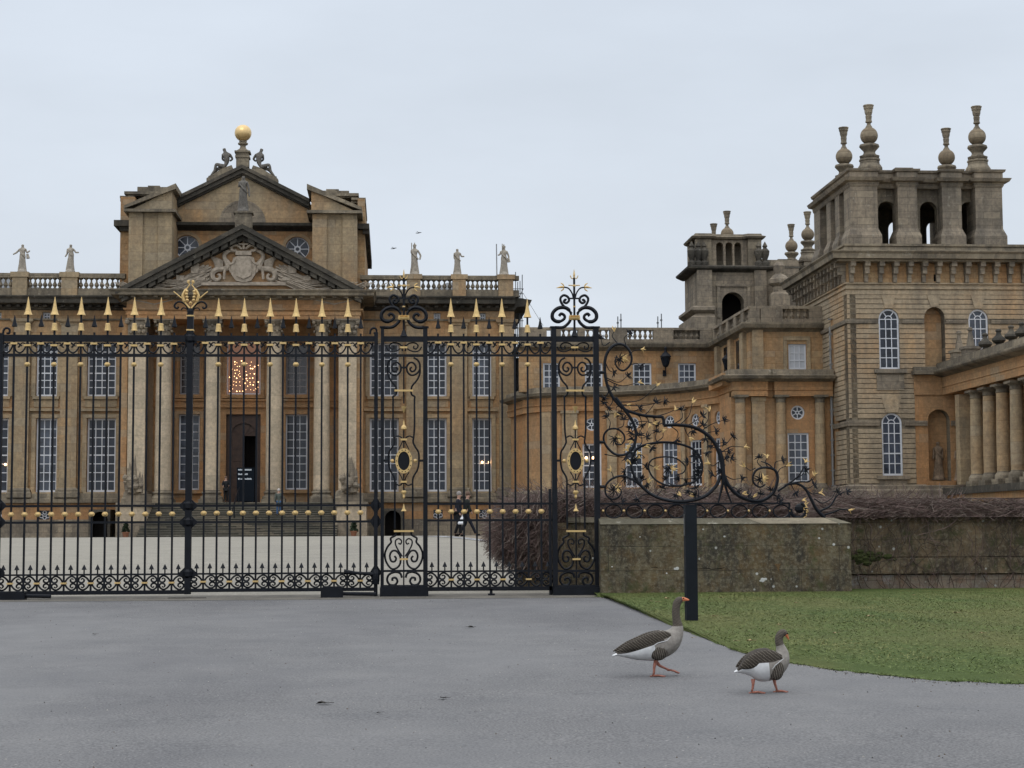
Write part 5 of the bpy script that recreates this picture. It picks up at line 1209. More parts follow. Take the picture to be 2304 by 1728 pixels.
# bare creeper
M['twig'] = plain('purple_brown_twig', (.15, .10, .085), .85, nz_=.35, nscale=8)
M['twigl'] = plain('pale_twig', (.24, .19, .155), .85, nz_=.3, nscale=8)
def twigs(name, label, gen, n, mats, r=.006, seed=1, kind=None):
    rn = random.Random(seed); mb = MB()
    for i in range(n):
        mb.mi = 1 if rn.random() < .22 else 0
        mb.tube(gen(rn), r * rn.uniform(.6, 1.5), 3, caps=False)
    o = mb.build(name, mats); tag(o, label, 'creeper', kind=kind); return o
def gen_top(rn):
    x = rn.uniform(GX0 - .4, GX0 + 6.5) if rn.random() < .75 else rn.uniform(GX0, 16); y = GY + rn.uniform(-.12, .7); z = z3 + rn.uniform(-.08, .12) * (1 if x < GX0 + 4 else .45)
    P = [Vector((x, y, z))]; a = rn.uniform(-.5, .5) + (PI if rn.random() < .5 else 0); d = Vector((math.cos(a), rn.uniform(-.4, .1), math.sin(a) * .6))
    for k in range(6): d += Vector((rn.gauss(0, .3), rn.gauss(0, .15), rn.gauss(0, .25))); P.append(P[-1] + d.normalized() * .11); P[-1].y = min(P[-1].y, GY + .7); P[-1].z = min(z3 + .20, max(P[-1].z, z3 - (.14 if rn.random() < .93 else .35)))
    for p in P:
        if p.z < z3 and p.y > GY - .1: p.y = GY - rn.uniform(.1, .16)
    return P
twigs('bare_creeper', 'tangle of bare purple brown creeper stems along the top of the garden wall', gen_top, 3000, [M['twig'], M['twigl']], .0038, 4)
def gen_face(rn):
    x = rn.uniform(GX0, 12.5); z = rn.uniform(z1, z3); P = [Vector((x, GY - .11, z))]; d = Vector((rn.gauss(0, .4), 0, -1 if rn.random() < .6 else 1))
    for k in range(8): d += Vector((rn.gauss(0, .35), 0, rn.gauss(0, .25))); q = P[-1] + d.normalized() * .12; q.y = GY - .11 + rn.uniform(-.02, .01); q.z = min(z3, max(z0 + .05, q.z)); P.append(q)
    return P
twigs('wall_climber', 'thin leafless climber stems spread over the face of the garden wall', gen_face, 170, [plain('brown_stem', (.07, .05, .038), .9, nz_=.3), M['twig']], .005, 9)

def gen_bush(rn):
    # dense arching twigs of a trained climber hanging over the court wall
    px = rn.uniform(1136, 1345); top = 1112 if px > 1190 else 1106 + (1190 - px) * .95
    low = 1250 if px < 1245 else 1178
    if px < 1172: low = 1250 - (1172 - px) * 1.2
    py = rn.uniform(top, low); Yb = 33.5 + rn.uniform(-.5, 1.0) if px < 1240 else 33.8 + rn.uniform(.1, 1.0); p = W(px, py, Yb)
    P = [p]; d = Vector((-.6 + rn.gauss(0, .4), rn.gauss(0, .3), -.6 + rn.gauss(0, .4)))
    for k in range(5): d += Vector((rn.gauss(0, .3), rn.gauss(0, .3), rn.gauss(0, .3))); P.append(P[-1] + d.normalized() * .11)
    return P
twigs('bare_shrub', 'bushy bare purple brown climber hanging over the court wall behind the side gate', gen_bush, 9000, [M['twig'], M['twigl']], .0045, 6)
def gen_back(rn):
    px = rn.uniform(1345, 2150); top = 1124 + 18 * max(0, (px - 1700) / 400); py = top + abs(rn.gauss(0, 14)); Yb = rn.uniform(34, 38); p = W(px, min(py, 1175), Yb); P = [p]; d = Vector((rn.choice((-1, 1)), rn.gauss(0, .3), rn.gauss(0, .3)))
    for k in range(5): d += Vector((rn.gauss(0, .3), rn.gauss(0, .3), rn.gauss(0, .3) - .05)); P.append(P[-1] + d.normalized() * .12)
    return P
bh_ = twigs('bare_hedge', 'long low bank of bare reddish twigs behind the scrollwork railing', gen_back, 9000, [M['twig'], M['twigl']], .0045, 11)
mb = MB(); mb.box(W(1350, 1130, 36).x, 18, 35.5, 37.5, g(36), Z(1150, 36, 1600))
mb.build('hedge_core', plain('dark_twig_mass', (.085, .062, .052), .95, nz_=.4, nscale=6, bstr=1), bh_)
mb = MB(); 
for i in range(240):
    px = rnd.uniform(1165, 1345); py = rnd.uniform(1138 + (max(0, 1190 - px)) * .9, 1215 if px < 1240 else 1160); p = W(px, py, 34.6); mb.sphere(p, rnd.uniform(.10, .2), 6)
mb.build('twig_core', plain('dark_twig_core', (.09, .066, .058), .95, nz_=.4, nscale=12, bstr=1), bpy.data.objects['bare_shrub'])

# loose grit on the asphalt, thicker along the lawn edge and by the gate
rgs = random.Random(77); mb = MB()
for i in range(2600):
    k = rgs.random()
    if k < .45:
        j = rgs.uniform(0, len(EPj) - 3.01); a, b = EPj[int(j)], EPj[int(j) + 1]; f = j - int(j); x = a[0] + (b[0] - a[0]) * f; y = a[1] + (b[1] - a[1]) * f - abs(rgs.gauss(0, .22)) - .02
    elif k < .7: x, y = rgs.uniform(-9, 4), 30.9 - abs(rgs.gauss(0, .7))
    else: y = rgs.uniform(9, 30); x = rgs.uniform(-.24, .34) * y
    r = rgs.uniform(.003, .010); z = g(y) + .004; mb.mi = rgs.choice((0, 0, 1, 2)); n = len(mb.v); q = [(x + r * math.cos(t_) * rgs.uniform(.6, 1.2), y + r * math.sin(t_) * rgs.uniform(.6, 1.2), z) for t_ in (0, 2.1, 4.2)]
    mb.v += q + [(x, y, z + r)]; mb.f += [(n, n + 1, n + 3), (n + 1, n + 2, n + 3), (n + 2, n, n + 3)]; mb.m += [mb.mi] * 3
o = mb.build('grit', [plain('pale_grit', (.42, .40, .36), .9), plain('brown_grit', (.12, .09, .06), .9), plain('dark_grit', (.04, .04, .04), .9)]); tag(o, 'loose stones and soil crumbs scattered over the drive', 'grit', kind='stuff')
# ================================================================== IRON GATES
GYY = 31.0; S = GYY / FPX * 1.0009
BK, GD = M['black'], M['gold']
def gz(py, ref): return Z(py, GYY, ref)
def gx(px, py=1050): return X(px, GYY, py)
def build0(mb, name, mat, parent, smooth=False): return mb.build(name, mat, parent, smooth=smooth)
def rail(parent, x0, x1, z0, z1, th=.05, name='rail'):
    mb = MB(); mb.box(x0, x1, GYY - th / 2, GYY + th / 2, z0, z1); return mb.build(name, BK, parent)
def spin(a, n=8): return [p for p in cr(a, n)]
def iron(mb, pts, cx, zf, r, m=True, seg=6, n=5, y=0, flat=1.0):
    """curve through (dx px, py); mirrored about cx"""
    P = cr(pts, n)
    for s in ((1, -1) if m else (1,)):
        mb.tube([(cx + s * p[0] * S, GYY + y, zf(p[1])) for p in P], r, seg, flat=flat)
def panel(root, xs, gold_odd, xL, xR, ref, lv, arrows=True):
    zf = lambda py: gz(py, ref)
    tip, gb, be0, be1, rt0, rt1, r2a, r2b, by, mA, mB_, my, ar, lr0, lr1, bt0, bt1 = lv
    for a, b, th in ((rt1, rt0, .07), (r2b, r2a, .035), (mA + 3, mA - 2, .035), (mB_ + 3, mB_ - 2, .035), (lr1, lr0, .035), (bt1, bt0, .06)): rail(root, xL, xR, zf(a), zf(b), th)
    def mkbar(x, gold, collar_low):
        mb = MB(); w = .016; top = zf(gb - 3) if gold else zf(rt0 - 6)
        mb.box(x - w, x + w, GYY - w, GYY + w, zf(bt0 + 2), top); b = mb.build('bar', BK, root)
        mb = MB(); mb.sphere((x, GYY, zf(my)), .048, 12, 1.05, 1.05, .92)
        for k in range(8): a = PI * k / 4; mb.sphere((x + .043 * math.cos(a), GYY - .02, zf(my) + .03 * math.sin(a)), .014, 5)
        mb.build('boss', GD, b, smooth='all')
        if gold:
            mb = MB(); h = zf(tip) - zf(gb); mb.lathe([(.035, .012), (.076, 0), (.052, h * .18), (.034, h * .42), (.017, h * .75), (.004, h)], x, GYY, 8, zf(gb)); mb.build('spear_tip', GD, b)
            mb = MB(); h = zf(be0) - zf(be1); mb.lathe([(.058, 0), (.052, h * .15), (.043, h * .6), (.04, h * .9), (.03, h)], x, GYY, 12, zf(be1)); mb.build('gilded_bell', GD, b)
            mb = MB(); mb.sphere((x, GYY, zf(by)), .05, 12, 1.05, 1.05, .85); mb.build('upper_boss', GD, b, smooth='all')
        else:
            mb = MB(); h = zf(be0 - 18) - zf(be1 - 8); mb.lathe([(.03, 0), (.052, .01), (.03, h * .4), (.004, h)], x, GYY, 6, zf(be1 - 8)); mb.build('arrow_head', BK, b)
        mb = MB(); zz_ = zf(rt1 + (8 if gold else 4)); ww = .057; mb.box(x - ww, x + ww, GYY - .045, GYY + .045, zz_ - .02, zz_ + .014); mb.build('collar', GD, b)
        if collar_low: mb = MB(); zz_ = zf((lr1 + bt0) / 2); mb.box(x - .05, x + .05, GYY - .04, GYY + .04, zz_ - .014, zz_ + .014); mb.build('lower_collar', GD, b)
        return b
    tg, tb = {}, {}
    for i, px in enumerate(xs):
        gold = (i % 2 == 1); key = (gold, (i % 2 == (0 if not gold_odd else 1)))
        x = gx(px)
        if key not in tg: tg[key] = (mkbar(x, gold, key[1]), x)
        else: copy_tree(tg[key][0], root, (x - tg[key][1], 0, 0))
    X_ = [gx(p) for p in xs]; sp = X_[1] - X_[0]
    ed = [X_[0] - sp] + X_ + [X_[-1] + sp]
    lowgold = [i for i in range(len(xs)) if (i % 2 == (1 if gold_odd else 0))]
    first = {}
    h = zf(lr1) - zf(bt0); zm = (zf(lr1) + zf(bt0)) / 2; k_ = h / 36.0
    for i in range(len(ed) - 1):
        a, b = ed[i], ed[i + 1]; left_is_gold = (i - 1) in lowgold
        o_, sg = (a, 1) if left_is_gold else (b, -1)
        lim = (b - a) / (29.5 * S)
        if ('s', sg) not in first:
            mb = MB()
            for up in (1, -1):
                pts = cr([(2, 0), (5, 7), (10, 13), (17, 16.5), (24, 13), (26.5, 6), (22, 1.5), (16, 3), (14.5, 8), (18, 11), (21, 8.5)], 4)
                mb.tube([(o_ + sg * p[0] * S, GYY, zm + up * p[1] * k_) for p in pts], [.017] * (len(pts) - 8) + [.012] * 8, 5)
            first[('s', sg)] = (mb.build('scroll', BK, root), o_)
        else:
            s0, ox = first[('s', sg)]; dup(s0, root, Vector(s0.location) + Vector((o_ - ox, 0, 0)))
        top_gold_left = i >= 1 and ((i - 1) % 2 == 1)
        o_, sg = (a, 1) if top_gold_left else (b, -1)
        if ('t', sg) not in first:
            mb = MB(); q = (zf(rt1) - zf(r2a)) / 27.0; zt_ = zf(rt1)
            for pts, rr in (([(1, 2), (4, 11), (9, 20), (16, 25), (24, 22), (28, 13), (25, 5), (19, 4), (17, 10), (21, 13)], .015), ([(2, 12), (6, 5), (12, 3), (15, 7), (12, 10)], .012)):
                pp = cr(pts, 4); mb.tube([(o_ + sg * p[0] * S, GYY, zt_ - p[1] * q) for p in pp], rr, 5)
            first[('t', sg)] = (mb.build('frieze_scroll', BK, root), o_)
        else:
            s0, ox = first[('t', sg)]; dup(s0, root, Vector(s0.location) + Vector((o_ - ox, 0, 0)))
        c = (a + b) / 2
        if 'd' not in first:
            mb = MB(); mb.box(c - .011, c + .011, GYY - .011, GYY + .011, zf(lr0), zf(ar + 10)); mb.lathe([(.02, 0), (.047, .0), (.03, .04), (.003, zf(ar) - zf(ar + 12))], c, GYY, 6, zf(ar + 12)); first['d'] = (mb.build('dog_bar', BK, root), c)
        else:
            s0, ox = first['d']; dup(s0, root, Vector(s0.location) + Vector((c - ox, 0, 0)))
LVL = (668, 709, 727, 744, 754, 769, 796, 803, 820, 1138, 1175, 1157, 1270, 1291, 1295, 1329, 1338)
LVR = (671, 713, 729, 747, 756, 768, 797, 803, 820, 1137, 1173.5, 1154, 1266, 1288, 1292, 1323, 1331)
LVS = (672, 714, 731, 748, 757, 767, 797, 802, 820, 1133, 1170, 1151, 1263, 1283, 1287, 1320, 1329)
zg0 = g(GYY)
L1 = empty('gate_leaf', (gx(210), GYY, zg0), 'left leaf of the black and gold gates, with a hinge stile at the picture edge', 'gate', 'leaves of the iron gates')
panel(L1, [27 + 30.15 * i for i in range(13)], False, gx(-8), gx(417), 210, LVL)
L2 = empty('gate_leaf', (gx(640), GYY, zg0), 'right leaf of the black and gold main gates, hung on the open scrollwork pier', 'gate', 'leaves of the iron gates')
panel(L2, [459.5 + 29.3 * i for i in range(13)], False, gx(433), gx(842), 640, LVR)
L3 = empty('side_gate', (gx(1100), GYY, zg0), 'narrow black and gold side gate between the two scrollwork piers', 'gate')
panel(L3, [986 + 28.9 * i for i in range(9)], True, gx(962), gx(1242), 1100, LVS)
def stile(root, p0, p1, y0, y1, ref, name='stile', th=.1, nodes=()):
    mb = MB(); a, b = gx(p0), gx(p1); mb.box(a, b, GYY - th / 2, GYY + th / 2, gz(y1, ref), gz(y0, ref))
    c = (a + b) / 2
    for q in nodes:
        z_ = gz(q, ref); w = b - a; mb.lathe([(w * .45, -.10), (w * .85, -.04), (w * .85, .04), (w * .45, .10)], c, GYY, 8, z_)
        for s in (-1, 1): mb.prism([(c + s * w * .3, z_ - .13), (c + s * w * 1.4, z_ - .02), (c + s * w * 1.4, z_ + .02), (c + s * w * .3, z_ + .13)], FY(GYY), -.02, .02)
    return mb.build(name, BK, root)
stile(L1, -10, 3, 750, 1345, 0, nodes=(1138, 1175, 1290)); stile(L2, 841.5, 850, 748, 1345, 845, nodes=(1137, 1173, 1288)); 
st = stile(L1, 418, 432, 706, 1337, 425, 'meeting_stile', .12, nodes=(762, 1138, 1175, 1291))
stile(L3, 1234, 1240, 1100, 1341, 1237, 'drop_leg', .06)
mb = MB(); mb.box(gx(1101), gx(1107), GYY - .03, GYY + .03, zg0, gz(1325, 1104)); mb.box(gx(1097), gx(1112), GYY - .06, GYY + .06, zg0, zg0 + .04); mb.build('drop_bolt', BK, L3)
# round scroll heads at the ends of the leaves
for r_, p in ((L1, 7), (L2, 838)):
    mb = MB(); iron(mb, [(-6, 752), (-4, 742), (2, 738), (8, 741), (8, 749), (2, 750)], gx(p), lambda q, p=p: gz(q, p), .02, m=False); mb.build('scroll_head', BK, r_)
# crest of the meeting stile
zf = lambda q: gz(q, 425); cx = gx(425)
mb = MB(); mb.lathe([(.05, 0), (.05, .25), (.035, .28), (.05, .3), (.05, .36)], cx, GYY, 10, zf(752)); mb.lathe([(.055, 0), (.06, .05), (.045, .09)], cx, GYY, 10, zf(706)); cr_ = mb.build('crest', BK, L1)
mb = MB()
for q in (711, 743): mb.box(cx - .065, cx + .065, GYY - .065, GYY + .065, zf(q) - .012, zf(q) + .012)
mb.build('collar', GD, cr_)
mb = MB(); iron(mb, [(3, 700), (8, 690), (16, 682), (26, 679), (34, 684), (35, 691), (29, 694), (27, 690)], cx, zf, .018); iron(mb, [(5, 699), (10, 694), (17, 693), (21, 698)], cx, zf, .012); iron(mb, [(4, 696), (12, 684), (20, 671)], cx, zf, .014); mb.build('crest_scroll', BK, cr_)
mb = MB(); iron(mb, [(19, 672), (27, 665), (38, 656)], cx, zf, .012); iron(mb, [(3, 642), (9, 650), (15, 660), (17, 668), (13, 680), (7, 688), (2, 694)], cx, zf, [.012] * 6 + [.03] * 14 + [.02] * 11, n=5)
for q, d in ((656, 8), (662, 9), (669, 8), (676, 7)):
    for s in (-1, 1): mb.sphere((cx + s * d * S, GYY - .03, zf(q)), .028, 8)
iron(mb, [(2, 642), (5, 636), (4, 630)], cx, zf, [.012] * 5 + [.028] * 5 + [.006]); mb.sphere((cx, GYY, zf(682)), .03, 8); mb.build('gilded_leaf', GD, cr_)

def pier(ref, cxp, pxL, pxR, label, q=0):
    """open ironwork pier; q = vertical offset of the lower part in px"""
    root = empty('gate_pier', (gx(cxp), GYY, zg0), label, 'gate pier', 'iron gate piers'); zf = lambda y: gz(y, ref); cx = gx(cxp)
    a0, a1, b0, b1 = gx(pxL[0]), gx(pxL[1]), gx(pxR[0]), gx(pxR[1])
    for x0, x1, nm in ((a0, a1, 'post'), (b0, b1, 'post')):
        mb = MB(); mb.box(x0, x1, GYY - .06, GYY + .06, zf(1325), zf(738)); mb.box(x0 - .02, x1 + .02, GYY - .08, GYY + .08, zf(738), zf(735)); mb.build(nm, BK, root)
    mb = MB(); mb.box(a0 - .01, b1 + .01, GYY - .18, GYY + .18, zg0 - .05, zf(1321)); mb.box(a0, b1, GYY - .14, GYY + .14, zf(1321) + .001, zf(1318)); mb.build('base_block', BK, root)
    for y0, y1, th in ((769, 757, .07), (803, 797, .04), (1287, 1282, .04), (1321, 1316, .05)): rail(root, a1, b0, zf(y0), zf(y1), th)
    # overthrow
    mb = MB(); w = (b0 - a1) / 2 / S
    iron(mb, [(w + 2, 737), (w - 14, 737), (20, 733), (12, 725), (8, 716)], cx, zf, .03)
    iron(mb, [(7, 709), (12, 698), (23, 692), (38, 694), (49, 704), (50, 716), (42, 723), (32, 723), (23, 717), (23, 710), (30, 706), (35, 711)], cx, zf, [.02] * 5 + [.036] * 30 + [.028] * 16 + [.03] * 5)
    iron(mb, [(6, 706), (14, 697), (25, 688), (31, 678), (31, 670), (24, 664.5), (15, 668), (12, 676), (18, 682), (24, 679), (21, 674.5), (18, 676)], cx, zf, .024)
    mb.tube([(cx, GYY, zf(758)), (cx, GYY, zf(625))], .02, 8); iron(mb, [(2, 672), (5, 660), (13, 649), (24, 646)], cx, zf, .014)
    mb.box(cx - 12 * S, cx + 12 * S, GYY - .02, GYY + .02, zf(673), zf(670)); mb.lathe([(.07, 0), (.05, .04), (.02, .12)], cx, GYY, 8, zf(757)); mb.build('overthrow', BK, root)
    mb = MB()
    for s in (-1, 1):
        x = cx + s * 24 * S; mb.tube([(x, GYY, zf(646)), (x + s * 6 * S, GYY, zf(646)), (x + s * 17 * S, GYY, zf(648))], [.018, .022, .003], 6)
        for u in (1, -1):
            P = cr([(x, zf(646)), (x + s * 1 * S, zf(646 - u * 5)), (x + s * 7 * S, zf(646 - u * 9.5))], 4); mb.tube([(p[0], GYY, p[1]) for p in P], [.012] * 7 + [.008, .004], 5)
    mb.tube([(cx, GYY, zf(628)), (cx, GYY, zf(618)), (cx, GYY, zf(606))], [.016, .02, .003], 6); iron(mb, [(0, 627), (6, 626), (9, 620)], cx, zf, .009); mb.sphere((cx, GYY, zf(643)), .028, 8); iron(mb, [(0, 643), (8, 642), (13, 642)], cx, zf, .01); mb.sphere((cx, GYY, zf(690)), .025, 8)
    mb.lathe([(.03, -.02), (.1, -.01), (.105, .015), (.075, .03), (.1, .045), (.03, .05)], cx, GYY, 12, zf(717)); mb.box(cx - 12 * S, cx + 12 * S, GYY - .05, GYY + .05, zf(720), zf(710)); mb.build('gilded_tips', GD, root)
    # frieze scrolls
    mb = MB(); iron(mb, [(3, 790), (6, 778), (14, 772), (26, 772), (32, 778), (28, 785), (22, 783), (23, 778)], cx, zf, .014); iron(mb, [(3, 776), (10, 786), (22, 791), (34, 789), (40, 780)], cx, zf, .013)
    # lyre
    iron(mb, [(18, 826), (14, 830), (18, 836), (25, 833), (27, 825), (22, 817), (14, 816), (7, 824), (8, 836), (16, 844), (27, 842), (35, 833), (36, 820), (31, 810), (22, 805)], cx, zf, .018, n=4); iron(mb, [(36, 822), (36, 840), (29, 856), (19, 868), (16, 879)], cx, zf, .018)
    mb.tube([(cx, GYY, zf(803)), (cx, GYY, zf(908))], .014, 6); mb.box(cx - 8 * S, cx + 8 * S, GYY - .02, GYY + .02, zf(829), zf(825))
    iron(mb, [(16, 880), (18, 888), (25, 893), (24, 900), (24, 960), (22, 984), (21, 995), (26, 1006), (33, 1018), (34, 1037), (31, 1056), (23, 1070), (20, 1080), (20, 1100), (20, 1130), (20, 1190)], cx, zf, .018, n=3)
    iron(mb, [(20, 984), (13, 981), (6, 984), (2, 990)], cx, zf, .014); iron(mb, [(18, 1089), (10, 1092), (4, 1088), (1, 1084)], cx, zf, .014)
    iron(mb, [(1, 990), (6, 1000), (12, 1012)], cx, zf, .01); iron(mb, [(1, 1084), (6, 1072), (12, 1062)], cx, zf, .01)
    mb.tube([(cx, GYY, zf(1148)), (cx, GYY, zf(1321))], .014, 6); mb.tube([(cx, GYY, zf(964)), (cx, GYY, zf(1008))], .014, 6); mb.tube([(cx, GYY, zf(1066)), (cx, GYY, zf(1104))], .014, 6)
    for s in (-1, 1): mb.box(min(cx + s * 33 * S, a1 if s < 0 else b0), max(cx + s * 33 * S, a1 if s < 0 else b0), GYY - .02, GYY + .02, zf(1039), zf(1034))
    # vase and volutes
    iron(mb, [(17, 1196), (18, 1204), (29, 1211), (28, 1220), (36, 1230), (42, 1246), (39, 1264), (28, 1279), (16, 1278), (8, 1268), (8, 1252), (16, 1240), (26, 1240), (31, 1250), (28, 1262), (20, 1263), (17, 1256), (21, 1251)], cx, zf, .02, n=4)
    iron(mb, [(3, 1252), (11, 1240), (18, 1226), (18, 1216), (11, 1212), (5, 1217), (7, 1224), (12, 1222)], cx, zf, .015, n=4)
    iron(mb, [(4, 1300), (8, 1290), (20, 1287), (33, 1293), (37, 1305), (31, 1315), (20, 1316), (14, 1308), (18, 1300), (25, 1301), (25, 1307)], cx, zf, .022, n=4)
    mb.build('scrollwork', BK, root)
    mb = MB(); e_ = .045
    for y, w_ in ((782, 8), (879, 21), (989, 7), (1084, 7), (1195, 22), (1258, 9)): mb.box(cx - w_ * S, cx + w_ * S, GYY - e_, GYY + e_, zf(y) - .016, zf(y) + .016)
    mb.build('collar', GD, root)
    mb = MB(); mb.lathe([(.003, 0), (.045, .10), (.05, .12)], cx, GYY, 6, zf(930)); mb.lathe([(.02, -.02), (.055, .0), (.05, .03), (.02, .07), (.015, .1), (.003, .16)], cx, GYY, 10, zf(965)); mb.lathe([(.003, 0), (.025, .03), (.02, .08), (.045, .1), (.05, .13), (.03, .15)], cx, GYY, 10, zf(1123)); mb.lathe([(.02, 0), (.055, .0), (.025, .04), (.003, .13)], cx, GYY, 6, zf(1150))
    for s in (-1, 1): mb.sphere((cx + s * 26 * S, GYY, zf(1037)), .035, 8)
    mb.build('gilded_ornament', GD, root)
    # medallion: ring with studs round a dark oval
    mb = MB(); n_ = 28
    for i in range(n_):
        t0, t1 = 2 * PI * i / n_, 2 * PI * (i + 1) / n_
        f = lambda t, k: (cx + k * 19 * S * math.cos(t), zf(1037) + k * 28 * S * math.sin(t)); k0 = .72
        def rp(t): return [(cx + 19 * S * math.cos(t), GYY - .03, zf(1037) + 28 * S * math.sin(t)), (cx + 13.2 * S * math.cos(t), GYY - .03, zf(1037) + 21 * S * math.sin(t)), (cx + 13.2 * S * math.cos(t), GYY + .03, zf(1037) + 21 * S * math.sin(t)), (cx + 19 * S * math.cos(t), GYY + .03, zf(1037) + 28 * S * math.sin(t))]
        A_, B_ = rp(t0), rp(t1)
        for j in range(4): k = (j + 1) % 4; mb.poly([A_[j], B_[j], B_[k], A_[k]])
    md = mb.build('medallion_ring', GD, root)
    mb = MB(); mb.poly([(cx + 13.4 * S * math.cos(2 * PI * i / 28), GYY, zf(1037) + 21.2 * S * math.sin(2 * PI * i / 28)) for i in range(28)]); mb.poly([(cx + 13.4 * S * math.cos(2 * PI * i / 28), GYY + .012, zf(1037) + 21.2 * S * math.sin(2 * PI * i / 28)) for i in range(28)])
    for i in range(14): t = 2 * PI * i / 14; mb.sphere((cx + 16.2 * S * math.cos(t), GYY - .035, zf(1037) + 24.6 * S * math.sin(t)), .010, 5)
    mb.build('medallion_plate', BK, md)
    return root
P1 = pier(909, 908.5, (856.5, 864), (952, 962), 'open scrollwork iron pier with gilt oval, between the main gate and the side gate')
P2 = pier(1293, 1295, (1242, 1253), (1337, 1349), 'open scrollwork iron pier with gilt oval, where the side gate meets the stone wall')
# gate openers on the ground
for p0, p1, ya, yb, ax, lb in ((-30, 58, 1338, 1345, 122, 'long flat black gate opener on the ground at the left picture edge'), (722, 772, 1326, 1341, 846, 'black gate opener box on the ground at the foot of the right gate leaf')):
    r_ = (p0 + p1) / 2; y = GYY - .35; t = empty('gate_opener', (X(r_, y, 1340), y, g(y)), lb, 'gate opener', 'gate openers')
    mb = MB(); x0, x1 = X(p0, y, 1340), X(p1, y, 1340); mb.box(x0, x1, y - .1, y + .1, g(y), Z(ya - 4, y, r_)); mb.box(x0 + .03, x1 - .03, y - .08, y + .08, Z(ya - 4, y, r_), Z(ya - 4, y, r_) + .02); mb.build('motor_box', BK, t)
    mb = MB(); mb.tube([(min(x1, X(ax, y)), y, g(y) + .07), (max(x1, X(ax, y)), y, g(y) + .06)], .035, 8); mb.build('arm', BK, t)
mb = MB(); zz_ = gz(1286, 810); mb.tube([(gx(775), GYY - .12, zz_), (gx(800), GYY - .12, zz_ - .02), (gx(848), GYY - .1, zz_ - .05)], [.05, .028, .035], 8); mb.lathe([(.06, -.14), (.07, -.05), (.07, .05), (.05, .12)], gx(846), GYY - .08, 10, zz_ - .08); mb.build('gate_stay', BK, L2)
o = mb = MB(); mb.box(gx(385), gx(470), 30.72, 30.78, g(30.7) + .008, g(30.7) + .016); o = mb.build('drain_slot', M['void']); tag(o, 'narrow dark drain slot in the paving in front of the meeting gate leaves', 'drain')

# ================================================================== SCROLL RAILING ON THE WALL
VY = WY + .3; VS = VY / FPX
rr_ = empty('scroll_railing', (X(1560, VY), VY, ztw + .1), 'black wrought iron railing of curling vines with gold flowers on the low wall', 'railing')
def v3(px, py, dy=0): p = W(px, py, VY); return (p.x, VY + dy, p.z)
mb = MB()
for a, b in (((1351, 1169), (1778, 1167)), ((1351, 1133.5), (1776, 1132.5))): mb.tube([v3(*a), v3(*b)], .022, 4)
mb.tube([v3(1776, 1132), v3(1776, 1168)], .022, 4); mb.build('rail', BK, rr_)
ring0 = None
for i in range(9):
    c = 1380.5 + 47.2 * i
    p = v3(c, 1150.5)
    if ring0 is None:
        mb = MB(); mb.tube([(p[0] + 18.5 * VS * math.cos(2 * PI * k / 28), VY, p[2] + 14.5 * VS * math.sin(2 * PI * k / 28)) for k in range(29)], .014, 5, caps=False); ring0 = mb.build('ring', BK, rr_); r0 = p
    else: dup(ring0, rr_, Vector(ring0.location) + Vector((p[0] - r0[0], 0, p[2] - r0[2])))
b0_ = None
for i in range(10):
    p = v3(1357 + 46.8 * i, 1149.5)
    if b0_ is None: mb = MB(); mb.sphere(p, .024, 10); b0_ = mb.build('bead', GD, rr_, smooth='all'); r0 = p
    else: dup(b0_, rr_, Vector(b0_.location) + Vector((p[0] - r0[0], 0, p[2] - r0[2])))
def vine(pts, r0, r1, name='vine', rm=None, dy=0):
    P = cr(pts, 5); n = len(P); mb = MB()
    rs = []
    for i in range(n):
        t = i / (n - 1); r = r0 + (r1 - r0) * t if rm is None else (r0 + (rm - r0) * t * 2 if t < .5 else rm + (r1 - rm) * (t - .5) * 2)
        rs.append(max(.006, r * VS * .78))
    mb.tube([v3(p[0], p[1], dy) for p in P], rs, 7); return mb.build(name, BK, rr_, smooth=True)
vine([(1388, 800), (1384, 815), (1392, 830), (1405, 833), (1418, 820), (1421, 803), (1412, 783), (1395, 774), (1376, 781), (1363, 803), (1361, 835), (1367, 868), (1382, 898), (1404, 920), (1440, 933), (1470, 937), (1489, 938)], 2, 4.5, rm=4.5)
vine([(1489, 936), (1493, 945), (1494, 957)], 4.5, 5); vine([(1493, 957), (1525, 956), (1560, 961), (1590, 977), (1610, 1000), (1622, 1032), (1627, 1065), (1628, 1085)], 5, 6.5)
vine([(1385, 895), (1408, 925), (1424, 950), (1431, 975), (1426, 1003), (1408, 1022), (1384, 1022), (1364, 1003), (1358, 983), (1368, 967), (1388, 965), (1403, 977), (1405, 990), (1397, 1000), (1386, 998), (1383, 990)], 5, 2, rm=3.4)
vine([(1622, 1070), (1610, 1095), (1585, 1117), (1550, 1127), (1510, 1127), (1470, 1115), (1440, 1090), (1423, 1060), (1421, 1035), (1433, 1010), (1460, 999), (1500, 995), (1540, 1002), (1568, 1018), (1580, 1045), (1574, 1074), (1545, 1090), (1505, 1093), (1473, 1078), (1459, 1053), (1466, 1035), (1490, 1028), (1520, 1031), (1541, 1048), (1538, 1063), (1520, 1069)], 5.5, 1.8, rm=3.4)
vine([(1446, 1096), (1428, 1082), (1402, 1071), (1378, 1077), (1363, 1093), (1364, 1113), (1378, 1123), (1393, 1117), (1398, 1105), (1390, 1095)], 4, 1.8, rm=3)
vine([(1627, 1065), (1626, 1088), (1616, 1132)], 6, 2.5); vine([(1628, 1070), (1634, 1100), (1646, 1132)], 5, 2.2); vine([(1620, 1010), (1627, 1040), (1628, 1085)], 3, 6)
vine([(1628, 1068), (1640, 1093), (1662, 1115), (1690, 1126), (1715, 1126), (1738, 1111), (1748, 1088), (1749, 1068), (1741, 1056), (1722, 1052), (1703, 1057), (1694, 1072), (1697, 1088), (1710, 1096), (1722, 1090)], 6, 2.2, rm=4.5)
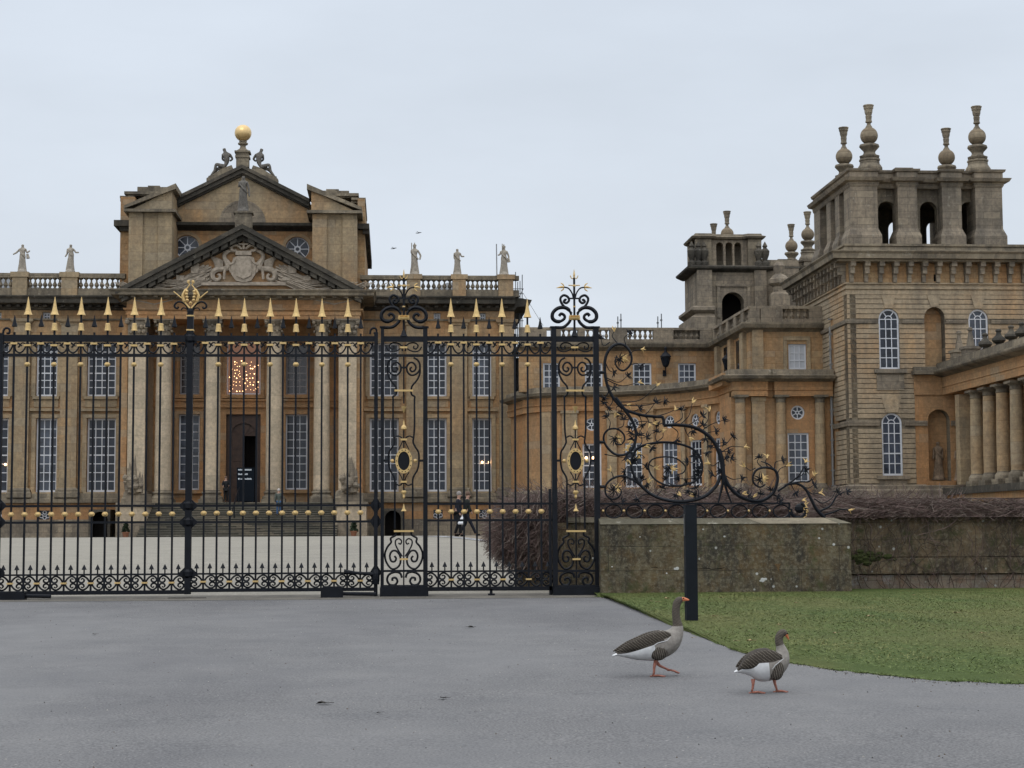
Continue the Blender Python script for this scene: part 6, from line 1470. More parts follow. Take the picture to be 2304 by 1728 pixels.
vine([(1750, 1105), (1775, 1088), (1797, 1070), (1809, 1050)], 3.5, 1.8); vine([(1770, 1090), (1800, 1084), (1820, 1084), (1828, 1074)], 3, 1.5); vine([(1745, 1060), (1730, 1045), (1712, 1038)], 2.5, 1.5)
vine([(1765, 1092), (1792, 1088), (1812, 1100), (1826, 1125), (1838, 1147), (1856, 1165)], 3, 5.5); vine([(1845, 1150), (1868, 1138), (1884, 1115), (1900, 1107)], 3.5, 1.2); vine([(1856, 1158), (1876, 1152), (1892, 1146), (1909, 1147)], 3, 1.2); vine([(1832, 1122), (1850, 1132), (1870, 1122), (1880, 1106)], 2, 1)
mb = MB(); p = v3(1796, 1148); mb.tube([(p[0] + 17 * VS * math.cos(t), VY, p[2] + 17 * VS * math.sin(t)) for t in [k * .3 for k in range(-11, 5)]], .03, 7); mb.sphere((p[0] + .02, VY, p[2] + .03), .085, 10, 1, .6, 1); mb.build('coil', BK, rr_)
def leaf_cluster(px, py, ang, gold, s=1.0, n=5):
    mb = MB(); p = Vector(v3(px, py)); rn = random.Random(int(px * 7 + py))
    for k in range(n):
        a = ang + (k - (n - 1) / 2) * (.62 if not gold else .55) + rn.uniform(-.15, .15); l_ = (12 if not gold else 11.5) * VS * s * rn.uniform(.8, 1.2); dy_ = rn.uniform(-.04, .04)
        q = p + Vector((math.cos(a) * l_ * .5, dy_ * .5, math.sin(a) * l_ * .5)); a2 = a + rn.choice((-1, 1)) * .5; r = q + Vector((math.cos(a2) * l_ * .6, dy_, math.sin(a2) * l_ * .6))
        mb.tube([p, q, r], [.009, .0125 if not gold else .012, .003], 5)
    mb.sphere(p, .015 if gold else .012, 6); return mb.build('gold_flower' if gold else 'leaf', GD if gold else BK, rr_)
def sprig(a, m, b, ang, gold, r=1.3):
    vine([a, m, b], r * 1.3, r * .7, 'stem'); leaf_cluster(b[0], b[1], R(ang), gold, .95, n=3 if gold else 6)
for a, m, b, an, gold in (
    ((1390, 773), (1378, 757), (1382, 745), 90, True), ((1408, 776), (1405, 760), (1416, 750), 50, False), ((1415, 800), (1425, 790), (1443, 786), 0, True), ((1420, 820), (1433, 818), (1440, 824), -40, False),
    ((1362, 815), (1370, 832), (1380, 838), 0, False), ((1364, 850), (1392, 860), (1412, 846), 40, False), ((1366, 855), (1400, 868), (1437, 860), 0, True), ((1395, 905), (1440, 900), (1478, 868), 60, True), ((1400, 912), (1450, 912), (1495, 902), -20, False), ((1372, 770), (1358, 778), (1352, 762), 90, False),
    ((1402, 915), (1388, 915), (1386, 928), -90, True), ((1440, 935), (1455, 930), (1475, 905), 60, False), ((1470, 938), (1500, 930), (1518, 922), 40, True), ((1370, 880), (1362, 895), (1360, 905), -90, False),
    ((1430, 950), (1450, 948), (1470, 952), 0, True), ((1432, 970), (1440, 985), (1455, 983), 0, False), ((1370, 967), (1373, 950), (1366, 938), 120, False), ((1390, 964), (1402, 958), (1404, 944), 90, False), ((1360, 1022), (1380, 1026), (1406, 1030), -30, False),
    ((1515, 955), (1535, 940), (1533, 922), 90, False), ((1530, 956), (1550, 935), (1558, 906), 60, True), ((1545, 958), (1560, 950), (1580, 935), 40, False), ((1570, 960), (1590, 950), (1596, 925), 90, True), ((1580, 968), (1600, 955), (1628, 945), 20, False), ((1600, 985), (1590, 975), (1610, 970), 0, False),
    ((1585, 975), (1592, 1000), (1590, 1018), -70, False), ((1508, 958), (1525, 972), (1522, 990), -60, False), ((1540, 962), (1545, 975), (1552, 985), -40, True), ((1480, 1000), (1475, 985), (1478, 972), 90, False), ((1470, 998), (1490, 985), (1492, 972), 80, True),
    ((1614, 1005), (1632, 1000), (1648, 982), 40, False), ((1620, 1020), (1645, 1005), (1675, 1006), 10, True), ((1624, 1035), (1640, 1030), (1645, 1030), -10, False), ((1625, 1050), (1632, 1046), (1622, 1060), 200, False), ((1622, 1035), (1605, 1048), (1597, 1043), 160, True), ((1618, 1060), (1610, 1072), (1603, 1065), 200, False),
    ((1632, 1070), (1648, 1078), (1668, 1076), 10, False), ((1700, 1053), (1688, 1058), (1676, 1050), 140, True), ((1715, 1052), (1704, 1040), (1708, 1030), 90, False), ((1728, 1052), (1722, 1040), (1726, 1030), 90, True), ((1742, 1058), (1745, 1040), (1760, 1036), 20, False), ((1748, 1070), (1755, 1055), (1770, 1048), 30, True),
    ((1800, 1066), (1806, 1056), (1812, 1040), 60, True), ((1790, 1078), (1805, 1068), (1812, 1058), 20, False), ((1815, 1084), (1830, 1078), (1832, 1070), 80, True), ((1868, 1138), (1874, 1128), (1884, 1108), 60, False), ((1890, 1115), (1896, 1108), (1906, 1106), 0, False), ((1895, 1147), (1902, 1147), (1910, 1148), 0, True),
    ((1440, 1020), (1450, 1030), (1440, 1030), 150, True), ((1432, 1050), (1445, 1055), (1452, 1050), 30, False), ((1460, 1045), (1470, 1050), (1473, 1052), 0, True), ((1575, 1040), (1560, 1042), (1548, 1038), 180, False), ((1570, 1075), (1545, 1078), (1528, 1076), 180, False), ((1440, 1085), (1452, 1078), (1455, 1090), -60, False), ((1450, 1098), (1455, 1088), (1460, 1086), 90, True),
    ((1475, 1118), (1485, 1108), (1490, 1098), 80, False), ((1570, 1122), (1572, 1105), (1566, 1098), 120, False), ((1640, 1095), (1655, 1098), (1660, 1105), -40, False), ((1700, 1127), (1708, 1120), (1712, 1113), 80, False), ((1372, 1123), (1385, 1132), (1400, 1128), 10, False), ((1380, 1075), (1378, 1066), (1374, 1060), 110, True), ((1740, 1112), (1752, 1118), (1756, 1126), -60, False), ((1780, 1090), (1786, 1102), (1790, 1108), -60, False), ((1558, 1040), (1566, 1032), (1562, 1025), 120, False)):
    sprig(a, m, b, an, gold)
rv = random.Random(21)
MAINS = [[(1361, 835), (1367, 868), (1382, 898), (1404, 920), (1440, 933), (1470, 937)], [(1525, 956), (1560, 961), (1590, 977), (1610, 1000), (1622, 1032)], [(1408, 925), (1424, 950), (1431, 975), (1426, 1003), (1408, 1022)],
         [(1610, 1095), (1585, 1117), (1550, 1127), (1470, 1115), (1440, 1090), (1423, 1060), (1421, 1035), (1433, 1010), (1460, 999)], [(1540, 1002), (1568, 1018), (1580, 1045), (1574, 1074), (1545, 1090), (1505, 1093)], [(1640, 1093), (1662, 1115), (1690, 1126), (1715, 1126), (1738, 1111)], [(1792, 1088), (1812, 1100), (1826, 1125)]]
for ml in MAINS:
    q = cr(ml, 4)
    for i in range(2, len(q) - 2, 2):
        a = q[i]; d = (q[i + 1] - q[i - 1]).normalized(); sd_ = rv.choice((-1, 1)); nn = Vector((-d.y, d.x)) * sd_; ln_ = rv.uniform(18, 34)
        b = a + d * ln_ * .9 + nn * ln_ * .55; m_ = a + d * ln_ * .6 + nn * ln_ * .12
        if b.y > 1128: continue
        v_ = Vector((b.x - m_.x, -(b.y - m_.y))); sprig(tuple(a), tuple(m_), tuple(b), math.degrees(math.atan2(v_.y, v_.x)), rv.random() < .18, 1.5)
for px, py in ((1399, 808), (1388, 988), (1508, 1056), (1385, 1101), (1714, 1078)):
    leaf_cluster(px - 4, py + 1, R(170), False, 1.3, 9); leaf_cluster(px + 3, py - 1, R(20), True, 1.1, 7)
for k in range(5): leaf_cluster(1806 + (k % 2) * 3, 1126 + k * 9, R(20 - 20 * k / 2), True, .9, 3)
for q in (838, 995, 1095): mb = MB(); a = v3(1349, q); b = v3(1360, q); mb.tube([a, b], .03, 6); mb.build('bracket', BK, rr_)
# ================================================================== FIGURES
def skin(name, nodes, edges, mat, parent=None, loc=(0, 0, 0), sub=2, root=0):
    """one continuous body surface grown round a skeleton: nodes (x,y,z,r[,ry])"""
    me = bpy.data.meshes.new(name); me.from_pydata([n[:3] for n in nodes], edges, [])
    o = bpy.data.objects.new(name, me); col.objects.link(o); o.location = loc
    if parent is not None: o.parent = parent
    md = o.modifiers.new('skin', 'SKIN'); md.use_smooth_shade = True
    for i, n in enumerate(nodes):
        sv = me.skin_vertices[0].data[i]; sv.radius = (n[3], n[4] if len(n) > 4 else n[3]); sv.use_root = (i == root)
    if sub: s2 = o.modifiers.new('sub', 'SUBSURF'); s2.levels = sub; s2.render_levels = sub
    me.materials.append(mat); return o
def statue(px, py0, py1, Y, arms, label, mat, group='roof statues', lean=0, helmet=False, spear=None, cape=None):
    """draped standing figure; arms: lists of (dx,dy) px from the head top line"""
    s = Y / FPX; b = W(px, py1, Y); H = (py1 - py0); t = empty('statue', b, label, 'statue', group)
    q = lambda dx, py, r, ry=None: (dx * s, 0, (py1 - py) * s, r * s, (ry or r * .8) * s)
    k = H / 62.0; y_ = lambda v: py0 + v * k
    nd = [q(0 + lean * .3, y_(57), 8 * k), q(lean * .2, y_(48), 6.5 * k), q(lean * .1, y_(38), 6.8 * k), q(lean * .3, y_(29), 7 * k), q(lean * .3, y_(22), 5.2 * k), q(0, y_(15), 6.4 * k), q(0, y_(11), 5.2 * k, 3.6 * k), q(0, y_(8.5), 2.2 * k), q(lean * .1, y_(4.5), 3.4 * k, 3.8 * k), q(lean * .1, y_(1.5), 2.8 * k, 3.2 * k)]
    ed = [(i, i + 1) for i in range(9)]
    for arm in arms:
        prev = 6; sg = 1 if arm[0][0] > 0 else -1
        nd.append(q(sg * 6.5 * k, y_(12.5), 2.6 * k)); ed.append((6, len(nd) - 1)); prev = len(nd) - 1
        for j, (dx, dy) in enumerate(arm): nd.append((dx * k * s, -2.0 * s * k * j, (py1 - y_(dy)) * s, (2.1 - .5 * j) * k * s, (2.0 - .5 * j) * k * s)); ed.append((prev, len(nd) - 1)); prev = len(nd) - 1
    body = skin('figure', nd, ed, mat, t, sub=2, root=3)
    mb = MB(); bx, by, bz = b
    mb.lathe([(11 * k * s, -.02), (10.5 * k * s, 2.5 * k * s), (9 * k * s, 5 * k * s), (7.5 * k * s, 8 * k * s)], bx, by, 9, bz)
    mb.build('statue_base', mat, t)
    mb = MB()   # folds of the drapery
    rn = random.Random(int(px))
    for i in range(9):
        a = -PI * (i + .5) / 9; r0, r1 = 6.3 * k * s, 8.2 * k * s
        mb.tube([(bx + lean * .2 * s + r0 * math.cos(a) * .9, by + r0 * .75 * math.sin(a), bz + (61 - 30 + rn.uniform(-3, 3)) * k * s), (bx + r0 * math.cos(a + .1), by + r0 * .8 * math.sin(a + .1), bz + 18 * k * s), (bx + r1 * math.cos(a), by + r1 * .8 * math.sin(a), bz + 5 * k * s)], [.6 * k * s, 1.3 * k * s, 1.5 * k * s], 5)
    mb.tube([(bx - 6 * k * s, by - 4 * k * s, bz + 47 * k * s), (bx + 1 * k * s, by - 6.5 * k * s, bz + 38 * k * s), (bx + 7 * k * s, by - 3 * k * s, bz + 32 * k * s)], 1.7 * k * s, 5)
    if cape: mb.tube([(bx + p[0] * k * s, by, bz + (62 - p[1]) * k * s) for p in cape], [2.5 * k * s, 4 * k * s, 3 * k * s][:len(cape)], 6)
    mb.sphere((bx, by - 3.6 * k * s, bz + (62 - 5.5) * k * s), .8 * k * s, 5)
    mb.build('drapery', mat, t)
    if helmet: mb = MB(); mb.sphere((bx, by, bz + 60 * k * s), 3.8 * k * s, 10, 1, 1, .8); mb.tube([(bx, by - 3 * k * s, bz + 62 * k * s), (bx, by, bz + 65 * k * s), (bx, by + 3 * k * s, bz + 61 * k * s)], 1.1 * k * s, 5); mb.build('helmet', mat, t)
    if spear: mb = MB(); mb.tube([(bx + spear[0] * s, by - .1, bz + (61 - spear[1]) * k * s), (bx + spear[0] * s, by - .1, bz + (62 - spear[2]) * k * s)], .035, 5); mb.build('spear', mat, t)
    return t
SY = YB
M['nst'] = plain('brown_statue_stone', (.25, .18, .12), .9, nz_=.35, nscale=6)
statue(50, 548, 613, SY, [[(-12, 19), (-20, 24)], [(9, 20), (16, 15)]], 'pale roof statue with both arms held out, first from the left on the balustrade', M['stat'], cape=[(10, 22), (12, 32)])
statue(158, 548, 613, SY, [[(-7, 22), (-11, 29)], [(11, 19), (18, 19)]], 'pale roof statue with one arm stretched out, on the balustrade just left of the attic', M['stat'], lean=5)
statue(933, 549, 620, SY, [[(-6, 18), (-7, 12)], [(12, 22), (10, 31)]], 'pale roof statue with crested helmet and thin spear, nearest the attic on the right balustrade', M['stat'], helmet=True, spear=(-7, 40, -3), lean=-3)
statue(1029, 557, 620, SY, [[(-7, 20), (-6, 26)], [(9, 19), (16, 19)]], 'pale roof statue pointing right, in the middle of the three on the right balustrade', M['stat'])
statue(1134, 552, 620, SY, [[(-8, 18), (-13, 20)], [(10, 22), (9, 30)]], 'pale roof statue at the right hand corner of the balustrade', M['stat'], helmet=True, spear=(-4, 12, -4), cape=[(9, 25), (10, 34)])
statue(547, 393, 478, YS, [[(-7, 20), (-6, 12)], [(9, 24), (10, 36)]], 'tall grey statue standing on the point of the portico pediment', M['lead'], group=None)
statue(2112, 990, 1079, TY + .45, [[(-7, 22), (-9, 30)], [(7, 22), (5, 30)]], 'brown statue standing in the arched niche of the tower', M['nst'], group='niche statues', lean=2)
statue(2160, 998, 1080, 98.6, [[(-7, 20), (-8, 26)], [(7, 22), (5, 30)]], 'brown statue half hidden behind the first column of the colonnade', M['nst'], group='niche statues')
# bound captives seated on the gable
def captive(sg, label):
    Y = YA - .1; s = Y / FPX; c = cxg; b0 = Vector((c + sg * 35 * s, Y, zz(382))); t = empty('captive_statue', b0, label, 'statue', 'seated captives on the gable')
    q = lambda px, py, r, y=0: (sg * (px - 35) * s, y * s, (382 - py) * s, r * s)
    nd = [q(34, 375, 7), q(35, 365, 6), q(36, 355, 7), q(38, 347, 7.5), q(40, 342, 3), q(42, 336, 4.2), q(43, 333, 4.0),
          q(29, 348, 3.6, 2), q(23, 357, 2.8, 3), q(30, 362, 2.2, 4), q(45, 349, 3.4, -2), q(46, 358, 2.6, 3), q(38, 363, 2.2, 5),
          q(48, 374, 5, -3), q(60, 370, 4.4, -3), q(62, 384, 3.3, -2), q(72, 398, 2.4, -2), q(77, 399, 1.8, -3),
          q(47, 377, 5, 4), q(58, 380, 4, 4), q(66, 390, 3, 4), q(70, 394, 2, 3)]
    ed = [(0, 1), (1, 2), (2, 3), (3, 4), (4, 5), (5, 6), (3, 7), (7, 8), (8, 9), (3, 10), (10, 11), (11, 12), (0, 13), (13, 14), (14, 15), (15, 16), (16, 17), (0, 18), (18, 19), (19, 20), (20, 21)]
    skin('figure', nd, ed, M['lead'], t, sub=2)
    mb = MB(); P = lambda px, py: (c + sg * px * s, Y, zz(py)); n = len(mb.v)
    mb.prism([(P(20, 384)[0], P(20, 384)[2]), (P(80, 402)[0], P(80, 416)[2]), (P(80, 402)[0], P(80, 404)[2]), (P(44, 380)[0], P(44, 381)[2]), (P(24, 374)[0], P(24, 374)[2])], FY(Y), -.4, .4); mb.build('statue_base', M['mid'], t)
captive(-1, 'dark seated captive statue on the left slope of the top gable'); captive(1, 'dark seated captive statue on the right slope of the top gable')
# carved trophies beside the steps
for a, lb in ((301, 'pointed carved stone trophy on the plinth left of the portico steps'), (788, 'pointed carved stone trophy on the plinth right of the portico steps')):
    Y = 116.5; s = Y / FPX; b = W(a, 1108, Y); t = empty('stone_trophy', b, lb, 'carved trophy', 'trophies beside the steps'); rn = random.Random(a); mb = MB()
    zb = b.z - .01
    mb.sphere((b.x, Y, zb + 10 * s), 20 * s, 10, 1, .6, .75); mb.sphere((b.x - 4 * s, Y - .3, zb + 22 * s), 13 * s, 9, 1, .6, 1)
    for k in range(16):
        dx = rn.uniform(-24, 24); hgt = 82 - abs(dx) * 1.9 + rn.uniform(-12, 6); mb.tube([(b.x + dx * .7 * s, Y + rn.uniform(-.3, .3), zb), (b.x + dx * .8 * s, Y, zb + hgt * .6 * s), (b.x + dx * s * .9, Y, zb + hgt * s)], [4.5 * s, 4 * s, .6 * s], 6)
    for k in range(9): dx = rn.uniform(-22, 22); mb.sphere((b.x + dx * s, Y - .35, zb + rn.uniform(6, 34) * s), rn.uniform(4, 8) * s, 7)
    mb.build('carving', M['grey'], t)

# ------------------------------------------------------------------ people
SKINM = plain('skin', (.50, .30, .22), .6)
def person(x, y, z, face, label, coat, trouser, hair, pose, coat_len=.78, group='people by the palace', bag=None):
    """face: heading angle (0 = towards the camera); pose: dict of hand / foot offsets (forward positive)"""
    fwd = Vector((math.sin(face), -math.cos(face), 0)); sd = Vector((math.cos(face), math.sin(face), 0))
    P = lambda s, f, h: tuple(sd * s + fwd * f + Vector((0, 0, h)))
    lean = pose.get('lean', .02)
    J = dict(pel=P(0, 0, .93), sp=P(0, lean * .5, 1.12), ch=P(0, lean, 1.32), nk=P(0, lean * 1.2, 1.47), h1=P(0, lean * 1.5, 1.57), h2=P(0, lean * 1.6, 1.66))
    for s, n in ((-1, 'l'), (1, 'r')):
        J[n + 'sh'] = P(s * .17, lean, 1.40); e, h = pose.get(n + 'arm', ((.02, 1.12), (.08, .88)))
        J[n + 'el'] = P(s * .22, e[0], e[1]); J[n + 'wr'] = P(s * .2, h[0], h[1]); J[n + 'ha'] = P(s * .2, h[0] + .03, h[1] - .08)
        k, a = pose.get(n + 'leg', ((.02, .5), (0, .08))); J[n + 'hp'] = P(s * .09, 0, .88); J[n + 'kn'] = P(s * .09, k[0], k[1]); J[n + 'an'] = P(s * .09, a[0], a[1]); J[n + 'to'] = P(s * .09, a[0] + .16, max(.035, a[1] - .045))
    R_ = dict(pel=.12, sp=.11, ch=.13, nk=.05, h1=.085, h2=.08, sh=.06, el=.042, wr=.03, ha=.035, hp=.085, kn=.055, an=.038, to=.04)
    names = list(J); nd = [(*J[n], R_.get(n, R_.get(n[1:], .05))) for n in names]; ix = {n: i for i, n in enumerate(names)}
    E = [('pel', 'sp'), ('sp', 'ch'), ('ch', 'nk'), ('nk', 'h1'), ('h1', 'h2')] + [e for s in 'lr' for e in (('ch', s + 'sh'), (s + 'sh', s + 'el'), (s + 'el', s + 'wr'), (s + 'wr', s + 'ha'), ('pel', s + 'hp'), (s + 'hp', s + 'kn'), (s + 'kn', s + 'an'), (s + 'an', s + 'to'))]
    o = skin('person', nd, [(ix[a], ix[b]) for a, b in E], SKINM, None, (x, y, z), 1); tag(o, label, 'person', group)
    def part(nm, keys, ed, grow, mat, root_=0):
        q = [(*J[k], R_.get(k, R_.get(k[1:], .05)) + grow) for k in keys]; i2 = {k: i for i, k in enumerate(keys)}
        return skin(nm, q, [(i2[a], i2[b]) for a, b in ed], mat, o, (0, 0, 0), 1, root_)
    J['hem'] = P(0, 0, coat_len); R_['hem'] = .15
    part('coat', ['pel', 'hem', 'sp', 'ch', 'lsh', 'lel', 'lwr', 'rsh', 'rel', 'rwr'], [('pel', 'hem'), ('pel', 'sp'), ('sp', 'ch'), ('ch', 'lsh'), ('lsh', 'lel'), ('lel', 'lwr'), ('ch', 'rsh'), ('rsh', 'rel'), ('rel', 'rwr')], .03, coat)
    part('trousers', ['pel', 'lhp', 'lkn', 'lan', 'rhp', 'rkn', 'ran'], [('pel', 'lhp'), ('lhp', 'lkn'), ('lkn', 'lan'), ('pel', 'rhp'), ('rhp', 'rkn'), ('rkn', 'ran')], .018, trouser)
    mb = MB(); h = Vector(J['h2']) - fwd * .012
    mb.sphere(Vector((x, y, z)) + h + Vector((0, 0, .015)), .1, 12); mb.build('hair', hair, o)
    mb = MB()
    for s in 'lr': a = Vector(J[s + 'an']) + Vector((x, y, z)); b = Vector(J[s + 'to']) + Vector((x, y, z)); mb = MB(); mb.tube([a + Vector((0, 0, -.03)), (a + b) / 2 + Vector((0, 0, -.02)), b], [.055, .055, .045], 8); mb.build('shoe', M['void'], o)
    mb = MB(); mb.sphere(Vector((x, y, z)) + Vector(J['h1']) + fwd * .1 + Vector((0, 0, .02)), .018, 6); mb.build('nose', SKINM, o)
    return o
def cm(n, c): return plain(n, c, .85, nz_=.2, nscale=9)
navy, dk, dg, jean, sage = cm('navy_cloth', (.010, .012, .022)), cm('black_cloth', (.010, .010, .011)), cm('dark_green_cloth', (.017, .02, .016)), cm('blue_denim', (.05, .11, .22)), cm('sage_jacket', (.085, .10, .085))
greyh, blond, brownh = cm('grey_hair', (.32, .29, .27)), cm('white_hair', (.60, .56, .52)), cm('brown_hair', (.16, .10, .07))
def feet(px, py, Y): p = W(px, py, Y); return p.x, p.y
yw = 69.5
x, y = feet(1029, 1200, yw); person(x, y, g(yw), R(75), 'grey haired person in long dark coat, nearer of two walkers behind the side gate', navy, dk, greyh, dict(lean=.05, larm=((.05, 1.12), (.14, .9)), rarm=((.06, 1.12), (.16, .92)), lleg=((.12, .5), (.16, .09)), rleg=((.02, .5), (-.12, .1))), .62, 'two walkers in the court')
x2, y2 = feet(1048, 1200, yw + .8); person(x2, y2, g(yw + .8), R(80), 'person in dark jacket striding right, farther of two walkers behind the side gate', dg, navy, brownh, dict(lean=.06, larm=((.0, 1.12), (-.05, .88)), rarm=((.1, 1.14), (.2, .95)), lleg=((.22, .52), (.42, .09)), rleg=((-.02, .5), (-.28, .12))), .80, 'two walkers in the court')
for px, py, w_, h_, lb in ((1040, 1167, 7, 5, 'white carrier bag held by the walkers, upper one'), (1038, 1175, 11, 6, 'white carrier bag held low by the walkers, lower one')):
    p = W(px, py, yw - .35); s = yw / FPX; mb = MB(); n = len(mb.v)
    mb.lathe([(w_ * .7 * s, 0), (w_ * .8 * s, h_ * .4 * s), (w_ * .55 * s, h_ * 1.2 * s), (w_ * .15 * s, h_ * 1.8 * s), (w_ * .1 * s, h_ * 2.6 * s)], p.x, p.y, 8, p.z - h_ * .8 * s); o = mb.build('carrier_bag', plain('white_plastic', (.75, .76, .78), .4)); tag(o, lb, 'bag', 'white carrier bags')
p = W(508, 1129, 119.45); person(p.x, 119.45, FL, R(10), 'person in dark clothes standing at the left side of the palace door', dk, dk, brownh, dict(lean=.0, larm=((.03, 1.15), (.2, 1.12)), rarm=((.03, 1.15), (.2, 1.15))), .8, 'people on the steps')
Ys = 116.3; zst = g(112.5) - .02 + (FL - g(112.5) + .02) * (int((Ys - 112.5) / (6.8 / 15)) + 1) / 15
p = W(627, 1160, Ys); person(p.x, Ys, zst, R(185), 'white haired person in sage jacket and blue jeans climbing the palace steps', sage, jean, blond, dict(lean=.04, larm=((.05, 1.12), (.1, .9)), rarm=((.0, 1.12), (.03, .88)), lleg=((.14, .55), (.12, .2)), rleg=((.0, .5), (-.05, .08))), .82, 'people on the steps')

# ------------------------------------------------------------------ geese
def loft(name, st, Yg, s, mats, fmat, parent, seg=16, K=4, lat0=0):
    """st: (px, py, r_vertical px, r_lateral px); continuous surface through the stations"""
    P = cr(st, K); n = len(P); mb = MB(); C = [W(p[0], p[1], Yg) for p in P]
    for i in range(n):
        t = (C[min(i + 1, n - 1)] - C[max(i - 1, 0)]).normalized(); b = Vector((0, 1, 0)); b = (b - t * b.dot(t)).normalized(); a = t.cross(b)
        rv, rl = max(.0008, P[i][2] * s), max(.0008, P[i][3] * s)
        for j in range(seg):
            an = 2 * PI * j / seg; mb.v.append(tuple(C[i] + a * (rv * math.cos(an)) + b * (rl * math.sin(an) + lat0)))
    for i in range(n - 1):
        for j in range(seg):
            j2 = (j + 1) % seg; mb.f.append((i * seg + j, i * seg + j2, (i + 1) * seg + j2, (i + 1) * seg + j)); mb.m.append(fmat((i + .5) / (n - 1) * (len(st) - 1), math.cos(2 * PI * (j + .5) / seg)))
    mb.f.append(tuple(range(seg))); mb.m.append(mb.m[0]); mb.f.append(tuple((n - 1) * seg + j for j in range(seg))); mb.m.append(mb.m[-2])
    return mb
def feather(name, c1, c2, scale, ang, th=.5, dark=(.03, .025, .02), dist=1.5):
    m, t, n, l, bs = newmat(name); pos = n.new('ShaderNodeNewGeometry').outputs['Position']
    mp = n.new('ShaderNodeMapping'); mp.inputs['Rotation'].default_value = (0, ang, 0); l.new(pos, mp.inputs[0])
    w = n.new('ShaderNodeTexWave'); w.wave_type = 'BANDS'; w.bands_direction = 'X'; w.inputs['Scale'].default_value = scale; w.inputs['Distortion'].default_value = dist; w.inputs['Detail'].default_value = 2; w.inputs['Detail Scale'].default_value = 3
    l.new(mp.outputs[0], w.inputs['Vector']); r = n.new('ShaderNodeMapRange'); r.inputs[1].default_value = th; r.inputs[2].default_value = min(.99, th + .3); l.new(w.outputs['Fac'], r.inputs[0])
    c = mixc(t, noise(t, pos, 14, 5, .3, .7), c1, dark); c = mixc(t, r.outputs[0], c, c2); l.new(c, bs.inputs['Base Color']); bs.inputs['Roughness'].default_value = .85; bump(t, bs, w.outputs['Fac'], .3, .004); return m
GB1 = plain('goose_grey_brown', (.33, .30, .265), .9, nz_=.18, nscale=30, bstr=.3); GWH = plain('goose_white', (.80, .80, .80), .9, nz_=.1, nscale=20); GNK = feather('goose_neck', (.085, .068, .05), (.15, .125, .1), 26, 1.2, .45, (.07, .058, .045), 3)
GBK = plain('goose_back', (.065, .053, .042), .9, nz_=.35, nscale=25); GOR = plain('goose_orange_leg', (.42, .16, .11), .6, nz_=.25, nscale=40); GBI = plain('goose_bill', (.72, .22, .09), .5, nz_=.1)
GW1 = feather('goose_wing', (.055, .043, .032), (.22, .19, .15), 15, .9, .88, (.05, .04, .03), 2.5); GFL = feather('goose_flank', (.08, .065, .05), (.25, .22, .18), 17, .25, .7, (.05, .04, .032), 2.5)
def goose(label, zx0, sc0, st, wing_st, flank, legs, feet_, gpx, shift, rump):
    Yg = G(*gpx).y; s = Yg / FPX * sc0; zr = g(Yg)
    u = lambda x, y: (zx0[0] + x * sc0, zx0[1] + y * sc0)
    SS = [(*u(a, b), rv, rl) for a, b, rv, rl in st]; nst = len(st)
    cen = W(*u(*gpx_c(st)), Yg)
    def fm(t, c):
        if t < rump[0] and (c < rump[1] or t < .8): return 1
        if t > nst - 4.1: return 4
        if t > rump[3]: return 2
        if t < rump[2]: return 3 if c > .2 else 0
        return 0
    mb = loft('goose', SS, Yg, s, None, fm, None, 18, 5)
    root_loc = (W(*u(*gpx_c(st)), Yg).x, Yg, zr)
    for lg, lat in zip(legs, (-.035, .035)):
        P = [W(*u(*p), Yg) for p in lg]; mb.mi = 5; mb.tube([(p.x, p.y + lat, max(p.z, zr + .012)) for p in P], [24 * s, 15 * s, 12 * s, 12 * s][:len(P)], 7)
    for (hx, hy, tx, ty, lift), lat in zip(feet_, (-.035, .035)):
        a, b = W(*u(hx, hy), Yg), W(*u(tx, ty), Yg); za_ = (zr + .012 + lift); zb_ = zr + .006 + lift * .5
        for k in (-1, 0, 1):
            e2 = (b.x - (.015 if k else 0), Yg + lat + k * .035, zb_); mb.tube([(a.x, Yg + lat, za_), ((a.x + e2[0]) / 2, Yg + lat + k * .018, (za_ + zb_) / 2 + .006), e2], [.010, .008, .005], 6)
        q = [(a.x, Yg + lat, za_ - .002), (b.x - .02, Yg + lat - .033, zb_), (b.x - .004, Yg + lat, zb_ - .001), (b.x - .02, Yg + lat + .033, zb_)]
        mb.poly(q); mb.poly([(p[0], p[1], p[2] - .004) for p in q]); mb.tube([(a.x, Yg + lat, za_), (a.x - .025, Yg + lat, za_ - .006)], .006, 5)
    hx, hy = st[-4][0], st[-4][1]
    mb.mi = 6
    e = W(*u(hx + 12, hy - 12), Yg)
    for sd_ in (-1, 1): mb.sphere((e.x, Yg + sd_ * st[-4][3] * s * .86, e.z), .0065, 8)
    o = mb.build('goose', [GB1, GWH, GNK, GBK, GBI, GOR, M['void']], None, smooth='all', loc=root_loc); tag(o, label, 'goose', 'geese')
    for sd_ in (-1, 1):
        w = loft('wing', [(*u(a, b), r, r * .42) for a, b, r in wing_st], Yg, s, None, lambda t, c: 0, None, 14, 5)
        bw = max(q[3] for q in st) * s * .70; w.v = [(a, b + sd_ * (bw if abs(b - Yg) >= 0 else 0), c) for a, b, c in w.v]; w.build('wing', GW1, o, smooth='all')
        fx, fy_, frx, fry = flank; c = W(*u(fx, fy_), Yg); m2 = MB(); m2.sphere((c.x, Yg + sd_ * bw * .86, c.z), 1, 18, frx * s, 58 * s, fry * s); m2.build('flank', GFL, o, smooth='all')
        # pale edge of the folded wing
        m3 = MB(); pts = [W(*u(a, b), Yg) for a, b in shift]; m3.tube([(p.x, Yg + sd_ * (bw + 47 * s), p.z) for p in pts], [2 * s] + [4 * s] * (len(pts) - 2) + [1.5 * s], 6); m3.build('wing_edge', GWH, o)
    return o
